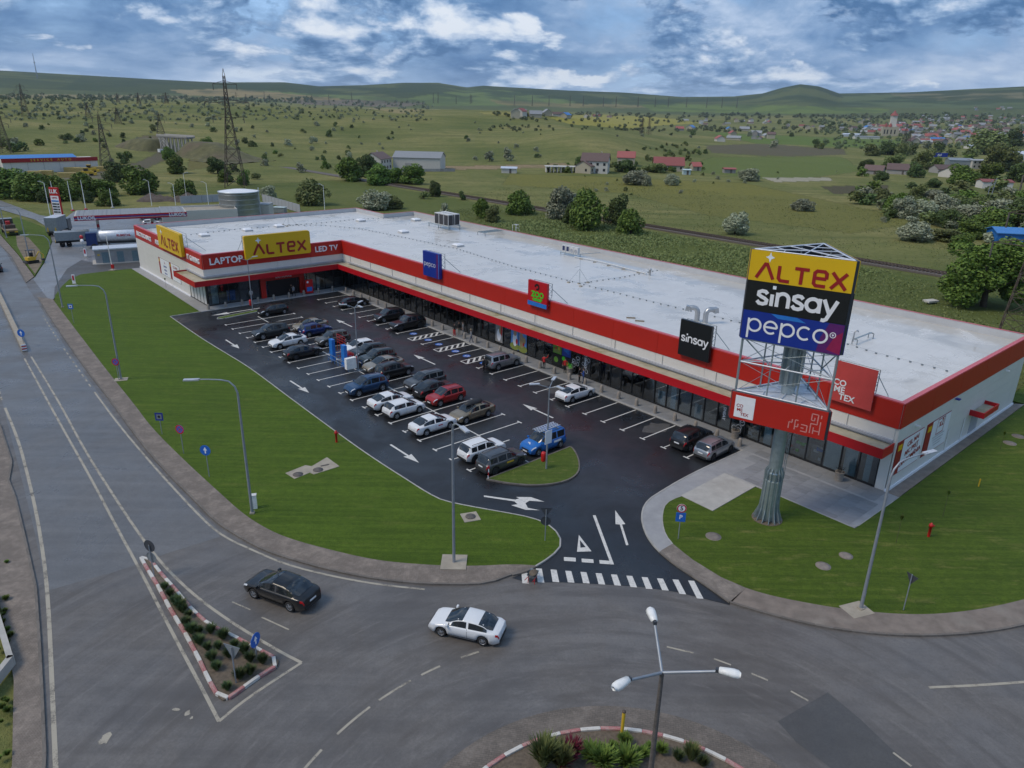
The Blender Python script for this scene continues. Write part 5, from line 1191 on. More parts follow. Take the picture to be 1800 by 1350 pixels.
c = P(798, 989, .1); e = empty('street_lamp', c, R(-60), 'tall grey street lamp on a square concrete base between lawn and crossing', 'street lamp', 'curved street lamps along the road')
MB().tube([(0, 0, 0), (0, 0, 9.7), (.1, 0, 10.1), (.5, 0, 10.35), (1.3, 0, 10.45)], [.11, .08, .07, .055, .045], 10).build('pole', 'lamp_grey', e); MB().box((1.7, 0, 10.45), (.9, .32, .1)).build('lamp_head', 'lamp_head', e); MB().box((0, 0, .02), (1.7, 1.7, .1), R(60)).build('concrete_base', 'concrete_tan', e)
for px, py, s_, lab in ((1506, 1072, 1.6, 'square concrete base plate at the foot of the right lamp'), (213, 667, 1.3, 'square concrete plate under the no stopping lamp')):
    p = P(px, py, .1); tag(MB().box((0, 0, 0), (s_, s_*.8, .06)).build('foundation_slab', 'concrete_tan', None, p, R(20)), lab, 'slab')
p = P(447.5, 893, .1); o = empty('switch_cabinet', p, .3, 'small white electrical cabinet beside the lamp post', 'cabinet'); MB().box((0, 0, .55), (.42, .32, 1.1)).build('body', 'lamp_white', o); MB().box((0, 0, 1.12), (.48, .38, .06)).build('lid', 'hvac_white', o)
def lot_lamp(u, v, lab, arms, H_=7.5, binn=True, notice=False):
    e = empty('parking_lamp', FW(u, v, 0), F_ANG, lab, 'lamp post', 'lamp posts in the car park')
    MB().tube([(0, 0, 0), (0, 0, H_)], [.085, .05], 10).build('pole', 'lamp_grey', e); MB().box((0, 0, .03), (.36, .36, .07)).build('base_plate', 'lamp_grey', e)
    for a in arms:
        c, s_ = math.cos(a), math.sin(a)
        MB().tube([(0, 0, H_-.05), (c*.9, s_*.9, H_+.28)], .035, 6).build('arm', 'lamp_grey', e); MB().box((c*1.25, s_*1.25, H_+.34), (.85, .26, .08), a).build('lamp_head', 'lamp_head', e)
    if binn:
        b_ = MB().lathe([(.17, 0), (.21, .1), (.22, .7), (.17, .84), (0, .86)], 12).build('litter_bin', 'plastic_red', e, (.28, .1, .75)); MB().box((.2, 0, .45), (.05, .25, .12)).build('bin_slot', 'sign_black', b_)
    if notice: MB().box((-.12, .0, 3.1), (.04, .75, 1.2)).build('notice_board', 'letter_white', e)
A3 = (R(60), R(180), R(300))
lot_lamp(51.7, 18.97, 'three armed car park lamp with a red bin by the trolley shelter', A3); lot_lamp(20.03, 18.92, 'three armed car park lamp with a notice board on the turf island', A3, notice=True); lot_lamp(84.1, 18.2, 'car park lamp with a red bin on the narrow turf strip', (R(100), R(280)))
# roundabout lamp with three white heads
e = empty('roundabout_lamp', (5.08, 18.95, .14), 0, 'lamp post with three white heads in the middle of the roundabout', 'street lamp')
TZ = 11.4
MB().tube([(0, 0, 0), (0, 0, TZ)], [.14, .07], 12).build('pole', 'rust_pole', e)
def topdir(px, py, z):
    p = P(px, py, z); return Vector((p.x-5.08, p.y-18.95))
for px, py, dz in ((1146, 1083, .9), (1091, 1205, .55), (1283, 1185, .55)):
    d = topdir(px, py, TZ+dz+.14); L = d.length; a = math.atan2(d.y, d.x); c, s_ = math.cos(a), math.sin(a)
    MB().tube([(0, 0, TZ-.05), (c*(L-.35), s_*(L-.35), TZ+dz)], [.055, .045], 8).build('arm', 'lamp_grey', e)
    hd = empty('x', (0, 0, 0)); bpy.data.objects.remove(hd)
    mb = MB(); prf = [(-.42, .09), (-.40, .13), (-.15, .16), (.12, .185), (.30, .17), (.40, .10)]; rows = []
    for x, w in prf: rows.append([(x, -max(w, .02), 0), (x, -max(w, .02)*.75, w*.6), (x, 0, w*.8+.02), (x, max(w, .02)*.75, w*.6), (x, max(w, .02), 0), (x, 0, -.06)])
    vsx = [q for r_ in rows for q in r_]; fsx = [tuple(range(6)), tuple(range(30, 36))[::-1]]+[(i*6+k, i*6+(k+1) % 6, (i+1)*6+(k+1) % 6, (i+1)*6+k) for i in range(5) for k in range(6)]
    mb.add(vsx, fsx, 0, True); o = mb.build('lamp_head', 'lamp_white', e, (c*L, s_*L, TZ+dz+.04), a); o.scale = (.82, .95, 1); MB().box((-.44, 0, 0), (.2, .12, .12)).build('spigot', 'sign_back', o)
p = P(1093, 1290, .2); e = empty('marker_post', p, 0, 'leaning tan post at the edge of the roundabout island', 'post'); MB().tube([(0, 0, -.1), (.02, .05, 1.35)], .085, 10).build('post', 'plastic_yellow', e); MB().lathe([(.10, 0), (.10, .06), (0, .07)], 10, (.02, .05, 1.32)).build('cap', 'rust', e)
MATS['plastic_yellow_old'] = MATS['plastic_yellow']

# ================================================================ road signs, hydrants, covers
def sign_post(px, py, H_, ang, lab, plates, z=.1, grp=None):
    e = empty('road_sign', P(px, py, z), ang, lab, 'road sign', grp)
    MB().tube([(0, 0, 0), (0, 0, H_)], .035, 8).build('post', 'lamp_grey', e)
    for k, (shape, m_, s_, zz, face) in enumerate(plates):
        if shape == 'disc': poly = arc(0, 0, s_, 0, 360, 24)[:-1]
        elif shape == 'tri': poly = [(0, -s_*1.1), (s_, s_*.6), (-s_, s_*.6)]
        else: poly = [(-s_, -s_*1.05), (s_, -s_*1.05), (s_, s_*1.05), (-s_, s_*1.05)]
        t_ = MB().prism(poly, -.012, .012); mb = MB(); mb.add([(a, -c_-.05, b_) for a, b_, c_ in t_.v], t_.f); o = mb.build('plate', m_, e, (0, 0, zz))
        for q, (kind, m2, a_) in enumerate(face):
            y = -.066-.003*q
            if kind == 'ring': t2 = MB().ribbon(arc(0, 0, a_, 0, 360, 24), s_*.26)
            elif kind == 'bar': t2 = MB().ribbon([(-s_*.62*math.cos(a_), -s_*.62*math.sin(a_)), (s_*.62*math.cos(a_), s_*.62*math.sin(a_))], s_*.15)
            elif kind == 'arrow': t2 = MB().prism([(-.06*s_*2, -s_*.6), (.12*s_, -s_*.6), (.12*s_, 0), (.38*s_, 0), (0, s_*.65), (-.38*s_, 0), (-.12*s_, 0)], None, 0)
            elif kind == 'disc': t2 = MB().prism(arc(0, 0, a_, 0, 360, 20)[:-1], None, 0)
            elif kind == 'box': t2 = MB().prism([(-a_, -a_), (a_, -a_), (a_, a_), (-a_, a_)], None, 0)
            elif kind == 'text':
                placed(text_mesh(a_, s_*1.35, m2, .002, .01), 'symbol', o, (0, y, 0), rot=(math.pi/2, 0, 0)); continue
            m3 = MB(); m3.add([(a, y, b_) for a, b_, _ in t2.v], t2.f); m3.build('symbol', m2, o)
    return e
NOST = [('ring', 'plastic_red', .36), ('bar', 'plastic_red', R(45)), ('bar', 'plastic_red', R(135))]
sign_post(368, 838, 2.55, R(-8), 'round blue sign with a white up arrow on the lawn edge', [('disc', 'traffic_blue', .45, 2.4, [('arrow', 'letter_white', 0)])])
sign_post(323, 797, 2.35, R(-15), 'round no stopping sign on its own thin post on the lawn edge', [('disc', 'traffic_blue', .42, 2.3, NOST)])
sign_post(285, 763, 2.0, R(0), 'square dark blue camera sign on a thin post on the lawn edge', [('sq', 'sign_blue', .36, 1.75, [('box', 'galv_dark', .24), ('disc', 'sign_black', .12)])])
sign_post(209, 668, 2.2, R(-5), 'round no stopping sign against the foot of a street lamp', [('disc', 'traffic_blue', .42, 2.1, NOST)])
sign_post(130, 568, 2.6, R(0), 'square blue bus stop sign on a pale post by the pavement', [('sq', 'traffic_blue', .34, 2.35, [('box', 'letter_white', .20), ('box', 'sign_black', .1)])])
sign_post(1192, 947, 2.7, R(-6), 'speed limit five sign above a blue parking sign by the entrance', [('disc', 'letter_white', .34, 2.5, [('ring', 'traffic_red', .29), ('text', 'sign_black', '5')]), ('sq', 'traffic_blue', .34, 1.8, [('text', 'letter_white', 'P')])])
sign_post(958, 950, 2.5, R(175), 'pair of dark sign backs on a post at the car park exit', [('tri', 'sign_back', .42, 2.35, []), ('disc', 'sign_back', .36, 1.55, [])])
sign_post(1588, 1072, 2.6, R(115), 'dark backed triangular sign on the right hand lawn edge', [('tri', 'sign_back', .40, 2.3, [])])
sign_post(271, 1012, 2.3, R(160), 'pair of dark round sign backs at the tip of the triangular island', [('disc', 'sign_back', .42, 2.2, []), ('disc', 'sign_back_grey', .38, 1.35, [])])
sign_post(452, 1160, 1.5, R(75), 'round blue arrow sign seen edge on at the wide end of the island', [('disc', 'traffic_blue', .42, 1.35, [('arrow', 'letter_white', 0)])])
sign_post(415, 1200, 2.3, R(160), 'grey backed give way triangle in the planted island', [('tri', 'sign_back_grey', .52, 2.05, [])])
sign_post(146, 352, 2.6, 0, 'white triangle over a blue square sign by the filling station', [('tri', 'letter_white', .5, 2.5, []), ('sq', 'traffic_blue', .45, 1.5, [])], 0) if False else None
def hydrant(px, py, lab):
    e = empty('hydrant', P(px, py, .1), 0, lab, 'hydrant'); MB().lathe([(.10, 0), (.10, .8), (.15, .82), (.15, 1.0), (.07, 1.05), (.07, 1.12), (0, 1.13)], 12).build('barrel', 'plastic_red', e)
    for s_ in (-1, 1): MB().lathe([(.06, 0), (.06, .1), (0, .1)], 8, (s_*.14, 0, .9), axis='X').build('outlet', 'plastic_red', e)
hydrant(591.7, 777, 'red hydrant on the lawn beside the car park kerb'); hydrant(1632, 943, 'red hydrant with two outlets on the right hand lawn'); 
p = P(1720, 855, .1); e = empty('marker_stake', p, 0, 'short yellow stake in the right hand lawn', 'stake'); MB().box((0, 0, .35), (.07, .07, .7)).build('stake', 'plastic_yellow', e)
p = P(858, 842, .1); e = empty('marker_post', p, 0, 'thin red and white post at the tip of the turf island', 'post')
for k in range(4): MB().box((.02*k, 0, .17+.3*k), (.07, .07, .3)).build('band', ('letter_white', 'plastic_red')[k % 2], e)
def cover(px, py, r_, lab, ring=True):
    e = empty('manhole_cover', P(px, py, .1), 0, lab, 'manhole'); MB().lathe([(r_*1.12, -.02), (r_*1.12, .02), (r_*1.0, .025)], 20).build('ring', 'paver_brown', e); MB().lathe([(r_, .02), (r_, .045), (r_*.5, .05), (0, .052)], 20).build('lid', 'paver_brown' if ring else 'soil', e)
cover(1487, 977, .42, 'brown round cover in the right lawn, nearer the forecourt of the two'); cover(1447, 995, .45, 'brown round cover in the right lawn, nearer the pavement of the two'); cover(1254, 943, .5, 'brown round cover in the lawn beside the parking sign'); cover(1775, 779, .5, 'pale round cover in the lawn by the end wall path'); cover(1790, 767, .5, 'dark round cover in the lawn by the end wall path')
sp_ = PX([(502, 834), (537, 820), (548, 822), (575, 806), (597, 822), (552, 836), (545, 833), (518, 844)]); o = tag(MB().prism(sp_, .05, .135).build('manhole_slab', 'concrete_tan'), 'tan concrete slab with two round covers in the long lawn', 'slab')
for px, py in ((523.5, 834), (559, 826)): q = P(px, py, .135); MB().lathe([(.42, 0), (.42, .03), (0, .035)], 18, q).build('cover', 'rust_pole', o)
q = P(571, 818, .135); MB().box((0, 0, .02), (.7, .14, .04), R(30)).build('slot_grate', 'rust_pole', o, q)
q = P(827, 909, .1); o = tag(MB().box((0, 0, 0), (1.25, 1.25, .08), R(20)).build('manhole_slab', 'concrete_tan', None, q), 'small square slab with one dark cover near the exit', 'slab'); MB().lathe([(.38, .03), (.38, .09), (0, .1)], 18).build('cover', 'rust_pole', o)
# wheelbarrow on the crossing
p = P(937, 1020, .02); e = empty('wheelbarrow', p, R(70), 'loaded wheelbarrow standing on the crossing by the pavement', 'wheelbarrow')
mb = MB(); a = [(-.45, -.3, .62), (.35, -.3, .62), (.35, .3, .62), (-.45, .3, .62)]; b_ = [(-.25, -.2, .3), (.2, -.2, .3), (.2, .2, .3), (-.25, .2, .3)]; mb.add(a+b_, [(0, 1, 5, 4), (1, 2, 6, 5), (2, 3, 7, 6), (3, 0, 4, 7), (4, 5, 6, 7)]); mb.build('tray', 'galv', e)
mb = MB(); n_ = 10; mb.add([(.0+.38*math.cos(6.28*k/n_)*1.05, .27*math.sin(6.28*k/n_), .60) for k in range(n_)]+[(0, 0, .78)], [(k, (k+1) % n_, n_) for k in range(n_)], 0, True); mb.build('load', 'soil', e)
MB().lathe([(.18, -.04), (.18, .04)], 14, (.62, 0, .18), axis='Y').build('wheel', 'tyre', e)
mb = MB()
for s_ in (-.22, .22): mb.tube([(.62, s_*.3, .18), (.1, s_, .32), (-.9, s_*1.2, .55)], .022, 6); mb.tube([(-.3, s_, .38), (-.38, s_, .0)], .02, 6)
mb.build('frame', 'plastic_red', e)
# trolley shelter in the bays
e = empty('trolley_station', FW(54.6, 19.6, 0), F_ANG, 'trolley station with two tall blue boards and blue rails in the car park', 'trolley station')
for x in (1.6, -1.3):
    b_ = MB().box((x, .2, 1.5), (.75, .4, 2.6)).build('blue_board', 'sign_cyan', e)
for x in np.linspace(2.2, -2.6, 7):
    mb = MB(); mb.tube([(x, .5, 0), (x, .5, .95), (x, -1.3, .95), (x, -1.3, 0)], .03, 6); mb.build('hoop', 'plastic_blue', e)
for z in (.45, .95): MB().tube([(2.2, .5, z), (-2.6, .5, z)], .025, 6).build('rail', 'galv', e)
for k in range(3):
    c = empty('shopping_trolley', FW(55.9-.45*k, 18.2, 0), F_ANG, 'red wire shopping trolley nested behind the blue boards', 'trolley', 'red shopping trolleys in the station'); mb = MB()
    for z in (.45, .65, .85, 1.0): mb.tube([(-.25, -.4, z), (.25, -.4, z), (.25, .4, z), (-.25, .4, z), (-.25, -.4, z)], .02, 5)
    for x in (-.25, 0, .25):
        for y in (-.4, -.13, .13, .4): mb.tube([(x, y, .4), (x, y, 1.0)], .014, 5)
    mb.build('basket', 'plastic_red', c); MB().tube([(-.25, .4, .1), (-.25, .45, 1.1), (.25, .45, 1.1), (.25, .4, .1)], .02, 5).build('handle', 'plastic_red', c)
    for x in (-.22, .22):
        for y in (-.35, .4): MB().lathe([(.06, -.015), (.06, .015)], 8, (x, y, .06), axis='X').build('wheel', 'tyre', c)
for k in range(4):
    mb = MB(); z = 2.1+.32*k; mb.tube([(2.4, -.9, z), (.4, -.9, z)], .025, 5); mb.build('red_rail', 'plastic_red', e)
for x in (.4, 1.1, 1.8, 2.4): MB().tube([(x, -.9, 0), (x, -.9, 3.1)], .022, 5).build('red_rail', 'plastic_red', e)
e = empty('charging_cabinet', FW(51.9, 19.8, 0), F_ANG, 'white square cabinet at the end of the trolley station', 'cabinet'); MB().box((0, 0, 1.0), (.5, 1.25, 1.3)).build('box', 'lamp_white', e); MB().box((0, 0, .18), (.3, .6, .36)).build('foot', 'galv_dark', e)
# median barrier on the road
e = empty('median_barrier', P(44, 618), 0, 'long low concrete median barrier ending in a red striped head', 'barrier'); d = -up; q = Vector((0, 0))
for k in range(14):
    c = Vector(-d)*(-1)*0; a0 = up*(k*3.0); a1 = up*(k*3.0+2.96); m_ = (a0+a1)/2
    MB().box((m_.x, m_.y, .25), (2.96, .55, .5), math.atan2(up.y, up.x)).build('barrier_block', 'concrete_tan', e)
nv = Vector((-up.y, up.x))
for k in range(5): MB().box((-up.x*.04, -up.y*.04, .2+.16*k), (.06, .5, .15), math.atan2(up.y, up.x)).build('stripe', ('letter_white', 'traffic_red')[k % 2], e)
sign_post(42, 606, 1.7, R(-5), 'round blue keep right sign on the median barrier head', [('disc', 'traffic_blue', .48, 1.5, [('arrow', 'letter_white', 0)])], .3)
# concrete edging at the far left
for k, (a, b_) in enumerate((((-12, 1060), (22, 1172)), ((22, 1172), (-20, 1225)))):
    a, b_ = Vector(Q(*a)), Vector(Q(*b_)); m_ = (a+b_)/2; d = b_-a
    tag(MB().box((0, 0, .3), (d.length+.2, .3, .6)).build('retaining_kerb', 'concrete', None, (m_.x, m_.y, .1), math.atan2(d.y, d.x)), ('pale concrete edging wall along the brown pavement', 'pale concrete edging wall turning away from the pavement')[k], 'wall')
# ================================================================ vehicles
def interp(xs, ys, x): return float(np.interp(x, xs, ys))
def cr_interp(P_, x):
    xs, ys = zip(*P_); return float(np.interp(x, xs, ys))
KINDS = {
 # top: silhouette of roof/bonnet from rear (-) to front (+) in fractions of length; belt: shoulder line
 'sedan': dict(L=4.65, W=1.82, H=1.46, wr=.33, fo=.195, ro=.22, top=[(-.5, .70), (-.492, .98), (-.44, 1.07), (-.41, 1.09), (-.27, 1.36), (-.16, 1.445), (.0, 1.465), (.08, 1.40), (.27, 1.02), (.295, .98), (.42, .87), (.475, .76), (.5, .55)], belt=[(-.5, .66), (-.487, .94), (-.43, 1.0), (.1, .94), (.28, .92), (.42, .83), (.475, .72), (.5, .52)], cab=(-.415, .285), sw=[(-.33, -.075), (-.045, .205)], rails=False),
 'hatch': dict(L=4.2, W=1.80, H=1.48, wr=.33, fo=.20, ro=.17, top=[(-.5, .66), (-.494, .90), (-.475, 1.08), (-.40, 1.38), (-.34, 1.44), (-.1, 1.48), (.03, 1.465), (.10, 1.39), (.285, 1.01), (.31, .97), (.43, .86), (.48, .75), (.5, .55)], belt=[(-.5, .62), (-.487, .88), (-.44, .98), (.1, .94), (.29, .92), (.43, .82), (.48, .70), (.5, .52)], cab=(-.48, .295), sw=[(-.37, -.075), (-.045, .215)], rails=False),
 'suv': dict(L=4.5, W=1.85, H=1.66, wr=.37, fo=.20, ro=.19, top=[(-.5, .70), (-.492, .95), (-.47, 1.12), (-.42, 1.50), (-.38, 1.58), (-.1, 1.66), (.03, 1.65), (.09, 1.57), (.255, 1.12), (.285, 1.07), (.42, .99), (.475, .87), (.5, .62)], belt=[(-.5, .66), (-.485, .95), (-.44, 1.06), (.1, 1.03), (.265, 1.02), (.42, .96), (.475, .82), (.5, .58)], cab=(-.48, .27), sw=[(-.385, -.255), (-.235, -.045), (-.02, .185)], rails=True),
 'coupe_suv': dict(L=4.6, W=1.88, H=1.60, wr=.37, fo=.20, ro=.20, top=[(-.5, .70), (-.49, 1.0), (-.44, 1.12), (-.25, 1.46), (-.1, 1.59), (.03, 1.58), (.09, 1.51), (.225, 1.12), (.26, 1.06), (.42, .98), (.475, .84), (.5, .62)], belt=[(-.5, .66), (-.485, .95), (-.44, 1.06), (.1, 1.04), (.24, 1.03), (.42, .94), (.475, .80), (.5, .58)], cab=(-.45, .245), sw=[(-.26, -.05), (-.02, .165)], rails=False),
 'wagon': dict(L=4.55, W=1.82, H=1.63, wr=.34, fo=.19, ro=.20, top=[(-.5, .70), (-.492, .95), (-.475, 1.1), (-.43, 1.50), (-.39, 1.58), (-.1, 1.63), (.06, 1.60), (.12, 1.50), (.265, 1.08), (.30, 1.02), (.43, .94), (.48, .82), (.5, .60)], belt=[(-.5, .66), (-.485, .95), (-.44, 1.03), (.1, 1.0), (.28, 1.0), (.43, .90), (.48, .78), (.5, .56)], cab=(-.485, .285), sw=[(-.40, -.24), (-.215, -.03), (-.005, .20)], rails=True),
 'van': dict(L=4.4, W=1.83, H=1.80, wr=.33, fo=.19, ro=.19, top=[(-.5, .70), (-.495, 1.0), (-.485, 1.2), (-.46, 1.70), (-.43, 1.76), (-.1, 1.80), (.06, 1.76), (.12, 1.66), (.27, 1.14), (.31, 1.06), (.43, .96), (.48, .84), (.5, .60)], belt=[(-.5, .66), (-.49, .95), (-.46, 1.06), (.1, 1.04), (.29, 1.03), (.43, .92), (.48, .80), (.5, .56)], cab=(-.49, .29), sw=[(-.42, -.22), (-.195, .0), (.025, .21)], rails=True),
 'offroad': dict(L=4.5, W=1.82, H=1.76, wr=.38, fo=.17, ro=.22, top=[(-.5, .75), (-.497, 1.0), (-.49, 1.15), (-.465, 1.66), (-.44, 1.72), (-.1, 1.76), (.03, 1.74), (.07, 1.66), (.165, 1.16), (.19, 1.12), (.43, 1.05), (.485, .95), (.5, .70)], belt=[(-.5, .70), (-.49, 1.0), (-.46, 1.10), (.1, 1.09), (.18, 1.08), (.43, 1.01), (.485, .9), (.5, .66)], cab=(-.492, .18), sw=[(-.43, -.26), (-.235, -.07), (-.045, .115)], rails=True),
 'pickup': dict(L=5.2, W=1.90, H=1.78, wr=.40, fo=.18, ro=.21, top=[(-.5, .80), (-.495, 1.1), (-.47, 1.3), (-.40, 1.62), (-.3, 1.70), (-.1, 1.78), (.01, 1.77), (.06, 1.70), (.165, 1.22), (.20, 1.15), (.42, 1.08), (.48, .95), (.5, .72)], belt=[(-.5, .75), (-.49, 1.05), (-.45, 1.14), (.1, 1.12), (.19, 1.12), (.42, 1.03), (.48, .9), (.5, .68)], cab=(-.485, .185), sw=[(-.36, -.22), (-.19, -.05), (-.02, .12)], rails=True),
}
class CarShape:
    def __init__(s, k): 
        s.k = k; s.L = k['L']; s.W = k['W']; s.wr = k['wr']; s.xf = s.L/2-s.L*k['fo']; s.xr = -s.L/2+s.L*k['ro']
    def half(s, x):
        t_ = abs(x)/(s.L/2); f = 1.0
        if t_ > .72: f = 1-.20*((t_-.72)/.28)**2.2
        return s.W/2*f
    def sill(s, x):
        t_ = abs(x)/(s.L/2); z = .24+.10*max(0, (t_-.86)/.14); R_ = s.wr+.07
        for xw in (s.xf, s.xr):
            d = abs(x-xw)
            if d < R_: z = max(z, s.wr+math.sqrt(R_*R_-d*d))
        return z
    def sec(s, x):
        k = s.k; fx = x/s.L; zb = cr_interp(k['belt'], fx); zr = max(cr_interp(k['top'], fx), zb+.03); w = s.half(x); g = zr-zb; t_ = min(1, max(0, (g-.04)/.22)); zs = s.sill(x)
        zb_ = max(zb, zs+.08)
        lerp = lambda a, b_: (a[0]+(b_[0]-a[0])*t_, a[1]+(b_[1]-a[1])*t_)
        hood = [(.86*w, zb_+.012), (.62*w, zb_+.02+g*.5), (.32*w, zb_+g*.85), (0, zb_+g)]
        rw = w*(.775 if g > .3 else .82)
        cab = [(.905*w, zb_+.012), (rw, zr-.055), (rw*.82, zr-.008), (0, zr+.012)]
        top = [lerp(a, b_) for a, b_ in zip(hood, cab)]
        zm_ = (zs+zb_)/2
        return [(.86*w, zs), (.965*w, zs+.02), (w, zm_), (.99*w, zb_-.07), (.945*w, zb_)]+top
    def pt(s, x, q):
        c = s.sec(x); i = min(int(q), 7); f = q-i; a, b_ = c[i], c[i+1]; return (a[0]+(b_[0]-a[0])*f, a[1]+(b_[1]-a[1])*f)
    def body(s):
        k = s.k; L = s.L; xs = set(np.linspace(-L/2, L/2, 34).tolist())
        for fx, _ in k['top']+k['belt']: xs.add(fx*L)
        for xw in (s.xf, s.xr):
            R_ = s.wr+.07
            for d in (-1, -.999, -.92, -.75, -.5, -.25, 0, .25, .5, .75, .92, .999, 1): xs.add(xw+R_*d)
        xs = sorted(x for x in xs if abs(x) <= L/2+1e-6); ys = [xs[0]]
        for x in xs[1:]:
            if x-ys[-1] > .008: ys.append(x)
        xs = ys; rows = []
        for x in xs:
            c = s.sec(x); rows.append([(x, y, z) for y, z in c]+[(x, -y, z) for y, z in c[-2::-1]])
        n = len(rows[0]); vs = [p for r_ in rows for p in r_]; fs = []
        for i in range(len(rows)-1):
            for j in range(n-1): a = i*n+j; fs.append((a, a+1, a+1+n, a+n))
        fs = [f[::-1] for f in fs]
        mb = MB(); mb.add(vs, fs, 0, True); mb.add(rows[0], [tuple(range(n))], 0); mb.add(rows[-1], [tuple(range(n))[::-1]], 0)
        return mb
    def patch(s, xs, q0, q1, nq=4, off=.012, sides=(1,), wrap=False):
        mb = MB()
        for sg in sides:
            rows = []
            for x in xs:
                if wrap: row = [(y*sg2, z) for sg2, seq in ((1, np.linspace(q0, q1, nq)), (-1, np.linspace(q1, q0, nq)[1:])) for y, z in [s.pt(x, q) for q in seq]]
                else: row = [(s.pt(x, q)[0]*sg, s.pt(x, q)[1]) for q in np.linspace(q0, q1, nq)]
                rows.append([(x, y, z) for y, z in row])
            n = len(rows[0]); V = [[Vector(p) for p in r_] for r_ in rows]; N = [[None]*n for _ in rows]
            for i in range(len(V)):
                for j in range(n):
                    a = V[min(i+1, len(V)-1)][j]-V[max(i-1, 0)][j]; b_ = V[i][min(j+1, n-1)]-V[i][max(j-1, 0)]
                    nn = a.cross(b_); nn = nn.normalized() if nn.length > 1e-9 else Vector((0, 0, 1))
                    ce = V[i][j]-Vector((0, 0, .7)); 
                    if nn.dot(Vector((ce.x*.25, ce.y, ce.z))) < 0: nn = -nn
                    N[i][j] = nn
            vs = [V[i][j]+N[i][j]*off for i in range(len(V)) for j in range(n)]
            fs = [(i*n+j, i*n+j+1, (i+1)*n+j+1, (i+1)*n+j) for i in range(len(V)-1) for j in range(n-1)]
            mb.add(vs, fs, 0, True)
        return mb
WHEELS = {}
def wheel_meshes(r_, dark):
    key = (round(r_, 2), dark)
    if key not in WHEELS:
        ty = MB().lathe([(r_*.66, .10), (r_*.92, .115), (r_, .07), (r_, -.07), (r_*.92, -.115), (r_*.66, -.10)], 20, axis='Y').mesh('tyre', 'tyre')
        rm = MB()
        for k in range(5):
            a = 2*math.pi*k/5; 
            for sy in (-.108, .108):
                d0, d1 = .12, r_*.64; c, s_ = math.cos(a), math.sin(a); w0, w1 = .05, .075
                rm.add([(c*d0-s_*w0, sy, s_*d0+c*w0), (c*d0+s_*w0, sy, s_*d0-c*w0), (c*d1+s_*w1, sy*.85, s_*d1-c*w1), (c*d1-s_*w1, sy*.85, s_*d1+c*w1)], [(0, 1, 2, 3)])
        rm.lathe([(r_*.68, .098), (r_*.60, .10), (r_*.58, .06)], 20, axis='Y'); rm.lathe([(r_*.68, -.098), (r_*.60, -.10), (r_*.58, -.06)], 20, axis='Y'); rm.lathe([(0.0, .115), (.09, .11), (.12, .09)], 10, axis='Y'); rm.lathe([(0.0, -.115), (.09, -.11), (.12, -.09)], 10, axis='Y')
        WHEELS[key] = (ty, rm.mesh('rim', 'rim_dark' if dark else 'rim'), MB().lathe([(0, 0), (r_*.62, 0)], 16, axis='Y').mesh('brake_disc', 'car_trim'))
    return WHEELS[key]
CARM = {}
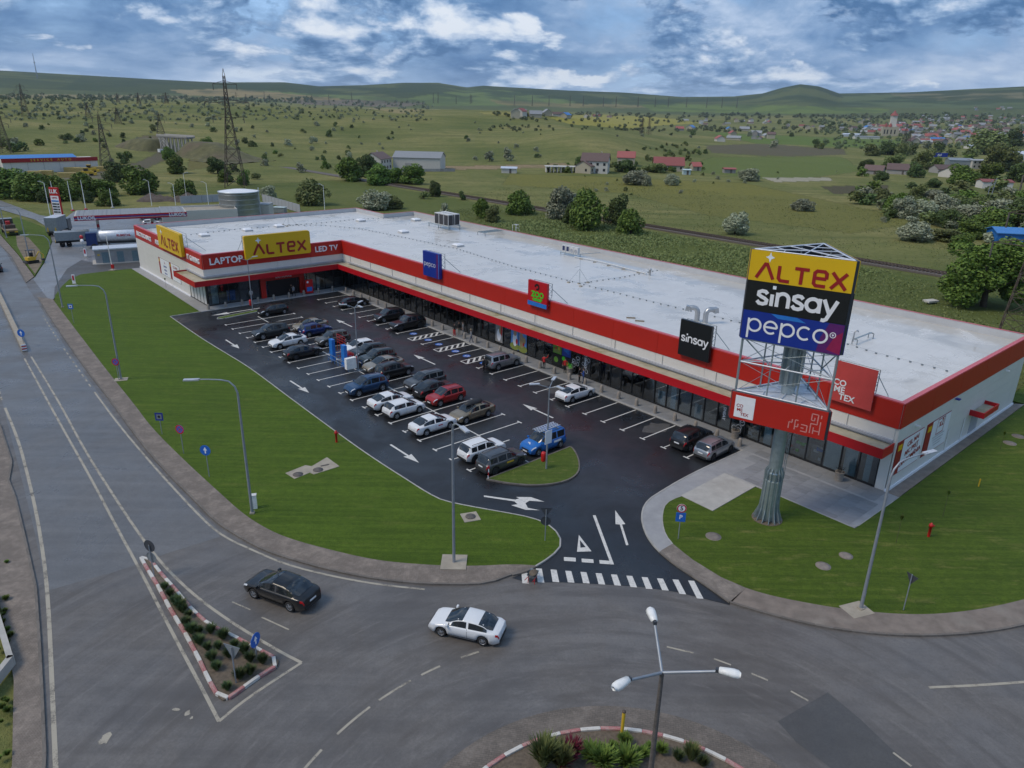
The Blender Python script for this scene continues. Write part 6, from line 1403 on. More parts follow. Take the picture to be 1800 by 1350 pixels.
def car(kind, pname, loc, ang, label, group=None, cat='car', dark_rim=False, scale=1.0, extra=None):
    k = KINDS[kind]; L = k['L']
    e = empty('parked_car' if group != 'cars driving on the roundabout' else 'moving_car', loc, ang, label, cat, group); e.scale = (scale,)*3
    if kind not in CARM:
        s = CarShape(k); c0, c1 = k['cab'][0]*L, k['cab'][1]*L; top = k['top']
        xr = [fx*L for fx, z in top]; zmax = max(z for _, z in top)
        rf = [fx*L for fx, z in top if z > zmax-.05][-1]; rb = [fx*L for fx, z in top if z > zmax-.10][0]
        D = {}
        D['body'] = s.body()
        D['windscreen'] = s.patch(np.linspace(rf+.05, c1-.10, 7), 6.12, 8, 5, .012, (1,), True)
        D['rear_window'] = s.patch(np.linspace(c0+.06 if kind in ('sedan',) else c0+.03, min(rb-.04, c0+.95), 6), 6.15, 8, 5, .012, (1,), True)
        D['sides'] = [s.patch(np.linspace(a*L, b_*L, 6), 5.05, 5.93, 3, .014, (sg,)) for a, b_ in k['sw'] for sg in (1, -1)]
        D['headlight'] = [s.patch(np.linspace(L/2-.50, L/2-.06, 5), 3.0, 4.3, 3, .015, (sg,)) for sg in (1, -1)]
        D['taillight'] = [s.patch(np.linspace(-L/2+.015, -L/2+.24, 4), 2.75, 4.0, 3, .016, (sg,)) for sg in (1, -1)]
        D['sill_trim'] = s.patch(np.linspace(s.xr+s.wr+.1, s.xf-s.wr-.1, 6), .3, 1.25, 3, .012, (1, -1))
        sm = MB()
        for fx in [k['sw'][-1][1]+.035]+[(a[1]+b_[0])/2 for a, b_ in zip(k['sw'][:-1], k['sw'][1:])]:
            q = s.patch([fx*L-.009, fx*L+.009], 1.3, 4.8, 6, .006, (1, -1)); sm.add(q.v, q.f)
        D['door_seam'] = sm
        zf = cr_interp(k['belt'], .49)
        g = MB(); g.box((L/2+.004, 0, zf-.07), (.04, k['W']*.46, .13)); g.box((L/2+.004, 0, .38), (.04, k['W']*.62, .14)); D['grille'] = g
        g = MB(); g.box((-L/2-.004, 0, .40), (.05, k['W']*.72, .20)); D['rear_bumper'] = g
        D['plate'] = [MB().box((L/2+.03, 0, .46), (.02, .52, .11)), MB().box((-L/2-.02, 0, .78 if kind != 'sedan' else .72), (.02, .52, .11))]
        mi = []
        for sg in (1, -1):
            w = s.half(c1-.15); zb = cr_interp(k['belt'], (c1-.2)/L)
            mi.append(MB().box((c1-.32, sg*(w+.06), zb+.09), (.12, .2, .14)))
        D['mirror'] = mi
        if k['rails']: D['rails'] = [MB().tube([(rb+.15, sg*k['W']*.335, k['H']-.03), (rb+.25, sg*k['W']*.335, k['H']+.035), (rf-.15, sg*k['W']*.335, k['H']+.03), (rf-.02, sg*k['W']*.335, k['H']-.05)], .022, 6) for sg in (1, -1)]
        arch = MB()
        for xw in (s.xf, s.xr): arch.lathe([(s.wr+.065, -.75), (s.wr+.065, .75)], 20, (xw, 0, s.wr), axis='Y'); arch.box((xw, 0, s.wr+.1), (.5, 1.0, .3))
        arch.box((0, 0, .32), (L*.86, k['W']*.78, .16)); D['underbody'] = arch
        CARM[kind] = (s, {n_: ([m_.mesh(n_, 'car_trim') for m_ in v] if isinstance(v, list) else v.mesh(n_, 'car_trim')) for n_, v in D.items()})
    s, D = CARM[kind]
    def setm(o, m_): o.material_slots[0].link = 'OBJECT'; o.material_slots[0].material = MATS[m_]; return o
    setm(placed(D['body'], 'body', e, (0, 0, 0)), pname)
    setm(placed(D['windscreen'], 'windscreen', e, (0, 0, 0)), 'car_glass'); setm(placed(D['rear_window'], 'rear_window', e, (0, 0, 0)), 'car_glass')
    for m_ in D['sides']: setm(placed(m_, 'side_window', e, (0, 0, 0)), 'car_glass')
    for m_ in D['headlight']: setm(placed(m_, 'headlight', e, (0, 0, 0)), 'headlight')
    for m_ in D['taillight']: setm(placed(m_, 'taillight', e, (0, 0, 0)), 'taillight')
    for n_ in ('door_seam', 'sill_trim', 'grille', 'rear_bumper', 'underbody'): setm(placed(D[n_], n_, e, (0, 0, 0)), 'car_trim')
    for m_ in D['plate']: setm(placed(m_, 'number_plate', e, (0, 0, 0)), 'plate')
    for m_ in D['mirror']: setm(placed(m_, 'mirror', e, (0, 0, 0)), pname)
    if 'rails' in D:
        for m_ in D['rails']: setm(placed(m_, 'roof_rail', e, (0, 0, 0)), 'car_trim')
    ty, rm, bd = wheel_meshes(k['wr'], dark_rim)
    for xw in (s.xf, s.xr):
        for sg in (1, -1):
            w = placed(ty, 'wheel', e, (xw, sg*(k['W']/2-.125), k['wr'])); placed(rm, 'rim', w, (0, 0, 0)); placed(bd, 'brake_disc', w, (0, sg*.02, 0))
    if extra: extra(e, k)
    return e
paint('paint_white', (.70, .71, .72)); paint('paint_black', (.010, .010, .011)); paint('paint_dark', (.022, .026, .028), metal=.3); paint('paint_green', (.026, .034, .033), metal=.3); paint('paint_grey', (.085, .088, .092), metal=.5); paint('paint_silver', (.34, .36, .38), metal=.7); paint('paint_beige', (.33, .28, .215), metal=.55); paint('paint_gold', (.27, .215, .145), metal=.6); paint('paint_red', (.33, .012, .012), metal=.2); paint('paint_blue', (.012, .035, .15), metal=.4); paint('paint_steel', (.015, .055, .13), metal=.4); paint('paint_van', (.008, .12, .42)); paint('paint_brown', (.10, .095, .085), metal=.5)
FRL, FRR = F_ANG+math.pi/2, F_ANG-math.pi/2      # nose towards the road / towards the shops
G = 'cars parked in the bays'
ub = lambda k: 77.75-2.5*k
def lc(kind, pn, u, v, nose, lab, **kw): return car(kind, pn, FW(u, v, .014), (FRL if nose == 'L' else FRR)+R(random.uniform(-1.5, 1.5)), lab, G, **kw)
lc('hatch', 'paint_black', 80.6, 16.6, 'L', 'small black hatchback beside the narrow turf strip', dark_rim=False)
lc('suv', 'paint_dark', ub(3), 21.4, 'L', 'dark grey estate like SUV in the outer row with silver roof rails', scale=1.05)
lc('sedan', 'paint_white', ub(5), 21.3, 'L', 'white saloon in the outer row with its nose to the lawn')
lc('sedan', 'paint_black', ub(7), 21.7, 'R', 'black saloon in the outer row near the trolley station', dark_rim=True)
lc('sedan', 'paint_beige', ub(3), 15.8, 'L', 'beige saloon beside the bright blue car')
lc('suv', 'paint_blue', ub(4), 16.3, 'R', 'bright blue crossover parked nose in beside the beige saloon', scale=.95)
lc('suv', 'paint_brown', ub(6), 16.4, 'L', 'grey brown SUV behind the blue boards of the trolley station', scale=.98)
lc('hatch', 'paint_white', ub(8), 15.5, 'L', 'white hatchback behind the trolley station', dark_rim=True)
lc('suv', 'paint_dark', ub(9), 15.5, 'L', 'dark SUV between the white hatchback and the green grey SUV')
lc('suv', 'paint_green', ub(10), 15.8, 'L', 'dark green grey SUV beside the beige fastback')
lc('sedan', 'paint_beige', ub(11), 16.5, 'L', 'beige fastback saloon between dark SUVs', scale=1.03)
lc('suv', 'paint_black', ub(12), 16.6, 'R', 'black SUV parked nose in beside the beige fastback', dark_rim=False)
lc('suv', 'paint_steel', ub(13), 21.6, 'L', 'steel blue SUV in the outer row beside two white cars', scale=1.04)
lc('wagon', 'paint_grey', ub(14), 15.8, 'L', 'grey estate car in the inner row beside the black coupe SUV', scale=1.04)
lc('coupe_suv', 'paint_black', ub(15), 16.3, 'R', 'black sloping backed SUV between the grey estate and the red car', dark_rim=True)
lc('suv', 'paint_red', ub(16), 16.6, 'L', 'red compact SUV in the inner row', scale=.94)
lc('sedan', 'paint_white', ub(15), 21.7, 'R', 'white saloon in the outer row beside the steel blue SUV')
lc('hatch', 'paint_white', ub(16), 21.7, 'R', 'white hatchback in the outer row beside another white car')
def door_logo(e, k): MB().box((.25, k['W']/2+.006, .72), (.5, .012, .1)).build('door_lettering', 'traffic_red', e); MB().box((.25, -k['W']/2-.006, .72), (.5, .012, .1)).build('door_lettering', 'traffic_red', e)
lc('sedan', 'paint_white', ub(18), 21.7, 'R', 'white saloon with small red lettering on its door', extra=door_logo)
def roofbox(e, k):
    mb = MB(); rows = []
    for x, w, h in ((-.95, .20, .10), (-.9, .34, .26), (-.4, .38, .33), (.4, .36, .32), (.85, .26, .22), (1.0, .1, .06)): rows.append([(x-.1, -w, 1.5), (x-.1, -w*.9, 1.5+h*.7), (x-.1, 0, 1.5+h), (x-.1, w*.9, 1.5+h*.7), (x-.1, w, 1.5)])
    mb.add([p for r_ in rows for p in r_], [(i*5+j, i*5+j+1, i*5+j+6, i*5+j+5) for i in range(5) for j in range(4)], 0, True); mb.add(rows[0], [(0, 1, 2, 3, 4)]); mb.add(rows[-1], [(0, 1, 2, 3, 4)]); mb.build('roof_box', 'car_trim', e)
    for x in (-.6, .5): MB().box((x-.1, 0, 1.47), (.06, 1.15, .05)).build('roof_bar', 'car_trim', e)
lc('sedan', 'paint_gold', ub(18), 17.0, 'L', 'gold saloon with a black roof box', extra=roofbox, scale=1.02)
lc('suv', 'paint_white', ub(21)+.3, 21.5, 'R', 'white SUV beside the grey estate at the end of the row', scale=.97, dark_rim=True)
def yl(e, k): MB().box((.2, k['W']/2+.006, .78), (.75, .012, .14)).build('door_lettering', 'plastic_yellow', e); MB().box((.2, -k['W']/2-.006, .78), (.75, .012, .14)).build('door_lettering', 'plastic_yellow', e)
lc('wagon', 'paint_grey', ub(22)+.1, 21.5, 'R', 'grey estate with yellow lettering beside the turf island', extra=yl, dark_rim=True)
def ladder(e, k):
    mb = MB()
    for y in (-.42, -.1, .1, .42): mb.box((-.35, y, 2.0), (2.6, .05, .07))
    for i in range(9):
        for y in (-.26, .26): mb.box((-1.5+i*.29, y, 2.0), (.05, .34, .04))
    mb.build('ladder', 'steel_white', e); 
    for x in (-1.2, .3): MB().box((x, 0, 1.88), (.06, 1.3, .08)).build('roof_bar', 'galv_dark', e)
    placed(text_mesh('digi', .32, 'letter_white', .003, .01), 'lettering', e, (1.62, 0, 1.015), rot=(0, R(10), R(90)))
    for sg in (1, -1): MB().box((-.9, sg*(k['W']/2+.004), .85), (.9, .012, .2)).build('lettering_panel', 'letter_white', e)
lc('van', 'paint_van', ub(22)+.5, 16.3, 'L', 'blue van with ladders on its roof beside the turf island', cat='van', extra=ladder)
lc('sedan', 'paint_black', 77.9, 5.0, 'R', 'black saloon parked nose in near the inner corner of the shops')
lc('suv', 'paint_black', 67.9, 4.9, 'L', 'black SUV backed in before the shops')
lc('pickup', 'paint_black', 62.9, 5.0, 'L', 'big black SUV backed in beside the accessible bays', dark_rim=True)
def spare(e, k): 
    ty, rm, bd = wheel_meshes(.36, False); o = placed(ty, 'spare_wheel', e, (-k['L']/2-.12, .15, .95), R(90)); MB().lathe([(.0, .12), (.30, .12)], 16, axis='Y').build('cover', 'rim_dark', o)
lc('offroad', 'paint_silver', 42.65, 4.9, 'R', 'silver off road car with a spare wheel on its back door', extra=spare)
lc('sedan', 'paint_white', 30.2, 5.2, 'R', 'white saloon parked nose in alone before the shops')
lc('suv', 'paint_black', 15.45, 4.9, 'R', 'black SUV beside a silver SUV near the tall sign', scale=1.03)
lc('suv', 'paint_silver', 12.95, 5.0, 'R', 'silver SUV at the end of the row near the tall sign', scale=.97, dark_rim=True)
def heading(a, b_): d = Vector(Q(*a))-Vector(Q(*b_)); return math.atan2(d.y, d.x)
RG = 'cars driving on the roundabout'
def road_car(fw, rw, *a, **kw):
    f, r_ = Vector(Q(*fw)), Vector(Q(*rw)); d = (f-r_).normalized(); n_ = Vector((d.y, -d.x)) if d.x < 0 else Vector((-d.y, d.x))
    c = (f+r_)/2+n_*.82; return car(a[0], a[1], (c.x, c.y, .002), math.atan2(d.y, d.x), *a[2:], **kw)
road_car((449, 1051), (513, 1075), 'sedan', 'paint_black', 'black saloon driving off the roundabout', RG, scale=1.04)
road_car((774, 1119), (852, 1137), 'sedan', 'paint_white', 'white saloon driving round the roundabout', RG, scale=.93)
car('hatch', 'paint_dark', P(-6, 476, 0), math.atan2(up.y, up.x), 'dark car driving away on the main road', 'cars driving on the roundabout')
e = car('suv', 'paint_dark', P(262, 385, 0), R(30), 'dark SUV parked behind the filling station canopy', 'cars at the filling station'); car('suv', 'paint_green', P(287, 386, 0), R(25), 'grey green SUV parked behind the filling station canopy', 'cars at the filling station'); car('hatch', 'paint_white', P(267, 396, 0), R(28), 'white car parked by the fuel pumps', 'cars at the filling station')
# ================================================================ vegetation
def leaf_mat(name, dark, light, tl=.25):
    m, t, b = base_mat(name)
    oi = t.new('ShaderNodeObjectInfo').outputs['Random']; ge = t.new('ShaderNodeNewGeometry')
    n = t.noise(ge.outputs['Position'], 1.1, 3, .7)
    c = t.ramp(t.math('ADD', t.math('MULTIPLY', n, .7), t.math('MULTIPLY', ge.outputs['Random Per Island'], .35)), [(.25, dark), (.75, light)])
    hs = t.new('ShaderNodeHueSaturation', i_Color=c); t.l.new(t.math('ADD', t.math('MULTIPLY', oi, .5), .75), hs.inputs['Value']); t.l.new(t.math('ADD', t.math('MULTIPLY', oi, .03), .485), hs.inputs['Hue'])
    t.l.new(hs.outputs[0], b.inputs['Base Color']); b.inputs['Roughness'].default_value = .7; b.inputs['Specular IOR Level'].default_value = .25
    return m
leaf_mat('leaf_green', (.057, .103, .018), (.155, .223, .041)); leaf_mat('leaf_dark', (.046, .078, .024), (.108, .151, .046)); leaf_mat('leaf_silver', (.169, .196, .124), (.378, .398, .277)); leaf_mat('leaf_olive', (.088, .121, .035), (.196, .223, .081)); leaf_mat('leaf_red', (.081, .014, .016), (.189, .027, .041)); leaf_mat('leaf_bed', (.041, .070, .024), (.108, .142, .054)); leaf_mat('leaf_weed', (.074, .119, .024), (.169, .216, .057)); leaf_mat('leaf_far', (.084, .115, .054), (.155, .182, .095)); leaf_mat('leaf_far_silver', (.155, .182, .115), (.270, .290, .196))
def mesh_np(name, V, Fq, mats):
    me = bpy.data.meshes.new(name); me.vertices.add(len(V)); me.vertices.foreach_set('co', V.astype(np.float32).ravel())
    k = Fq.shape[1]; me.loops.add(Fq.size); me.loops.foreach_set('vertex_index', Fq.astype(np.int32).ravel()); me.polygons.add(len(Fq)); me.polygons.foreach_set('loop_start', np.arange(0, Fq.size, k, dtype=np.int32)); me.polygons.foreach_set('loop_total', np.full(len(Fq), k, np.int32)); me.update(calc_edges=True)
    me.materials.append(MATS[mats]); return me
def leaf_cloud(C, Nn, size, g):
    """one rhombic leaf clump at each point C, facing roughly Nn"""
    n = len(C); d = Nn+g.normal(0, .75, (n, 3)); d /= np.linalg.norm(d, axis=1)[:, None]+1e-9
    a = np.cross(d, g.normal(0, 1, (n, 3))); a /= np.linalg.norm(a, axis=1)[:, None]+1e-9; b_ = np.cross(d, a)
    s_ = (size*g.uniform(.6, 1.35, n))[:, None]
    V = np.stack([C-a*s_, C-b_*s_*.62+d*s_*.15, C+a*s_, C+b_*s_*.62+d*s_*.15], 1).reshape(-1, 3)
    return V, np.arange(4*n).reshape(n, 4)
def crown(seed, nlobe, nleaf, size, shape=(1, 1, 1), low=.05, name='crown', mname='leaf_green', lump=.34):
    g = np.random.default_rng(seed); L = []
    for i in range(nlobe):
        v = g.normal(0, 1, 3); v /= np.linalg.norm(v); r_ = g.uniform(.25, .72); c = v*r_; c[2] = c[2]*.9+.04
        if i % 5 < 2: a_ = g.uniform(0, 6.28); c = np.array([.52*math.cos(a_), .52*math.sin(a_), g.uniform(-.72, -.35)])
        L.append((c, g.uniform(.7, 1.25)*lump))
    L.append((np.array([0, 0, .1]), .5)); P_ = []; N_ = []
    w = np.array([r_**2 for _, r_ in L]); w /= w.sum()
    for (c, r_), k in zip(L, (w*nleaf).astype(int)):
        v = g.normal(0, 1, (k, 3)); v /= np.linalg.norm(v, axis=1)[:, None]; rr = r_*g.uniform(.55, 1.08, k)**.5
        P_.append(c+v*rr[:, None]); N_.append(v)
    P_ = np.concatenate(P_); N_ = np.concatenate(N_); P_ *= np.array(shape)*.5; P_[:, 2] += .5*shape[2]; P_[:, 2] = np.maximum(P_[:, 2], low*g.random(len(P_)))
    V, F_ = leaf_cloud(P_, N_, np.full(len(P_), size), g)
    return mesh_np(name, V, F_, mname)
CROWN = {}
for nm, m_ in (('green', 'leaf_green'), ('dark', 'leaf_dark'), ('silver', 'leaf_silver'), ('olive', 'leaf_olive')):
    CROWN[nm] = [crown(31+i*7+len(nm), 22, 4200, .036, (1, 1, 1), .02, 'crown', m_) for i in range(4)]
    CROWN[nm+'_s'] = [crown(77+i*5+len(nm), 9, 420, .075, (1, 1, .95), .0, 'crown', m_, .40) for i in range(4)]
CROWN['big'] = [crown(5, 34, 15000, .017, (1, 1, 1), .03, 'crown', 'leaf_green', .24)]
def trunk_mesh(seed):
    g = random.Random(seed); mb = MB(); mb.tube([(0, 0, -.05), (.01, .01, .18), (.0, .02, .42), (.02, 0, .62)], [.035, .026, .02, .01], 7)
    for k in range(5):
        a = g.uniform(0, 6.28); z = g.uniform(.14, .4); mb.tube([(0, 0, z), (.16*math.cos(a), .16*math.sin(a), z+.14), (.30*math.cos(a), .30*math.sin(a), z+.32)], [.016, .011, .005], 5)
    return mb.mesh('trunk', 'trunk')
TRK = [trunk_mesh(i) for i in range(3)]
def tree(loc, w, h, kind, label, group, small=False, rz=None, name=None, trunk=True):
    e = empty(name or ('tree' if h > 3.2 else 'bush'), loc, random.uniform(0, 6.28) if rz is None else rz, label, 'tree' if (name or '') == 'tree' or (name is None and h > 3.2) else 'bush', group)
    arr = CROWN[kind+('_s' if small else '')] if kind != 'big' else CROWN['big']
    c = placed(random.choice(arr), 'crown', e, (0, 0, 0), 0, (w, w*random.uniform(.85, 1.1), h))
    if trunk: placed(random.choice(TRK), 'trunk', e, (0, 0, 0), 0, (w, w, h))
    return e
COLN = {'green': 'green', 'dark': 'dark green', 'silver': 'silvery grey', 'olive': 'olive green', 'big': 'broad green'}
def tree_px(x, y, wpx, hpx, kind, label, group, small=False, **kw):
    p, dist = on_terr(x, y); dd = math.sqrt(dist*dist+(CAM_H-p.z)**2); w = wpx/F_PX*dd; h = hpx/F_PX*dd*1.02
    return tree(p-Vector((0, 0, .05)), w*1.08, h*1.08, kind, label, group, small, **kw)
# ---- big ones that can be told apart
tree_px(1728, 540, 142, 106, 'big', 'broad dense green tree behind the right end of the building', None, name='tree')
for x, y, w, h, k, lab in [
 (985, 387, 62, 60, 'silver', 'large silvery tree beside the group of green trees behind the roof'), (1033, 403, 68, 68, 'green', 'largest green tree of the group behind the middle of the roof'), (1083, 396, 48, 52, 'dark', 'dark upright tree in the group behind the middle of the roof'), (1108, 413, 52, 44, 'green', 'lower green tree at the end of the group by the railway'), (1005, 396, 34, 44, 'dark', 'dark tree tucked between the silvery tree and the green tree'),
 (1292, 412, 46, 36, 'silver', 'round silvery bush alone in the meadow beyond the railway'), (915, 377, 52, 44, 'green', 'round green tree alone behind the back parapet'), (845, 384, 34, 36, 'green', 'thin green tree behind the cooling units'), (866, 390, 34, 26, 'olive', 'low olive tree beside the thin green tree'), (765, 346, 26, 28, 'dark', 'small dark tree by the dirt track'), (811, 352, 16, 18, 'dark', 'very small dark tree by the dirt track'),
 (724, 324, 48, 32, 'green', 'green thicket before the white shed'), (694, 322, 34, 28, 'green', 'green bush left of the thicket before the white shed'), (648, 310, 46, 38, 'dark', 'dark tree hiding the corner of the white house'), (665, 325, 50, 34, 'green', 'green tree in front of the white house'), (612, 318, 50, 40, 'green', 'green tree at the left of the white house'),
 (660, 368, 60, 32, 'silver', 'silvery bush just behind the step in the roof'), (690, 367, 40, 22, 'olive', 'olive bush beside the step in the roof'), (783, 373, 18, 18, 'silver', 'small silvery bush behind the cooling units'), (552, 360, 60, 42, 'olive', 'olive tree beyond the left wing roof'), (745, 350, 20, 14, 'olive', 'low olive bush by the dirt track'),
 (250, 340, 60, 46, 'green', 'bright green tree behind the filling station canopy'), (207, 320, 44, 32, 'dark', 'dark round tree beside the yellow machines'), (311, 305, 42, 26, 'green', 'green tree below the bridge bank'), (324, 345, 40, 26, 'green', 'green bush beside the soil heap'), (298, 282, 22, 20, 'green', 'round green tree beside the bridge'), (364, 268, 24, 22, 'green', 'round dark green tree right of the bridge'), (383, 305, 34, 26, 'dark', 'dark green tree left of the power pylon'), (396, 320, 28, 22, 'green', 'green tree at the foot of the power pylon'), (430, 325, 22, 24, 'green', 'pale green bush right of the power pylon'), (474, 350, 26, 22, 'silver', 'silvery bush right of the tank'),
 (1410, 371, 40, 22, 'silver', 'wide silvery bush alone in the tan meadow'), (1605, 424, 54, 28, 'silver', 'wide silvery bush above the large right hand tree'), (1553, 391, 10, 10, 'silver', 'tiny silvery bush beside the wide silvery bush'), (1562, 389, 8, 8, 'dark', 'tiny dark bush beside the wide silvery bush'), (1660, 400, 40, 28, 'dark', 'round dark bush among silvery thickets'), (1567, 374, 28, 28, 'green', 'small green tree at the edge of the silvery thickets'), (1534, 356, 30, 22, 'silver', 'silvery bush at the left end of the thickets'), (1550, 358, 34, 24, 'olive', 'olive bush at the left end of the thickets'),
 (1115, 325, 42, 24, 'silver', 'large silvery bush in the middle meadow'), (1137, 327, 22, 20, 'silver', 'silvery bush touching the large one in the middle meadow'), (1180, 326, 26, 22, 'silver', 'silvery bush between two smaller ones in the meadow'), (1317, 318, 36, 20, 'silver', 'round silvery bush near the stony track'), (1020, 296, 22, 22, 'dark', 'dark tree at the left gable of the large house'), (1098, 302, 40, 20, 'dark', 'dark trees right of the large house'), (1150, 303, 40, 16, 'olive', 'hedge of olive trees before the red roofed house'), (893, 283, 20, 22, 'silver', 'silvery bush on the hillside above the dirt road'), (860, 284, 18, 20, 'silver', 'silvery tree above the dirt road')]:
    tree_px(x, y, w, h, k, lab, None, w < 22)
# thickets at the right
Gt = 'thicket trees between the meadow and the village'
for x, y, w, h, k in [(1590, 384, 40, 34, 'silver'), (1625, 386, 46, 30, 'silver'), (1655, 372, 44, 26, 'silver'), (1640, 356, 44, 22, 'silver'), (1690, 388, 40, 26, 'silver'), (1712, 392, 50, 30, 'silver'), (1690, 366, 40, 20, 'olive'), (1725, 372, 44, 24, 'olive'), (1760, 380, 50, 28, 'silver'), (1610, 356, 30, 26, 'olive'), (1740, 410, 60, 36, 'green'), (1700, 418, 52, 30, 'green'), (1790, 400, 60, 44, 'dark'), (1775, 376, 46, 26, 'olive'), (1800, 372, 40, 30, 'green'), (1660, 424, 50, 18, 'olive'), (1835, 420, 60, 50, 'dark'), (1690, 436, 50, 20, 'green')]:
    tree_px(x, y, w, h, k, f'{COLN[k]} tree in the thicket between the meadow and the village', Gt)
Gl = 'trees round the filling station and the lane'
for x, y, w, h, k in [(20, 347, 70, 40, 'green'), (65, 352, 60, 38, 'green'), (105, 348, 50, 34, 'green'), (-20, 342, 70, 44, 'dark'), (150, 345, 50, 34, 'green'), (180, 345, 44, 28, 'green'), (45, 335, 60, 26, 'dark'), (190, 362, 36, 26, 'green'), (155, 356, 26, 18, 'dark'), (120, 352, 40, 26, 'green'), (85, 356, 30, 20, 'dark')]:
    tree_px(x, y, w, h, k, f'{COLN[k]} tree in the belt beside the filling station', Gl)
Gr = 'trees between the houses at the right'
for x, y, w, h, k in [(1530, 274, 30, 18, 'olive'), (1560, 272, 30, 20, 'dark'), (1585, 274, 26, 18, 'olive'), (1600, 272, 18, 14, 'dark'), (1570, 298, 36, 22, 'olive'), (1620, 298, 34, 28, 'olive'), (1645, 296, 22, 20, 'green'), (1608, 312, 28, 22, 'dark'), (1650, 270, 20, 18, 'dark'), (1520, 300, 26, 18, 'dark'), (1548, 318, 26, 16, 'dark'), (1515, 310, 20, 14, 'green'), (1730, 272, 60, 34, 'olive'), (1775, 260, 40, 26, 'dark'), (1745, 300, 46, 36, 'olive'), (1770, 300, 34, 32, 'olive'), (1690, 325, 40, 30, 'green'), (1735, 318, 40, 24, 'green'), (1705, 275, 22, 14, 'olive'), (1670, 276, 20, 12, 'dark'), (1790, 320, 40, 30, 'dark'), (1700, 285, 20, 12, 'green'), (1640, 330, 24, 14, 'dark'), (1603, 332, 20, 10, 'dark')]:
    tree_px(x, y, w, h, k, f'{COLN[k]} tree between the houses beyond the meadow', Gr, w < 24)
# mid distance bushes
Gm = 'bushes dotted over the open hillside'
def scatter(n, xr, yr, wr, kinds, label, grp, seed, small=True, avoid=None):
    g = random.Random(seed)
    for i in range(n):
        x = g.uniform(*xr); y = g.uniform(*yr); 
        if avoid and avoid(x, y): continue
        s_ = g.uniform(*wr)*(.35+.65*(y-yr[0])/max(1, yr[1]-yr[0]))
        k = g.choice(kinds); tree_px(x, y, s_, s_*g.uniform(.65, .95), k, label.format(COLN[k]), grp, small, trunk=False, name='bush')
scatter(78, (0, 640), (196, 262), (7, 17), ['silver', 'silver', 'dark', 'olive'], '{} bush dotted on the scrubby hillside behind the pylons', Gm, 3, avoid=lambda x, y: 272 < x < 345 and y > 225)
scatter(46, (560, 1230), (214, 286), (6, 14), ['silver', 'silver', 'dark'], '{} bush dotted on the smooth meadow hill', 'bushes on the meadow hill', 4)
scatter(26, (380, 620), (262, 318), (12, 24), ['silver', 'olive', 'green', 'dark'], '{} bush on the slope right of the bridge', 'bushes right of the bridge', 5)
scatter(24, (0, 270), (232, 290), (12, 26), ['silver', 'olive', 'dark', 'green'], '{} bush on the slope left of the bridge', 'bushes left of the bridge', 6, avoid=lambda x, y: x < 180 and y > 268)
scatter(22, (1000, 1480), (300, 345), (6, 15), ['silver', 'silver', 'olive'], '{} bush in the tan meadow before the houses', 'bushes in the tan meadow', 8)
scatter(34, (960, 1240), (288, 306), (10, 20), ['dark', 'olive', 'green'], '{} hedge bush among the near houses', 'hedge bushes by the near houses', 9)
scatter(40, (1180, 1760), (204, 262), (8, 17), ['dark', 'olive', 'silver'], '{} tree among the far village houses', 'trees of the far village', 10)
scatter(30, (1130, 1240), (255, 286), (8, 16), ['olive', 'dark'], '{} bush on the steep bank', 'bushes on the steep bank', 12)
# far scrub, tree belts: nobody could count these
def scrub(n, xr, yr, wr, mname, seed, name, lab, yfun=None):
    g = np.random.default_rng(seed); V = []; F_ = []; off = 0
    proto = CROWN['green_s'][0]; 
    for i in range(n):
        x = g.uniform(*xr); y = g.uniform(*yr) if yfun is None else yfun(x, g)
        p, dist = on_terr(x, y); w = g.uniform(*wr)/F_PX*dist; k = 44
        v = g.normal(0, 1, (k, 3)); v /= np.linalg.norm(v, axis=1)[:, None]; C = v*np.array([.5, .5, .42])*g.uniform(.5, 1, k)[:, None]; C[:, 2] += .36; 
        vv, ff = leaf_cloud(C*w, v, np.full(k, .2*w), g); V.append(vv+np.array(p)); F_.append(ff+off); off += len(vv)
    me = mesh_np(name, np.concatenate(V), np.concatenate(F_), mname); o = bpy.data.objects.new(name, me); link(o); tag(o, lab, 'scrub', None, 'stuff')
scrub(420, (-20, 760), (180, 212), (2, 6), 'leaf_far_silver', 1, 'scrub', 'silvery scrub covering the far hillside')
scrub(200, (-20, 760), (178, 214), (2, 6), 'leaf_far', 2, 'scrub', 'dark scrub mixed over the far hillside')
scrub(520, (860, 1760), (0, 0), (3, 7), 'leaf_far', 3, 'tree_belt', 'dark tree belts between the far fields and the village', lambda x, g: g.choice([203, 206, 214, 226, 231])+ (x-1200)*.008+g.normal(0, 1.6))
scrub(330, (1440, 1800), (203, 262), (3, 8), 'leaf_far', 4, 'village_trees', 'garden trees filling the gaps between village houses')
scrub(360, (-40, 560), (0, 0), (3, 6), 'leaf_far', 5, 'tree_belt', 'dark tree belt along the foot of the far hills', lambda x, g: 172+g.normal(0, 2.5)+x*.012)
g = random.Random(21)
for i in range(64):
    x = g.uniform(1500, 1830); y = g.uniform(338, 366+(x-1480)*.24); k = g.choice(['silver', 'olive', 'silver', 'green', 'dark']); w = g.uniform(20, 36); tree_px(x, y, w, w*.62, k, f'{COLN[k]} shrub filling the thicket between the meadow and the village', 'shrubs of the thicket', True, trunk=False, name='bush')
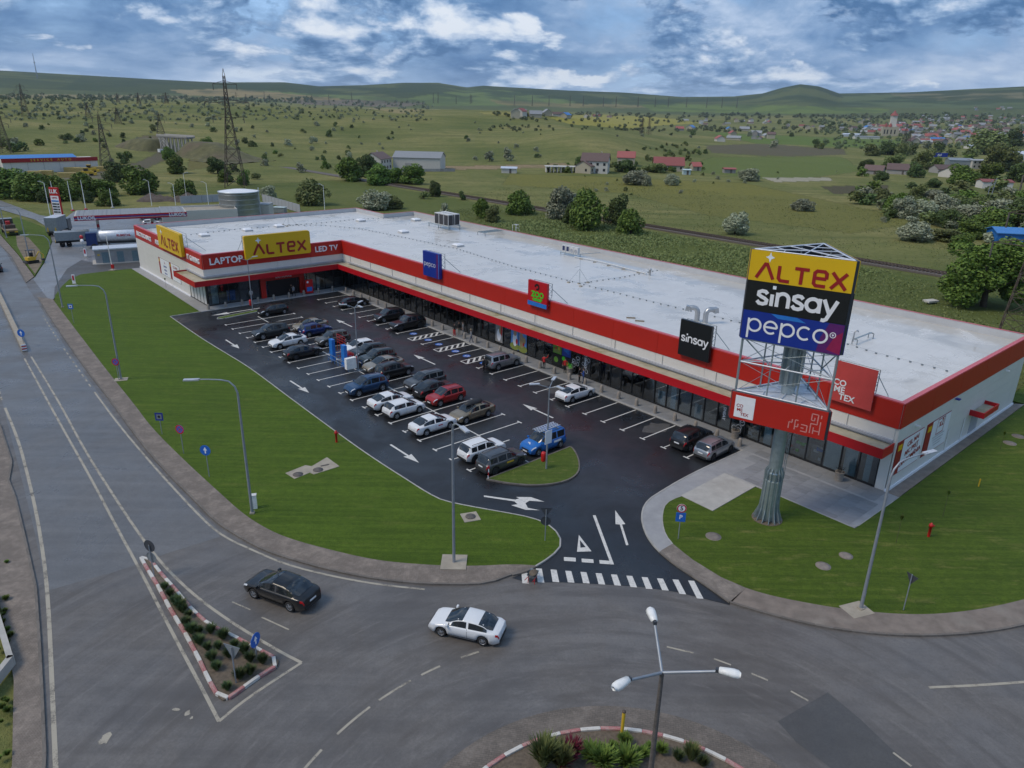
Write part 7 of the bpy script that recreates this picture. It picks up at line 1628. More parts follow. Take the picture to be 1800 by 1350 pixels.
# ---- weeds on the strip behind the building, low and green
def weeds(n, ulo, uhi, vlo, vhi, hh, mname, seed, lab):
    g = np.random.default_rng(seed); u = g.uniform(ulo, uhi, n); v = g.uniform(vlo, vhi, n); keep = np.sin(u*.21+1)*np.sin(v*.17+2)+g.normal(0, .5, n) > -.1
    u, v = u[keep], v[keep]; n = len(u); h = hh*g.uniform(.3, 1.2, n)
    C = np.stack([FA.x+FU.x*u+FV.x*v, FA.y+FU.y*u+FV.y*v, h*.5], 1); N_ = np.tile([0, -.5, .7], (n, 1)).astype(float)
    V, F_ = leaf_cloud(C, N_, .09+h*.16, g); o = bpy.data.objects.new('weeds', mesh_np('weeds', V, F_, mname)); link(o); tag(o, lab, 'weeds', None, 'stuff')
weeds(60000, -40, 160, -92, -34, .5, 'leaf_olive', 1, 'rough green weeds between the building and the railway')
weeds(30000, 40, 130, -90, -62, .8, 'leaf_olive', 2, 'brambles along the railway bank')
weeds(40000, -30, 200, -190, -100, .35, 'leaf_olive', 5, 'meadow grass tufts beyond the railway')
# ---- planted beds
def tuft(n, h, w, seed, mname, blade=.022):
    g = np.random.default_rng(seed); a = g.uniform(0, 6.28, n); tilt = g.uniform(.1, 1.0, n)*w; hh = h*g.uniform(.55, 1.05, n); r0 = g.uniform(0, .12, n)
    b0 = np.stack([r0*np.cos(a), r0*np.sin(a), np.zeros(n)], 1); t1 = b0+np.stack([tilt*np.cos(a), tilt*np.sin(a), hh], 1); md = b0*.5+t1*.5+np.stack([np.zeros(n), np.zeros(n), hh*.16], 1); sd_ = np.stack([-np.sin(a), np.cos(a), np.zeros(n)], 1)*blade
    V = np.concatenate([np.stack([b0-sd_, b0+sd_, md+sd_, md-sd_], 1), np.stack([md-sd_, md+sd_, t1+sd_*.15, t1-sd_*.15], 1)], 0).reshape(-1, 3)
    return mesh_np('tuft', V, np.arange(len(V)).reshape(-1, 4), mname)
TF = [tuft(420, .62, .42, 3+i, 'leaf_bed') for i in range(3)]; TB = [tuft(520, 1.15, .6, 13+i, 'leaf_olive', .03) for i in range(2)]; TR = tuft(300, .9, .7, 40, 'leaf_red', .05); TG = [tuft(420, .85, .75, 50+i, 'leaf_green', .055) for i in range(2)]
ISL = [(290, 1035), (300, 1048), (311, 1063), (322, 1076), (332, 1084), (328, 1098), (337, 1112), (350, 1113), (371, 1112), (393, 1122), (352, 1132), (365, 1142), (384, 1140), (413, 1137), (403, 1154), (430, 1148), (440, 1162), (373, 1161), (381, 1177), (440, 1185), (462, 1165), (400, 1212), (422, 1192), (346, 1126), (318, 1070)]
for k, (x, y) in enumerate(ISL):
    s_ = random.uniform(.6, 1.0); o = placed(random.choice(TF), 'spiky_plant', None, P(x, y, .1), random.uniform(0, 6), (s_, s_, s_)); tag(o, 'green spiky plant tuft in the triangular traffic island', 'plant', 'spiky plants in the triangular island')
for x, y, me, s_, lab in [(955, 1345, TB[0], 1.3, 'tall feathery green grass clump in the roundabout'), (985, 1350, TB[1], 1.1, 'second feathery grass clump beside the dark red shrub'), (1005, 1328, TR, .9, 'dark red leaved shrub in the roundabout bed'), (990, 1345, TR, 1.0, 'dark red leaved shrub beside the grass clump'), (1040, 1335, TG[0], .9, 'broad green shrub in the middle of the roundabout bed'), (1060, 1345, TG[1], 1.0, 'green shrub beside the variegated one'), (1098, 1306, TG[0], .55, 'small bright green shrub behind the tan post'), (1100, 1345, TG[1], 1.0, 'yellowish variegated shrub in the roundabout'), (1130, 1330, TG[0], .55, 'low green shrub left of the lamp pole'), (1162, 1322, TG[1], .5, 'small round green shrub right of the lamp pole'), (1143, 1320, TG[0], .45, 'tiny green shrub beside the lamp pole'), (1215, 1335, TB[0], .75, 'loose green grass clump at the right of the bed'), (1192, 1335, TF[0], .8, 'low spiky clump near the right of the bed'), (1078, 1316, TG[1], .4, 'small green shrub near the tan post'), (1235, 1345, TF[1], .8, 'low spiky clump by the painted kerb')]:
    tag(placed(me, 'shrub', None, P(x, y, .14), random.uniform(0, 6), (s_, s_, s_)), lab, 'shrub')
for k in range(26):
    a, r_ = random.uniform(0, 6.28), random.uniform(0, 7); s_ = random.uniform(.5, 1); x, y = RB.x+r_*math.cos(a), RB.y+r_*math.sin(a)
    if y > 24: continue
    tag(placed(random.choice(TG+TF), 'shrub', None, (x, y, .14), a, (s_, s_, s_)), 'green shrub round the foot of the roundabout lamp', 'shrub', 'shrubs round the roundabout lamp')
# saplings on the lawns
for x, y, h, lab in [(1575, 954, 2.6, 'thin staked sapling on the lawn before the forecourt'), (1657, 908, 2.6, 'thin sapling on the lawn near the hydrant'), (292, 505, 1.6, 'small leafy sapling beside the left side wall'), (1758, 790, 2.0, 'tiny sapling on the lawn by the end wall')]:
    e = empty('sapling', P(x, y, .1), 0, lab, 'sapling'); MB().tube([(0, 0, 0), (.02, .03, h*.95)], [.018, .008], 5).build('stem', 'trunk', e); placed(TG[0], 'leaves', e, (0, 0, h*.72), 0, (.22, .22, .45))
# clover edge and weeds in the left pavement
for k in range(40):
    x, y = random.uniform(-6, 20), random.uniform(980, 1340); 
    if random.random() < .5: continue
    s_ = random.uniform(.15, .35); tag(placed(random.choice(TG), 'weed_clump', None, P(x, y, .08), random.uniform(0, 6), (s_, s_, s_)), 'small green weed growing in the left hand pavement', 'weed', 'weeds in the left pavement')
# ================================================================ houses
def gable(L, W, hw, hr, ov=.4):
    w = MB(); w.box2((-L/2, -W/2, -.5), (L/2, W/2, hw)); w.add([(-L/2, -W/2, hw), (-L/2, W/2, hw), (-L/2, 0, hw+hr-.1)], [(0, 1, 2)]); w.add([(L/2, -W/2, hw), (L/2, W/2, hw), (L/2, 0, hw+hr-.1)], [(2, 1, 0)])
    r_ = MB(); s_ = hr/(W/2); x = L/2+ov; y = W/2+ov; z = hw-ov*s_; t_ = .18
    r_.add([(-x, -y, z), (x, -y, z), (x, 0, hw+hr), (-x, 0, hw+hr), (-x, y, z), (x, y, z), (-x, -y, z+t_), (x, -y, z+t_), (x, 0, hw+hr+t_), (-x, 0, hw+hr+t_), (-x, y, z+t_), (x, y, z+t_)], [(0, 3, 2, 1), (3, 4, 5, 2), (6, 7, 8, 9), (9, 8, 11, 10), (0, 1, 7, 6), (4, 10, 11, 5), (0, 6, 9, 3), (3, 9, 10, 4), (1, 2, 8, 7), (2, 5, 11, 8)]); return w, r_
def house_at(loc, rz, L, W, hw, hr, wm, rm, label, group=None, wins=True, chim=False, name='house', cat='house', door=True):
    e = empty(name, loc, rz, label, cat, group); w, r_ = gable(L, W, hw, hr); wo = w.build('wall', wm, e); ro = r_.build('roof', rm, e)
    if wins:
        n = max(2, int(L/2.8)); fl = 2 if hw > 4.5 else 1
        for f in range(fl):
            for k in range(n):
                for sy in (-1, 1): MB().box((-L/2+L*(k+.5)/n, sy*(W/2+.01), 1.5+2.6*f), (1.1, .08, 1.2)).build('window', 'window_dark', e)
            for sx in (-1, 1): MB().box((sx*(L/2+.01), -W*.2, 1.5+2.6*f), (.08, 1.0, 1.2)).build('window', 'window_dark', e)
    if door: MB().box((L*.1, -W/2-.02, 1.0), (1.0, .1, 2.0)).build('door', 'rust_pole', e)
    if chim: MB().box((L*.2, W*.12, hw+hr), (.6, .6, 1.6)).build('chimney', 'house_cream', ro)
    return e
def hp(px, py, wpx, rz, W, hw, hr, wm, rm, label, **kw):
    p, d = on_terr(px, py); L = wpx/F_PX*math.hypot(d, CAM_H); return house_at(p, rz, L, W, hw, hr, wm, rm, label, **kw)
hp(664, 299, 42, R(75), 9, 5.4, 2.6, 'house_white', 'roof_tile_brown', 'white two storey house with a brown gable roof beside the shed', chim=True)
e = hp(738, 297, 78, R(-4), 15, 5.6, 2.4, 'house_white', 'roof_grey', 'large white shed with a pale grey metal roof on the meadow', wins=False, name='shed', cat='shed'); MB().box((-4, -7.55, 1.6), (3.2, .1, 3.2)).build('shed_door', 'house_grey', e)
p, d = on_terr(690, 302); q, d2 = on_terr(800, 302)
e = empty('yard_fence', p, 0, 'grey panel fence round the white shed yard', 'fence')
for k in range(16):
    a = (q-p)*(k/16); b_ = (q-p)*((k+.96)/16); MB().box(((a.x+b_.x)/2, (a.y+b_.y)/2, .6), ((b_-a).length, .1, 1.3), math.atan2(q.y-p.y, q.x-p.x)).build('fence_panel', 'house_grey', e)
hp(895, 304, 25, R(-5), 3.5, 2.2, .6, 'house_white', 'steel_white', 'tiny white cabin with a blue end in the meadow', name='cabin', wins=False)
e = hp(1046, 303, 44, R(-12), 11, 5.6, 3.2, 'house_white', 'roof_tile_brown', 'large cream house with a brown roof and low wing beyond the meadow', chim=True)
hp(1030, 304, 26, R(60), 8, 3.4, 2.2, 'house_cream', 'roof_tile_brown', 'low cream wing in front of the large brown roofed house')
hp(1100, 290, 28, R(-10), 9, 4.0, 2.8, 'house_cream', 'roof_tile_red', 'house with a faded red roof behind the large cream house')
e = hp(1174, 299, 48, R(-6), 11, 2.8, 3.6, 'house_cream', 'roof_tile_red', 'low house with a broad bright red roof behind a hedge'); hp(1222, 300, 14, R(10), 5, 2.4, 1.8, 'house_cream', 'roof_tile_red', 'small red roofed outbuilding beside the hedge', wins=False)
hp(1206, 307, 12, 0, 3, 2.2, .3, 'blind_teal', 'blind_teal', 'small teal shed in the hedge', wins=False, name='shed', cat='shed'); hp(1281, 304, 18, 0, 4, 2.0, .5, 'house_grey', 'roof_tile_red', 'low pink roofed hut near the stony track', wins=False, name='hut', cat='hut')
p, d = on_terr(985, 303); e = empty('greenhouse_frame', p, R(3), 'long pale frame of an unfinished low building beside the dirt road', 'building')
for k in range(9): MB().box((-7+1.75*k, 0, 1.3), (.3, 6, 2.6)).build('frame', 'house_white', e)
MB().box((0, 0, 2.7), (15, 6.4, .3)).build('slab', 'house_white', e)
# right hand group of farms and sheds
hp(1581, 306, 36, R(-25), 11, 2.6, 2.8, 'house_grey', 'roof_tile_brown', 'long low barn with a dark tiled roof among trees', wins=False, name='barn', cat='barn'); hp(1536, 306, 26, R(-35), 8, 2.2, 2.4, 'house_grey', 'roof_tile_brown', 'small dark barn beside the long low barn', wins=False, name='barn', cat='barn')
hp(1678, 312, 38, R(35), 11, 2.8, 3.0, 'house_white', 'roof_tile_brown', 'white gabled farm house with a brown roof'); hp(1655, 304, 28, R(10), 8, 2.4, 2.2, 'house_grey', 'roof_tile_brown', 'low grey outhouse beside the white gabled farm house', wins=False)
hp(1683, 295, 30, R(-15), 12, 5, 1.2, 'sign_back_grey', 'sign_back_grey', 'grey blue metal shed behind the farm house', wins=False, name='shed', cat='shed'); hp(1715, 296, 28, R(5), 10, 5.2, .6, 'house_white', 'roof_grey', 'white flat roofed house among the trees'); hp(1768, 300, 36, R(-10), 9, 3.4, 2.4, 'house_cream', 'roof_tile_brown', 'cream house with a brown roof among the trees')
hp(1746, 331, 40, R(-8), 7, 3.0, .8, 'house_white', 'roof_tile_red', 'long white shed with a pink roof', wins=False, name='shed', cat='shed'); hp(1794, 281, 44, R(-4), 22, 5, 2.2, 'steel_white', 'steel_white', 'large pale warehouse at the village edge', wins=False, name='warehouse', cat='warehouse'); hp(1712, 261, 26, R(12), 9, 2.4, 1.8, 'house_white', 'steel_white', 'pale roofed shed before the village', wins=False, name='shed', cat='shed')
p, d = on_terr(1652, 281); e = empty('billboard', p, 0, 'blue billboard on posts beside the white caravan', 'billboard'); L = 20/F_PX*d
MB().box((0, 0, 4), (L, .4, 3.4)).build('panel', 'sign_blue', e); placed(text_mesh('ALE', 2.2, 'letter_white', .02, .05), 'lettering', e, (-1.2, -.24, 4), rot=(math.pi/2, 0, 0)); 
for x in (-2, 2): MB().box((x, .1, 1.2), (.2, .2, 2.6)).build('post', 'galv_dark', e)
hp(1782, 428, 62, R(-12), 7, 2.8, .9, 'plastic_blue', 'roof_blue', 'blue walled shed with a light blue roof at the right edge', wins=False, name='shed', cat='shed')
hp(1496, 240, 26, R(-6), 10, 3.2, 1.6, 'steel_white', 'steel_white', 'white round topped hall beside the village', wins=False, name='hall', cat='hall'); hp(1522, 244, 36, R(-4), 12, 3, 1.0, 'house_white', 'roof_grey', 'long pale hall beside the white hall', wins=False, name='hall', cat='hall'); hp(1590, 232, 52, R(3), 10, 6, .8, 'house_white', 'roof_grey', 'long pale block beside the church')
# church with two red capped towers
p, d = on_terr(1562, 239); s_ = d/F_PX
e = empty('church', p, R(-15), 'white village church with a tall tower and red caps', 'church')
MB().box((0, 0, 6*s_*1.0), (22*s_, 14*s_, 14*s_)).build('nave', 'house_cream', e); MB().box((3*s_, 2*s_, 14*s_), (8*s_, 8*s_, 30*s_)).build('tower', 'house_white', e); r_ = MB().lathe([(6*s_, 28.5*s_), (4.2*s_, 31*s_), (2*s_, 33*s_), (.2, 36*s_)], 8, (3*s_, 2*s_, 0)).build('tower_cap', 'roof_tile_red', e)
for x in (-7, -1): MB().lathe([(2.6*s_, 12.5*s_), (2.4*s_, 15*s_), (.1, 18.5*s_)], 8, (x*s_, -5*s_, 0)).build('small_dome', 'roof_tile_red', e)
for x in (-8, -4, 1, 6): MB().box((x*s_, -7.05*s_, 6*s_), (1.6*s_, .3, 6*s_)).build('window', 'window_dark', e)
# the village: every house its own thing
VW = []; 
for L, W, hw, hr in ((11, 8, 3.0, 2.8), (14, 9, 3.4, 3.0), (9, 8, 5.2, 2.6), (16, 7, 2.8, 2.2)):
    w, r_ = gable(L, W, hw, hr, .5); VW.append((w.mesh('wall', 'house_white'), r_.mesh('roof', 'roof_grey')))
def vhouse(px, py, label, group, g):
    p, d = on_terr(px, py); wme, rme = g.choice(VW); e = empty('village_house', p, g.choice((0, R(90), R(-20), R(70)))+g.uniform(-.2, .2), label, 'house', group); sc_ = g.uniform(.8, 1.25); e.scale = (sc_,)*3
    o = placed(wme, 'wall', e, (0, 0, 0)); o.material_slots[0].link = 'OBJECT'; o.material_slots[0].material = MATS[g.choice(('house_white', 'house_cream', 'house_cream', 'house_grey'))]
    o = placed(rme, 'roof', e, (0, 0, 0)); rm = g.choice(('roof_tile_red', 'roof_tile_red', 'roof_grey', 'roof_tile_brown', 'roof_tile_brown', 'roof_grey', 'roof_blue' if g.random() < .25 else 'roof_grey')); o.material_slots[0].link = 'OBJECT'; o.material_slots[0].material = MATS[rm]
g = random.Random(5)
for i in range(245):
    x = g.uniform(1520, 1830); y = g.uniform(204, 256) if x > 1600 else g.uniform(214, 236)
    if x < 1600 and y < 222 and x < 1560: continue
    vhouse(x, y, 'small house in the dense far village on the plain', 'houses of the far village', g)
for i in range(34): vhouse(g.uniform(1190, 1540), g.choice((213, 217, 222, 229))+g.uniform(-2, 2), 'house in the scattered hamlet before the far village', 'houses of the scattered hamlet', g)
for i in range(14): vhouse(g.uniform(880, 1080), g.uniform(203, 208), 'house in the far hamlet behind the meadow hill', 'houses behind the meadow hill', g)
for i in range(8): vhouse(g.uniform(1700, 1820), g.uniform(190, 195), 'house far out on the plain below the hills', 'houses below the hills', g)
for i in range(9): vhouse(g.uniform(1240, 1420), g.uniform(238, 250), 'lone farm house on the green plain', 'lone farm houses on the plain', g)

# ================================================================ power pylons
def lattice(mb, w0, w1, z0, z1, n, r_):
    pts = lambda z, w: [(-w, -w, z), (w, -w, z), (w, w, z), (-w, w, z)]
    zs = [z0+(z1-z0)*(1-(1-k/n)**1.25) for k in range(n+1)]; ws = [w0+(w1-w0)*(z-z0)/(z1-z0) for z in zs]
    for k in range(n):
        a, b_ = pts(zs[k], ws[k]), pts(zs[k+1], ws[k+1])
        for i in range(4):
            j = (i+1) % 4; mb.tube([a[i], b_[i]], r_, 4, cap=False); mb.tube([a[i], b_[j]], r_*.6, 4, cap=False); mb.tube([a[j], b_[i]], r_*.6, 4, cap=False); mb.tube([b_[i], b_[j]], r_*.6, 4, cap=False)
PYL = {}
def pylon(loc, H_, rz, lab, grp='power pylons crossing the hillside', arms=((.60, 5.2), (.72, 7.4), (.87, 3.9)), base=3.4, thin=.11):
    key = (round(H_), len(arms), base)
    e = empty('power_pylon', loc, rz, lab, 'pylon', grp)
    mb = MB(); lattice(mb, base, .75, 0, H_*.66, 7, thin); lattice(mb, .75, .35, H_*.66, H_*.94, 6, thin*.8); mb.tube([(.35, .35, H_*.94), (0, 0, H_)], thin*.7, 4); mb.tube([(-.35, -.35, H_*.94), (0, 0, H_)], thin*.7, 4); mb.build('tower', 'rust', e)
    for f, L in arms:
        z = H_*f; ar = MB()
        for sx in (-1, 1):
            for y in (-.4, .4): ar.tube([(0, y, z), (sx*L, 0, z+.2)], thin*.7, 4); ar.tube([(0, y, z+1.3), (sx*L, 0, z+.25)], thin*.55, 4)
        o = ar.build('cross_arm', 'rust', e)
        for sx in (-1, 1): MB().tube([(sx*L, 0, z+.2), (sx*L, 0, z-1.8)], .12, 5).build('insulator', 'rust_pole', o)
    return e
def pyl_px(x, y, top, lab, rz=R(15), **kw):
    p, d = on_terr(x, y); zt_ = hz_at(p, x, top); return pylon(p, zt_, rz, lab, **kw)
def hz_at(p, x, top):
    d = ray(x, top); t_ = math.hypot(p.x, p.y)/math.hypot(d.x, d.y); return CAM_H+d.z*t_-p.z
pyl_px(415, 329, 121, 'tall rusty lattice power pylon behind the water tank', R(12), grp=None, thin=.14)
for x, y, top, lab in ((188, 294, 197, 'thin lattice pylon left of the bridge bank'), (12, 270, 192, 'lattice pylon at the left edge above the workshop'), (283, 236, 198, 'small lattice pylon standing behind the bridge'), (46, 206, 146, 'lattice pylon on the skyline at the left'), (208, 218, 188, 'small pylon among the scrub left of the bridge'), (156, 208, 180, 'small pylon among the far scrub')):
    pyl_px(x, y, top, lab, R(20), base=2.4, thin=.11, arms=((.66, 3.2), (.78, 4.6), (.9, 2.6)))
g = random.Random(2)
for i in range(16):
    x = g.uniform(190, 830); y = 181+g.uniform(-3, 2); pyl_px(x, y, y-g.uniform(14, 22), 'tiny distant pylon in the line below the far hills', R(20), grp='distant pylons below the hills', base=2.4, thin=.22, arms=((.7, 5), (.85, 3.5)))
for i in range(14):
    x = 905+i*30+g.uniform(-8, 8); pyl_px(x, 186+i*.3, 166+i*.3, 'tiny distant pylon in the line across the far fields', R(20), grp='distant pylons across the fields', base=2.4, thin=.22, arms=((.7, 5), (.85, 3.5)))
for x, y, t_ in ((1128, 236, 205), (1140, 237, 205)): pyl_px(x, y, t_, 'grey pylon standing on the plain behind the meadow hill', R(40), grp='grey pylons on the plain', base=2.2, thin=.10, arms=((.7, 4), (.85, 3)))
for x, y, t_ in ((1588, 254, 216), (1596, 254, 222)): pyl_px(x, y, t_, 'grey pylon standing before the church', R(40), grp='grey pylons before the church', base=2.2, thin=.10, arms=((.7, 4), (.85, 3)))
pylon(P(1786, 598, -.1), 27, F_ANG+R(10), 'rusty lattice pylon at the right edge behind the building', None, arms=((.47, 5.5), (.62, 4.5), (.8, 4.0)), base=2.3, thin=.09)
for x, y, top in ((1740, 352, 320), (1732, 356, 326)): 
    p, d = on_terr(x, y); e = empty('utility_pole', p, 0, 'slanting wooden utility pole beside the pink roofed shed', 'utility pole', 'utility poles by the pink roofed shed'); MB().tube([(0, 0, 0), (.6, 0, 8)], [.16, .1], 6).build('pole', 'lamp_grey', e); MB().box((.6, 0, 7.6), (1.6, .1, .12)).build('cross_arm', 'lamp_grey', e)
# antenna on the far hill
p, d = on_terr(66, 139); e = empty('radio_mast', p, 0, 'slim radio mast on the far left hill', 'mast'); MB().tube([(0, 0, 0), (0, 0, 110)], [2.2, 1.0], 5).build('mast', 'galv_dark', e); MB().box((0, 0, 70), (5, 5, 4)).build('dish_ring', 'galv_dark', e)

# ================================================================ concrete rail bridge
p, d = on_terr(312, 268); sc_ = d/F_PX; ang = R(-32)
e = empty('concrete_bridge', p, ang, 'grey concrete bridge on many piers across the earth cutting', 'bridge')
Lb = 27; hb = 8.2
MB().box((0, 0, hb), (Lb, 5, .7)).build('deck', 'house_grey', e); MB().box((0, -2.5, hb+.7), (Lb, .2, .9)).build('parapet', 'concrete', e); MB().box((0, 2.5, hb+.7), (Lb, .2, .9)).build('parapet', 'concrete', e)
for k in range(8):
    x = -Lb/2+2+k*(Lb-4)/7; MB().box((x, 0, hb-.5), (.7, 4.6, .6)).build('pier_cap', 'concrete', e)
    for y in (-1.9, 1.9): MB().box((x, y, hb/2-1), (.6, .5, hb+1.5)).build('pier', 'concrete', e)
for k in range(5): MB().tube([(-Lb/2+1+k*1.2, -2.2, hb-.3), (-Lb/2+5+k*1.6, -2.2, .3)], .22, 5).build('raking_strut', 'concrete', e)
bk = MB(); gx = np.linspace(-62, 70, 60); gy = np.linspace(-22, 24, 30); g3 = np.random.default_rng(3)
XX, YY = np.meshgrid(gx, gy); ax_ = np.abs(XX); sl_ = sstep(Lb/2-5, Lb/2+3, ax_-np.abs(YY)*.1)*(1-sstep(30, 66, ax_)); fl_ = 1-sstep(2.5, 17, np.abs(YY))
ZZ = (hb-.35)*sl_*fl_-1.4+g3.normal(0, .16, XX.shape)*(fl_ < .98); n1, n2 = XX.shape
bk.add(np.stack([XX, YY, ZZ], -1).reshape(-1, 3).tolist(), [(i*n2+j, i*n2+j+1, (i+1)*n2+j+1, (i+1)*n2+j) for i in range(n1-1) for j in range(n2-1)], 0, True)
mat('bank_earth', (.105, .100, .044), .95, var=.35, scale=.25, bump=.5, dirt=(.12, .088, .062, .9))
bb = bk.build('earth_bank', 'bank_earth', None, p, ang); tag(bb, 'brown earth banks carrying the ends of the bridge', None, None, 'structure')
e = empty('delivery_van', p+Vector((-5, -7, .1)), R(60), 'white van in the lane under the bridge', 'van'); MB().box((0, 0, 1.2), (4.5, 1.9, 1.7)).build('body', 'paint_white', e); MB().box((1.7, 0, 1.5), (.9, 1.92, .6)).build('windscreen', 'car_glass', e)
for x in (-1.4, 1.4):
    for y in (-.85, .85): MB().lathe([(.35, -.1), (.35, .1)], 10, (x, y, .35), axis='Y').build('wheel', 'tyre', e)

# ================================================================ workshop with the dark red band
a, _ = on_terr(8, 306); b_, _ = on_terr(174, 300); d = b_-a; Ls = d.length; rz_ = math.atan2(d.y, d.x)
e = empty('workshop', ((a.x+b_.x)/2, (a.y+b_.y)/2, 0), rz_, 'long white workshop with a dark red lettered band and blue roof', 'building')
MB().box((0, 6, 2.0), (Ls, 12, 5.0)).build('wall', 'house_white', e); MB().box((0, -.15, 5.2), (Ls+.4, .4, 1.5)).build('band', 'letter_red', e); MB().box((0, 6, 4.95), (Ls, 12, 1.0)).build('upstand', 'house_white', e)
r_ = MB(); r_.add([(-Ls/2-6, 7, 5.6), (Ls/2-6, 7, 5.6), (Ls/2-6, 14, 6.6), (-Ls/2-6, 14, 6.6)], [(0, 1, 2, 3)]); r_.build('roof', 'roof_blue', e); MB().box((-6, 14, 3.2), (Ls, .2, 6.6)).build('back_wall', 'plastic_blue', e)
placed(text_mesh('S E R V I C E    A U T O', 1.25, 'plastic_yellow', .03, .03, 1.15), 'lettering', e, (0, -.38, 5.2), rot=(math.pi/2, 0, 0))
for k in range(6): MB().box((-Ls/2+(k+.5)*Ls/6, -.03, 2.0), (.08, .1, 5)).build('wall_joint', 'house_grey', e)
def block_px(x, y, L, W, H_, m_, name, lab, cat, grp=None, rz=0.0):
    p, _ = on_terr(x, y); e = empty(name, p, rz, lab, cat, grp); return e
for x, y, L in ((82, 308, 5), (62, 309, 5), (128, 302, 6), (120, 312, 7), (176, 301, 6), (140, 303, 4)):
    e = block_px(x, y, L, 2, 2, '', 'yellow_block_stack', 'stack of yellow pallets stored before the workshop', 'pallets', 'yellow pallet stacks', R(10))
    for k in range(3): MB().box((0, 0, .3+.62*k), (L, 2, .55)).build('pallet_layer', 'pallet', e)
for x, y, lab in ((155, 309, 'yellow wheel loader standing before the workshop'), (160, 303, 'yellow roller standing before the workshop')):
    e = block_px(x, y, 1, 1, 1, '', 'yellow_machine', lab, 'machine', None, R(15)); MB().box((0, 0, 1.3), (4.2, 1.9, 1.0)).build('body', 'plastic_yellow', e); MB().box((-.5, 0, 2.3), (1.4, 1.6, 1.2)).build('cab', 'car_glass', e); MB().box((-.5, 0, 2.95), (1.6, 1.7, .15)).build('cab_roof', 'plastic_yellow', e); MB().box((2.8, 0, .7), (.8, 2.2, .9)).build('bucket', 'plastic_yellow', e)
    for x2 in (-1.3, 1.4):
        for y2 in (-.95, .95): MB().lathe([(.65, -.2), (.65, .2), (.3, .22)], 12, (x2, y2, .65), axis='Y').build('wheel', 'tyre', e)
def lorry(loc, rz, lab, cab, kind, L=8.0, name='lorry'):
    e = empty(name, loc, rz, lab, 'lorry'); s_ = MB().box((L/2-1.0, 0, 1.85), (2.0, 2.4, 2.5)); s_.build('cab', cab, e); MB().box((L/2+.02, 0, 2.3), (.06, 2.1, .9)).build('windscreen', 'car_glass', e); MB().box((L/2+.03, 0, .8), (.08, 2.2, .5)).build('bumper', 'car_trim', e); MB().box((-1.0, 0, .95), (L-1.8, 1.0, .3)).build('chassis', 'car_trim', e)
    if kind == 'box':
        MB().box((-1.2, 0, 2.6), (L-2.6, 2.5, 2.9)).build('cargo_box', 'galv_dark', e); MB().box((-1.2, 0, 4.08), (L-2.6, 2.54, .06)).build('tarpaulin', 'steel_white', e); 
        for y in (-.8, .8): MB().box((-L/2+.08, y, 1.5), (.04, .25, .9)).build('marker_board', 'plastic_yellow', e)
        MB().box((-L/2+.08, 0, .9), (.1, 2.3, .3)).build('rear_bumper', 'car_trim', e)
    elif kind == 'tipper':
        t_ = MB(); t_.add([(-L/2, -1.25, 1.3), (L/2-2.2, -1.25, 1.3), (L/2-2.2, 1.25, 1.3), (-L/2, 1.25, 1.3), (-L/2, -1.3, 3.0), (L/2-2.2, -1.3, 3.0), (L/2-2.2, 1.3, 3.0), (-L/2, 1.3, 3.0)], [(0, 1, 5, 4), (1, 2, 6, 5), (2, 3, 7, 6), (3, 0, 4, 7), (4, 5, 6, 7)]); t_.build('tipper_body', 'sign_back_grey', e); MB().box((-L/2-.03, 0, 1.15), (.1, 2.4, .2)).build('rear_stripe', 'plastic_yellow', e)
    elif kind == 'tank':
        MB().lathe([(0, -L/2), (.9, -L/2+.1), (1.15, -L/2+.35), (1.15, L/2-2.6), (.9, L/2-2.35), (0, L/2-2.3)], 18, (0, 0, 2.35), axis='X').build('tank', 'steel_white', e); MB().box((-1, 0, 3.5), (L-4, .5, .1)).build('walkway', 'galv_dark', e)
        for sg in (1, -1): placed(text_mesh('RUMSTAL', .62, 'traffic_red', .01, .02), 'lettering', e, (-1, sg*1.16, 2.45), rot=(math.pi/2, 0, 0 if sg < 0 else math.pi))
    elif kind == 'flat':
        MB().box((-1.2, 0, 1.2), (L-2.6, 2.5, .25)).build('flatbed', 'wood', e); MB().box((-.2, 0, 1.7), (2.4, 2.3, .8)).build('cargo', 'rust', e); MB().box((.2, 0, 2.4), (1.0, .8, .8)).build('red_crane', 'plastic_red', e); MB().box((-L/2+.08, 0, .95), (.1, 2.3, .35)).build('rear_bumper', 'plastic_yellow', e)
    for x in (-L/2+1.1, -L/2+2.3, L/2-1.3):
        for y in (-1.05, 1.05): MB().lathe([(.5, -.15), (.5, .15), (.2, .16)], 12, (x, y, .5), axis='Y').build('wheel', 'tyre', e)
    return e
lorry(P(106, 411), R(100), 'grey box lorry seen from behind at the filling station', 'paint_grey', 'box'); lorry(P(141, 431), R(32), 'grey tipper lorry turning at the filling station', 'paint_white', 'tipper', 8.5); lorry(P(212, 433), R(204), 'silver tanker lorry parked behind the transformer building', 'paint_blue', 'tank', 12.0, 'tanker_lorry'); lorry(P(18, 411), R(130), 'dirty flatbed lorry with a red crane on the grass verge', 'paint_brown', 'flat', 8.0)
e = empty('mini_excavator', P(57, 462, .06), R(60), 'small yellow excavator on the bare earth by the lane', 'excavator')
for y in (-.55, .55): MB().box((0, y, .25), (1.8, .35, .5)).build('track', 'tyre', e)
MB().box((-.2, 0, .85), (1.4, 1.1, .6)).build('body', 'plastic_yellow', e); MB().box((.05, 0, 1.55), (.5, .4, .7)).build('seat', 'sign_black', e)
for x in (-.5, .5):
    for y in (-.5, .5): MB().tube([(x, y, 1.1), (x, y, 2.35)], .04, 5).build('cab_post', 'sign_black', e)
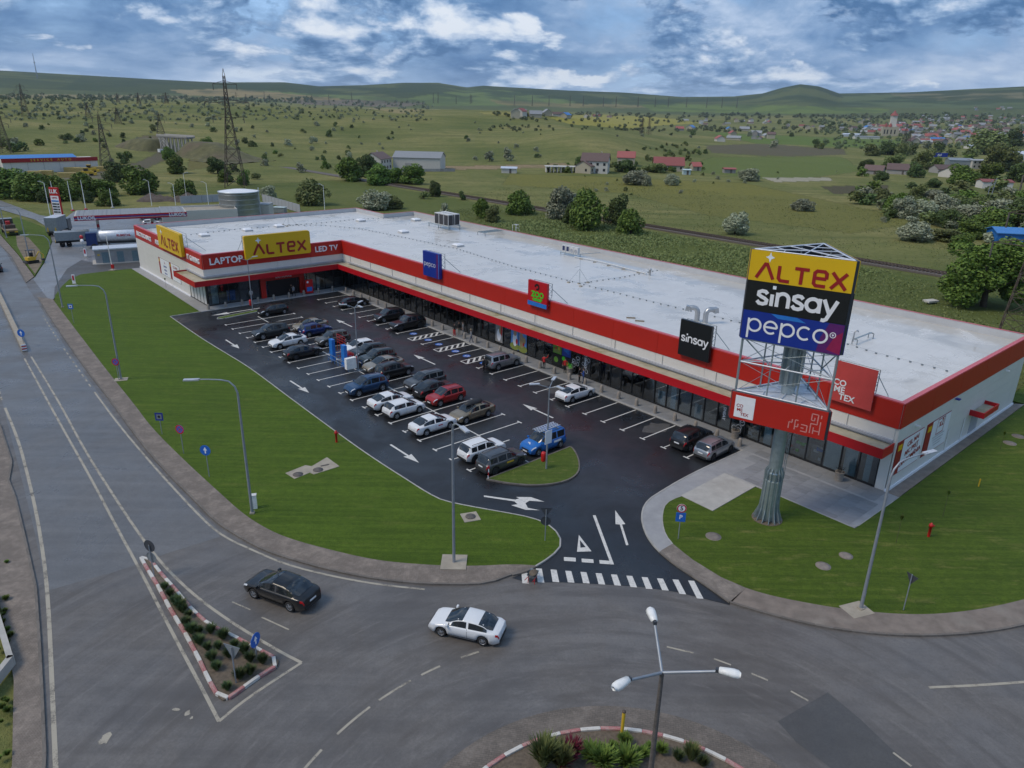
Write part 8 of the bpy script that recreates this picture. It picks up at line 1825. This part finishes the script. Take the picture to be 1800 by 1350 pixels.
MB().box((0, 0, 2.38), (1.3, 1.2, .08)).build('cab_roof', 'sign_back', e); MB().tube([(.7, 0, .8), (1.5, 0, 1.9), (2.2, 0, 1.2), (2.1, 0, .5)], .11, 6).build('boom', 'plastic_yellow', e); MB().box((2.0, 0, .35), (.4, .5, .4)).build('bucket', 'sign_back', e); MB().box((-1.2, 0, .3), (.12, 1.5, .4)).build('blade', 'sign_back', e)

# ================================================================ filling station
cA, cB = Vector((-91.3, 152.6)), Vector((-72.2, 162.6)); d = (cB-cA); Lc = d.length; ra = math.atan2(d.y, d.x); nrm = Vector((-d.y, d.x)).normalized(); cc = (cA+cB)/2+nrm*5.2
e = empty('station_canopy', (cc.x, cc.y, 0), ra, 'filling station canopy with a pale roof and dark red lettered edge', 'canopy')
MB().box((0, 0, 5.55), (Lc, 10.4, .7)).build('roof_slab', 'house_white', e); MB().box((0, 0, 5.95), (Lc-.6, 9.8, .12)).build('roof_sheet', 'roof_grey', e)
for k in range(24): MB().box((-Lc/2+.8+k*(Lc-1.6)/23, 0, 6.03), (.1, 9.6, .06)).build('roof_rib', 'roof_grey', e)
MB().box((0, -5.25, 5.55), (Lc+.05, .1, .98)).build('edge_band', 'fascia_red', e); MB().box((0, -5.32, 5.62), (Lc+.05, .05, .18)).build('edge_stripe', 'sign_blue', e); MB().box((0, -5.32, 5.42), (Lc+.05, .05, .08)).build('edge_stripe', 'house_white', e); MB().box((0, -5.32, 5.12), (Lc+.05, .05, .12)).build('edge_stripe', 'sign_magenta', e)
for x in (-Lc/2+2.3, Lc/2-1.9): placed(text_mesh('LUKOIL', .95, 'letter_white', .02, .03, 1.05), 'lettering', e, (x, -5.40, 5.55), rot=(math.pi/2, 0, 0))
for x in (-Lc/2+4, Lc/2-7):
    for y in (-1.5,):
        MB().box((x, y, 2.6), (.55, .45, 5.2)).build('column', 'house_white', e); o = MB().box((x+1.2, y, 1.0), (.9, .5, 1.9)).build('fuel_pump', 'house_white', e); MB().box((x+1.2, y-.27, 1.5), (.7, .04, .5)).build('pump_screen', 'sign_black', o); MB().box((x+1.2, y-.27, .8), (.8, .04, .6)).build('pump_panel', 'traffic_red', o); MB().box((x+.6, y, .08), (4.2, 1.2, .16)).build('pump_island', 'concrete', e); MB().box((x, y-.24, 3.4), (.5, .04, .7)).build('column_sign', 'traffic_red', e)
pS = P(352, 396); e = empty('station_shop', pS, ra, 'low white flat roofed filling station shop', 'building'); MB().box((0, 0, 1.9), (17, 10, 3.8)).build('wall', 'house_white', e); MB().box((0, 0, 3.86), (16.4, 9.4, .1)).build('roof', 'concrete_tan', e)
for a_, b2 in (((0, -4.9), (17, .2)), ((0, 4.9), (17, .2)), ((-8.4, 0), (.2, 9.6)), ((8.4, 0), (.2, 9.6))): MB().box((a_[0], a_[1], 4.05), (b2[0], b2[1], .5)).build('parapet', 'house_white', e)
MB().box((-8.53, 0, 3.3), (.06, 10, .5)).build('red_band', 'traffic_red', e); MB().box((-8.54, 0, 1.5), (.06, 7, 2.2)).build('shop_window', 'window_dark', e)
pt = P(107, 398); e = empty('price_totem', pt, R(-12), 'tall red and white fuel price totem with a logo', 'sign'); Wt = 2.6; e.scale = (.87,)*3
MB().box((0, 0, 4.3), (Wt, .5, 8.6)).build('white_body', 'letter_white', e); MB().box((0, 0, 9.4), (Wt+.1, .55, 2.2)).build('red_head', 'plastic_red', e); 
for sx in (-1, 1): MB().box((sx*(Wt/2+.05), 0, 4.3), (.12, .55, 8.6)).build('red_edge', 'plastic_red', e)
placed(text_mesh('LUK', 1.5, 'letter_white', .02, .03, .85), 'lettering', e, (0, -.32, 9.4), rot=(math.pi/2, 0, 0)); placed(text_mesh('LUKOIL', .5, 'traffic_red', .02, .01), 'lettering', e, (0, -.28, 7.75), rot=(math.pi/2, 0, 0))
MB().box((0, -.27, 6.9), (2.2, .06, .35)).build('blue_row', 'sign_cyan', e)
for k in range(4): o = MB().box((0, -.27, 6.1-.72*k), (2.1, .06, .4)).build('price_row', 'sign_black', e); placed(text_mesh(('7.19', '7.49', '7.29', '3.59')[k], .38, 'letter_white', .005), 'digits', o, (.4, -.32, 6.1-.72*k), rot=(math.pi/2, 0, 0))
for k, (x, z) in enumerate(((-.6, 3.1), (.7, 2.4), (.3, 2.4))): MB().box((x, -.27, z), (.4, .06, .3)).build('pictogram', 'traffic_red', e)
e = empty('transformer_building', P(210, 462), math.atan2(*(reversed((Vector(Q(247, 457))-Vector(Q(173, 462))).to_tuple()))), 'grey transformer building with blue grey doors and flat roof', 'building'); q = e; Wt = (Vector(Q(252, 457))-Vector(Q(173, 462))).length
MB().box((0, 1.7, 1.3), (Wt, 3.4, 2.6)).build('wall', 'pavement_grey', q); MB().box((0, 1.7, 2.7), (Wt+.5, 3.9, .22)).build('roof', 'steel_white', q); MB().box((0, 1.6, .08), (Wt+1.2, 4.6, .16)).build('base', 'concrete', q)
for x in (-.28, .05, .38): MB().box((Wt*x, -.02, 1.15), (1.1, .08, 2.0)).build('door', 'door_blue', q)
MB().box((-Wt*.42, -.02, 1.7), (.4, .06, .3)).build('warning_plate', 'plastic_yellow', q); MB().box((-Wt*.12, -.02, 1.7), (.5, .06, .6)).build('vent', 'roof_grey', q)
# water tank, plant room, fence
pk = P(425, 389); e = empty('water_tank', pk, 0, 'round galvanised water tank with a white rim', 'tank'); rt = 4.95; ht = 7.4
MB().lathe([(rt, -.1), (rt, ht), (rt+.12, ht), (rt+.12, ht+.25), (rt-.1, ht+.27)], 40, smooth=True).build('shell', 'tank_metal', e); MB().lathe([(rt-.05, ht+.2), (rt*.5, ht+.55), (0, ht+.7)], 40).build('lid', 'letter_white', e)
for k in range(6): MB().lathe([(rt+.015, 1.2*k+1), (rt+.05, 1.2*k+1.04), (rt+.015, 1.2*k+1.08)], 40).build('hoop', 'tank_metal', e)
ld = MB()
for s_ in (-.25, .25): ld.tube([(rt+.15, s_, 0), (rt+.15, s_, ht+1.2)], .04, 5)
for k in range(24): ld.tube([(rt+.15, -.25, .3+.36*k), (rt+.15, .25, .3+.36*k)], .025, 5)
ld.build('ladder', 'steel_white', e)
pb = P(448, 387); e = empty('plant_room', pb, R(5), 'plain white plant room beside the water tank', 'building'); MB().box((0, 2, 2.0), (8, 5, 4.0)).build('wall', 'house_white', e); MB().box((0, 2, 4.05), (8.2, 5.2, .12)).build('roof', 'roof_grey', e); MB().box((-1.5, -.53, 1.1), (1, .08, 2.1)).build('door', 'house_grey', e)
e = empty('teal_skip', P(492, 374), R(-10), 'small teal skip beside the concrete fence', 'skip'); MB().box((0, 0, .8), (3.4, 1.8, 1.4)).build('body', 'sign_back_grey', e); MB().box((0, 0, 1.55), (3.6, 2.0, .12)).build('lid', 'blind_teal', e)
for nm, (a_, b2), lab in (('x', ((318, 358), (392, 354)), 'grey concrete panel fence left of the water tank'), ('y', ((462, 354), (528, 374)), 'grey concrete panel fence right of the water tank')):
    a_, b2 = P(*a_), P(*b2); e = empty('panel_fence', a_, 0, lab, 'fence'); d = b2-a_; n_ = int(d.length/2.6)
    for k in range(n_):
        m_ = d*((k+.5)/n_); MB().box((m_.x, m_.y, 1.1), (d.length/n_-.12, .1, 2.2), math.atan2(d.y, d.x)).build('fence_panel', 'gutter_grey', e); m_ = d*(k/n_); MB().box((m_.x, m_.y, 1.15), (.16, .16, 2.35)).build('fence_post', 'house_grey', e)
for x, y, top, k in ((128, 370, 318, 1), (151, 368, 316, 1), (198, 365, 331, 0), (99, 372, 318, 0)):
    p = P(x, y); H_ = hz_at(p, x, top); e = empty('flag_pole', p, 0, 'white flag pole behind the filling station', 'flag pole', 'flag poles behind the filling station'); MB().tube([(0, 0, 0), (0, 0, H_)], [.14, .07], 8).build('pole', 'lamp_white', e); MB().lathe([(.5, -.05), (.5, .1), (.2, .3)], 10).build('foot', 'traffic_red' if k else 'concrete', e)
for x, y, H_, a_, lab in ((90, 386, 9, R(180), 'lamp post behind the price totem'), (267, 362, 7, R(180), 'lamp post behind the station canopy'), (309, 361, 6, R(180), 'short lamp post by the station shop'), (329, 356, 8.5, R(0), 'taller lamp post with two arms beside the soil heap'), (367, 362, 6.5, R(180), 'short lamp post before the concrete fence'), (571, 370, 7, R(180), 'grey lamp post beyond the left wing roof')):
    p = P(x, y); e = empty('station_lamp', p, a_, lab, 'lamp post'); MB().tube([(0, 0, 0), (0, 0, H_), (.8, 0, H_+.35)], [.09, .06, .045], 8).build('pole', 'lamp_white', e); MB().box((1.1, 0, H_+.38), (.7, .25, .1)).build('lamp_head', 'lamp_head', e)
p = P(198, 475, .1); e = empty('notice_pole', p, 0, 'white pole with a red box at the lawn corner by the station', 'pole'); MB().tube([(0, 0, 0), (-.1, 0, 6.5)], [.08, .05], 8).build('pole', 'lamp_white', e); MB().box((.15, -.1, .7), (.4, .35, .7)).build('red_box', 'plastic_red', e); MB().box((0, 0, .05), (1.0, 1.0, .1)).build('base', 'concrete_tan', e)
for x, y, lab in ((131, 500, 'small white cabinet pair at the lawn corner'), (151, 452, 'red and white sign board at the station entry')):
    p = P(x, y, 0); e = empty('road_sign', p, 0, lab, 'sign'); MB().box((0, 0, .9), (.5, .1, 1.5)).build('board', 'letter_white', e); MB().box((0, -.06, 1.1), (.3, .03, .8)).build('red_mark', 'traffic_red', e); MB().box((0, 0, .1), (.6, .3, .2)).build('foot', 'concrete', e)
p = P(148, 442); e = empty('road_sign', p, 0, 'round sign pair on a thin post at the station exit', 'road sign'); MB().tube([(0, 0, 0), (0, 0, 3.2)], .04, 6).build('post', 'lamp_grey', e)
for z, m_ in ((2.9, 'traffic_red'), (2.1, 'letter_white')): MB().lathe([(0, -.02), (.4, -.02), (.4, .02), (0, .02)], 16, (0, -.06, z), axis='Y').build('plate', m_, e)
mb = MB()
gg = np.random.default_rng(9)
for i in range(26):
    x, y = gg.uniform(262, 350), gg.uniform(348, 354); p = P(x, y); s_ = gg.uniform(1.2, 2.6); n_ = 8; mb.add([(p.x+s_*1.6*math.cos(6.28*k/n_), p.y+s_*math.sin(6.28*k/n_), -.1) for k in range(n_)]+[(p.x, p.y, s_*.75)], [(k, (k+1) % n_, n_) for k in range(n_)], 0, True)
o = mb.build('soil_heap', 'dark_soil'); tag(o, 'dark heap of dug soil behind the filling station', 'soil heap', None, 'stuff')
e = empty('lying_slab', P(1636, 530, .2), R(20), 'pale slab lying in the grass behind the roof', 'slab'); MB().box((0, 0, .1), (2.2, 1.3, .3)).build('slab', 'house_white', e)
for i in range(9):
    p = FW(60-i*.7+random.uniform(-.2, .2), -46+random.uniform(-1.5, 1.5), 0); e = empty('old_stake', p, 0, 'thin dark stake in the patch of posts behind the roof', 'stake', 'stakes in the patch behind the roof'); MB().tube([(0, 0, 0), (random.uniform(-.1, .1), 0, random.uniform(1.2, 2.0))], .06, 5).build('stake', 'rust', e)
# ================================================================ people
def person(loc, rz, top, bottom, label, pose='stand', hat=False, hair='hair', scale=1.0, cat='person'):
    """one skinned body, shaped by joints"""
    J = {}; V = []; Ed = []; Rd = []
    def jn(n_, p, r_, par=None):
        J[n_] = len(V); V.append(p); Rd.append(r_)
        if par: Ed.append((J[par], J[n_]))
    st = {'stand': .0, 'walk': .22}[pose if pose in ('stand', 'walk') else 'stand']
    jn('pelvis', (0, 0, .94), (.15, .11)); jn('waist', (0, 0, 1.10), (.135, .10), 'pelvis'); jn('chest', (0, 0, 1.30), (.165, .115), 'waist'); jn('collar', (0, 0, 1.45), (.09, .08), 'chest'); jn('neck', (0, -.01, 1.53), (.055, .055), 'collar'); jn('chin', (.0, -.02, 1.60), (.075, .085), 'neck'); jn('head', (0, -.015, 1.69), (.085, .10), 'chin'); jn('crown', (0, 0, 1.77), (.06, .07), 'head')
    for s_ in (-1, 1):
        k = str(s_); f = st*s_
        jn('hip'+k, (.10*s_, 0, .88), (.095, .10), 'pelvis'); jn('knee'+k, (.11*s_, -f*.55-.02, .50), (.062, .066), 'hip'+k); jn('ankle'+k, (.11*s_, -f+.02, .09), (.042, .045), 'knee'+k); jn('toe'+k, (.12*s_, -f-.15, .045), (.04, .035), 'ankle'+k)
        jn('shoulder'+k, (.20*s_, 0, 1.42), (.062, .062), 'collar'); 
        if pose == 'phone' and s_ == 1: jn('elbow'+k, (.26, -.05, 1.16), (.045, .045), 'shoulder'+k); jn('wrist'+k, (.14, -.26, 1.28), (.032, .032), 'elbow'+k); jn('hand'+k, (.10, -.32, 1.34), (.035, .025), 'wrist'+k)
        elif pose == 'raise' and s_ == -1: jn('elbow'+k, (-.40, -.08, 1.52), (.045, .045), 'shoulder'+k); jn('wrist'+k, (-.42, -.16, 1.78), (.032, .032), 'elbow'+k); jn('hand'+k, (-.42, -.18, 1.88), (.035, .025), 'wrist'+k)
        else: jn('elbow'+k, (.26*s_, .03+f*.3, 1.15), (.046, .046), 'shoulder'+k); jn('wrist'+k, (.27*s_, -.06+f*.5, .92), (.033, .033), 'elbow'+k); jn('hand'+k, (.27*s_, -.09+f*.55, .82), (.036, .028), 'wrist'+k)
        for q in range(3): 
            hx, hy, hz_ = V[J['hand'+k]]; jn('f%d' % q+k, (hx+.012*(q-1), hy-.015, hz_-.07), (.012, .012), 'hand'+k)
        hx, hy, hz_ = V[J['hand'+k]]; jn('th'+k, (hx-.03*s_, hy-.04, hz_-.015), (.012, .012), 'hand'+k)
    me = bpy.data.meshes.new('body'); me.from_pydata(V, Ed, []); o = bpy.data.objects.new('body', me); COL.objects.link(o)
    mod = o.modifiers.new('skin', 'SKIN'); sv = me.skin_vertices[0].data
    for i, r_ in enumerate(Rd): sv[i].radius = r_; sv[i].use_root = (i == 0)
    o.modifiers.new('sub', 'SUBSURF').levels = 1
    dg = bpy.context.evaluated_depsgraph_get(); nm = bpy.data.meshes.new_from_object(o.evaluated_get(dg)); bpy.data.objects.remove(o)
    nm.materials.clear()
    for m_ in ('skin', top, bottom, 'sign_black'): nm.materials.append(MATS[m_])
    for pl in nm.polygons:
        z = pl.center.z; x = abs(pl.center.x); pl.use_smooth = True
        hand = any((Vector(V[J['hand'+k]])-pl.center).length < .13 for k in ('1', '-1'))
        pl.material_index = 0 if (z > 1.52 and x < .16) or hand else (1 if z > .93 or (x > .2) else (2 if z > .10 else 3))
    e = empty('person', loc, rz, label, cat); e.scale = (scale,)*3
    b_ = bpy.data.objects.new('body', nm); link(b_, e)
    h_ = MB(); 
    prf = [(.10, 1.66), (.108, 1.72), (.10, 1.78), (.06, 1.825), (0, 1.835)] if not hat else [(.19, 1.75), (.12, 1.76), (.115, 1.84), (.06, 1.87), (0, 1.87)]
    h_.lathe(prf, 12, (0, .018 if not hat else 0, 0)); h_.build('hat' if hat else 'hair', 'cloth_khaki' if hat else hair, e)
    for sx in (-1, 1): MB().box((.033*sx, -.108, 1.70), (.022, .012, .012)).build('eye', 'sign_black', e); MB().box((.09*sx, -.01, 1.685), (.02, .04, .055)).build('ear', 'skin', e)
    MB().box((0, -.118, 1.675), (.022, .03, .04)).build('nose', 'skin', e); MB().box((0, -.106, 1.635), (.045, .012, .012)).build('mouth', 'letter_red', e)
    return e
def pp(px, py, rz, *a, z=.115, **k): return person(P(px, py, z), rz, *a, **k)
pp(442.5, 528, R(20), 'cloth_white', 'cloth_navy', 'person in a white shirt and dark trousers beside the entrance lamp post', pose='walk')
pp(467, 521, R(-40), 'cloth_navy', 'cloth_black', 'person in dark navy clothes by the red entrance post')
pp(513, 519, R(10), 'cloth_black', 'cloth_black', 'person in black standing at the shop entrance', pose='phone'); pp(517, 521, R(-120), 'cloth_grey', 'cloth_black', 'person in a grey top walking into the shop entrance', pose='walk')
pp(540, 511, R(30), 'cloth_orange', 'cloth_grey', 'person in an orange vest beside the red entrance board')
pp(799, 591, R(-30), 'cloth_black', 'cloth_red', 'person in a black top and red trousers on the walk'); pp(807, 588, R(20), 'cloth_black', 'cloth_khaki', 'person in a black jacket and khaki trousers on the walk'); pp(814, 588, R(-80), 'cloth_grey', 'cloth_grey', 'person all in grey beside the shop windows')
pp(828, 602, R(100), 'cloth_grey', 'cloth_jeans', 'person in a grey shirt and straw hat stepping off the kerb', pose='walk', hat=True)
pp(850, 655, R(60), 'cloth_black', 'cloth_black', 'person in black standing behind the silver off road car', z=.016)
pp(956, 649, R(150), 'cloth_red', 'cloth_black', 'person in a red jacket raising an arm at the pet shop', pose='raise'); pp(993, 655, R(-20), 'cloth_red', 'cloth_black', 'person in a red jacket among the bollards')
pp(1018, 672, R(60), 'cloth_black', 'cloth_black', 'person in a black coat talking beside the decorated glass'); pp(1025, 674, R(-100), 'cloth_blue', 'cloth_jeans', 'person in a blue jacket talking beside the decorated glass', pose='phone')
e = empty('advert_board', FW(88.6, 7.0, .11), F_ANG-math.pi/2, 'red advertising board standing at the shop entrance', 'advertising board'); MB().box((0, 0, 1.15), (1.25, .25, 2.2)).build('panel', 'plastic_red', e); MB().box((0, -.14, .75), (.9, .02, .7)).build('print', 'sign_cyan', e); MB().lathe([(0, -.01), (.18, -.01)], 14, (-.25, -.14, 1.9), axis='Y').build('logo_disc', 'letter_white', e); MB().box((0, 0, .03), (1.3, .6, .06)).build('foot', 'sign_black', e)
# ================================================================ pale air between here and the hills
def haze():
    m = bpy.data.materials.new('haze_air'); m.use_nodes = True; t = m.node_tree; t.nodes.clear()
    pv = t.nodes.new('ShaderNodeVolumePrincipled'); pv.inputs['Color'].default_value = (.72, .82, .95, 1); pv.inputs['Density'].default_value = HAZE; pv.inputs['Anisotropy'].default_value = .2
    t.links.new(pv.outputs[0], t.nodes.new('ShaderNodeOutputMaterial').inputs['Volume'])
    o = MB().box((0, 0, 180), (19000, 19000, 560)).build('haze', m); tag(o, 'pale air softening the far hills', None, None, 'stuff')
HAZE = .000045
if HAZE: haze()
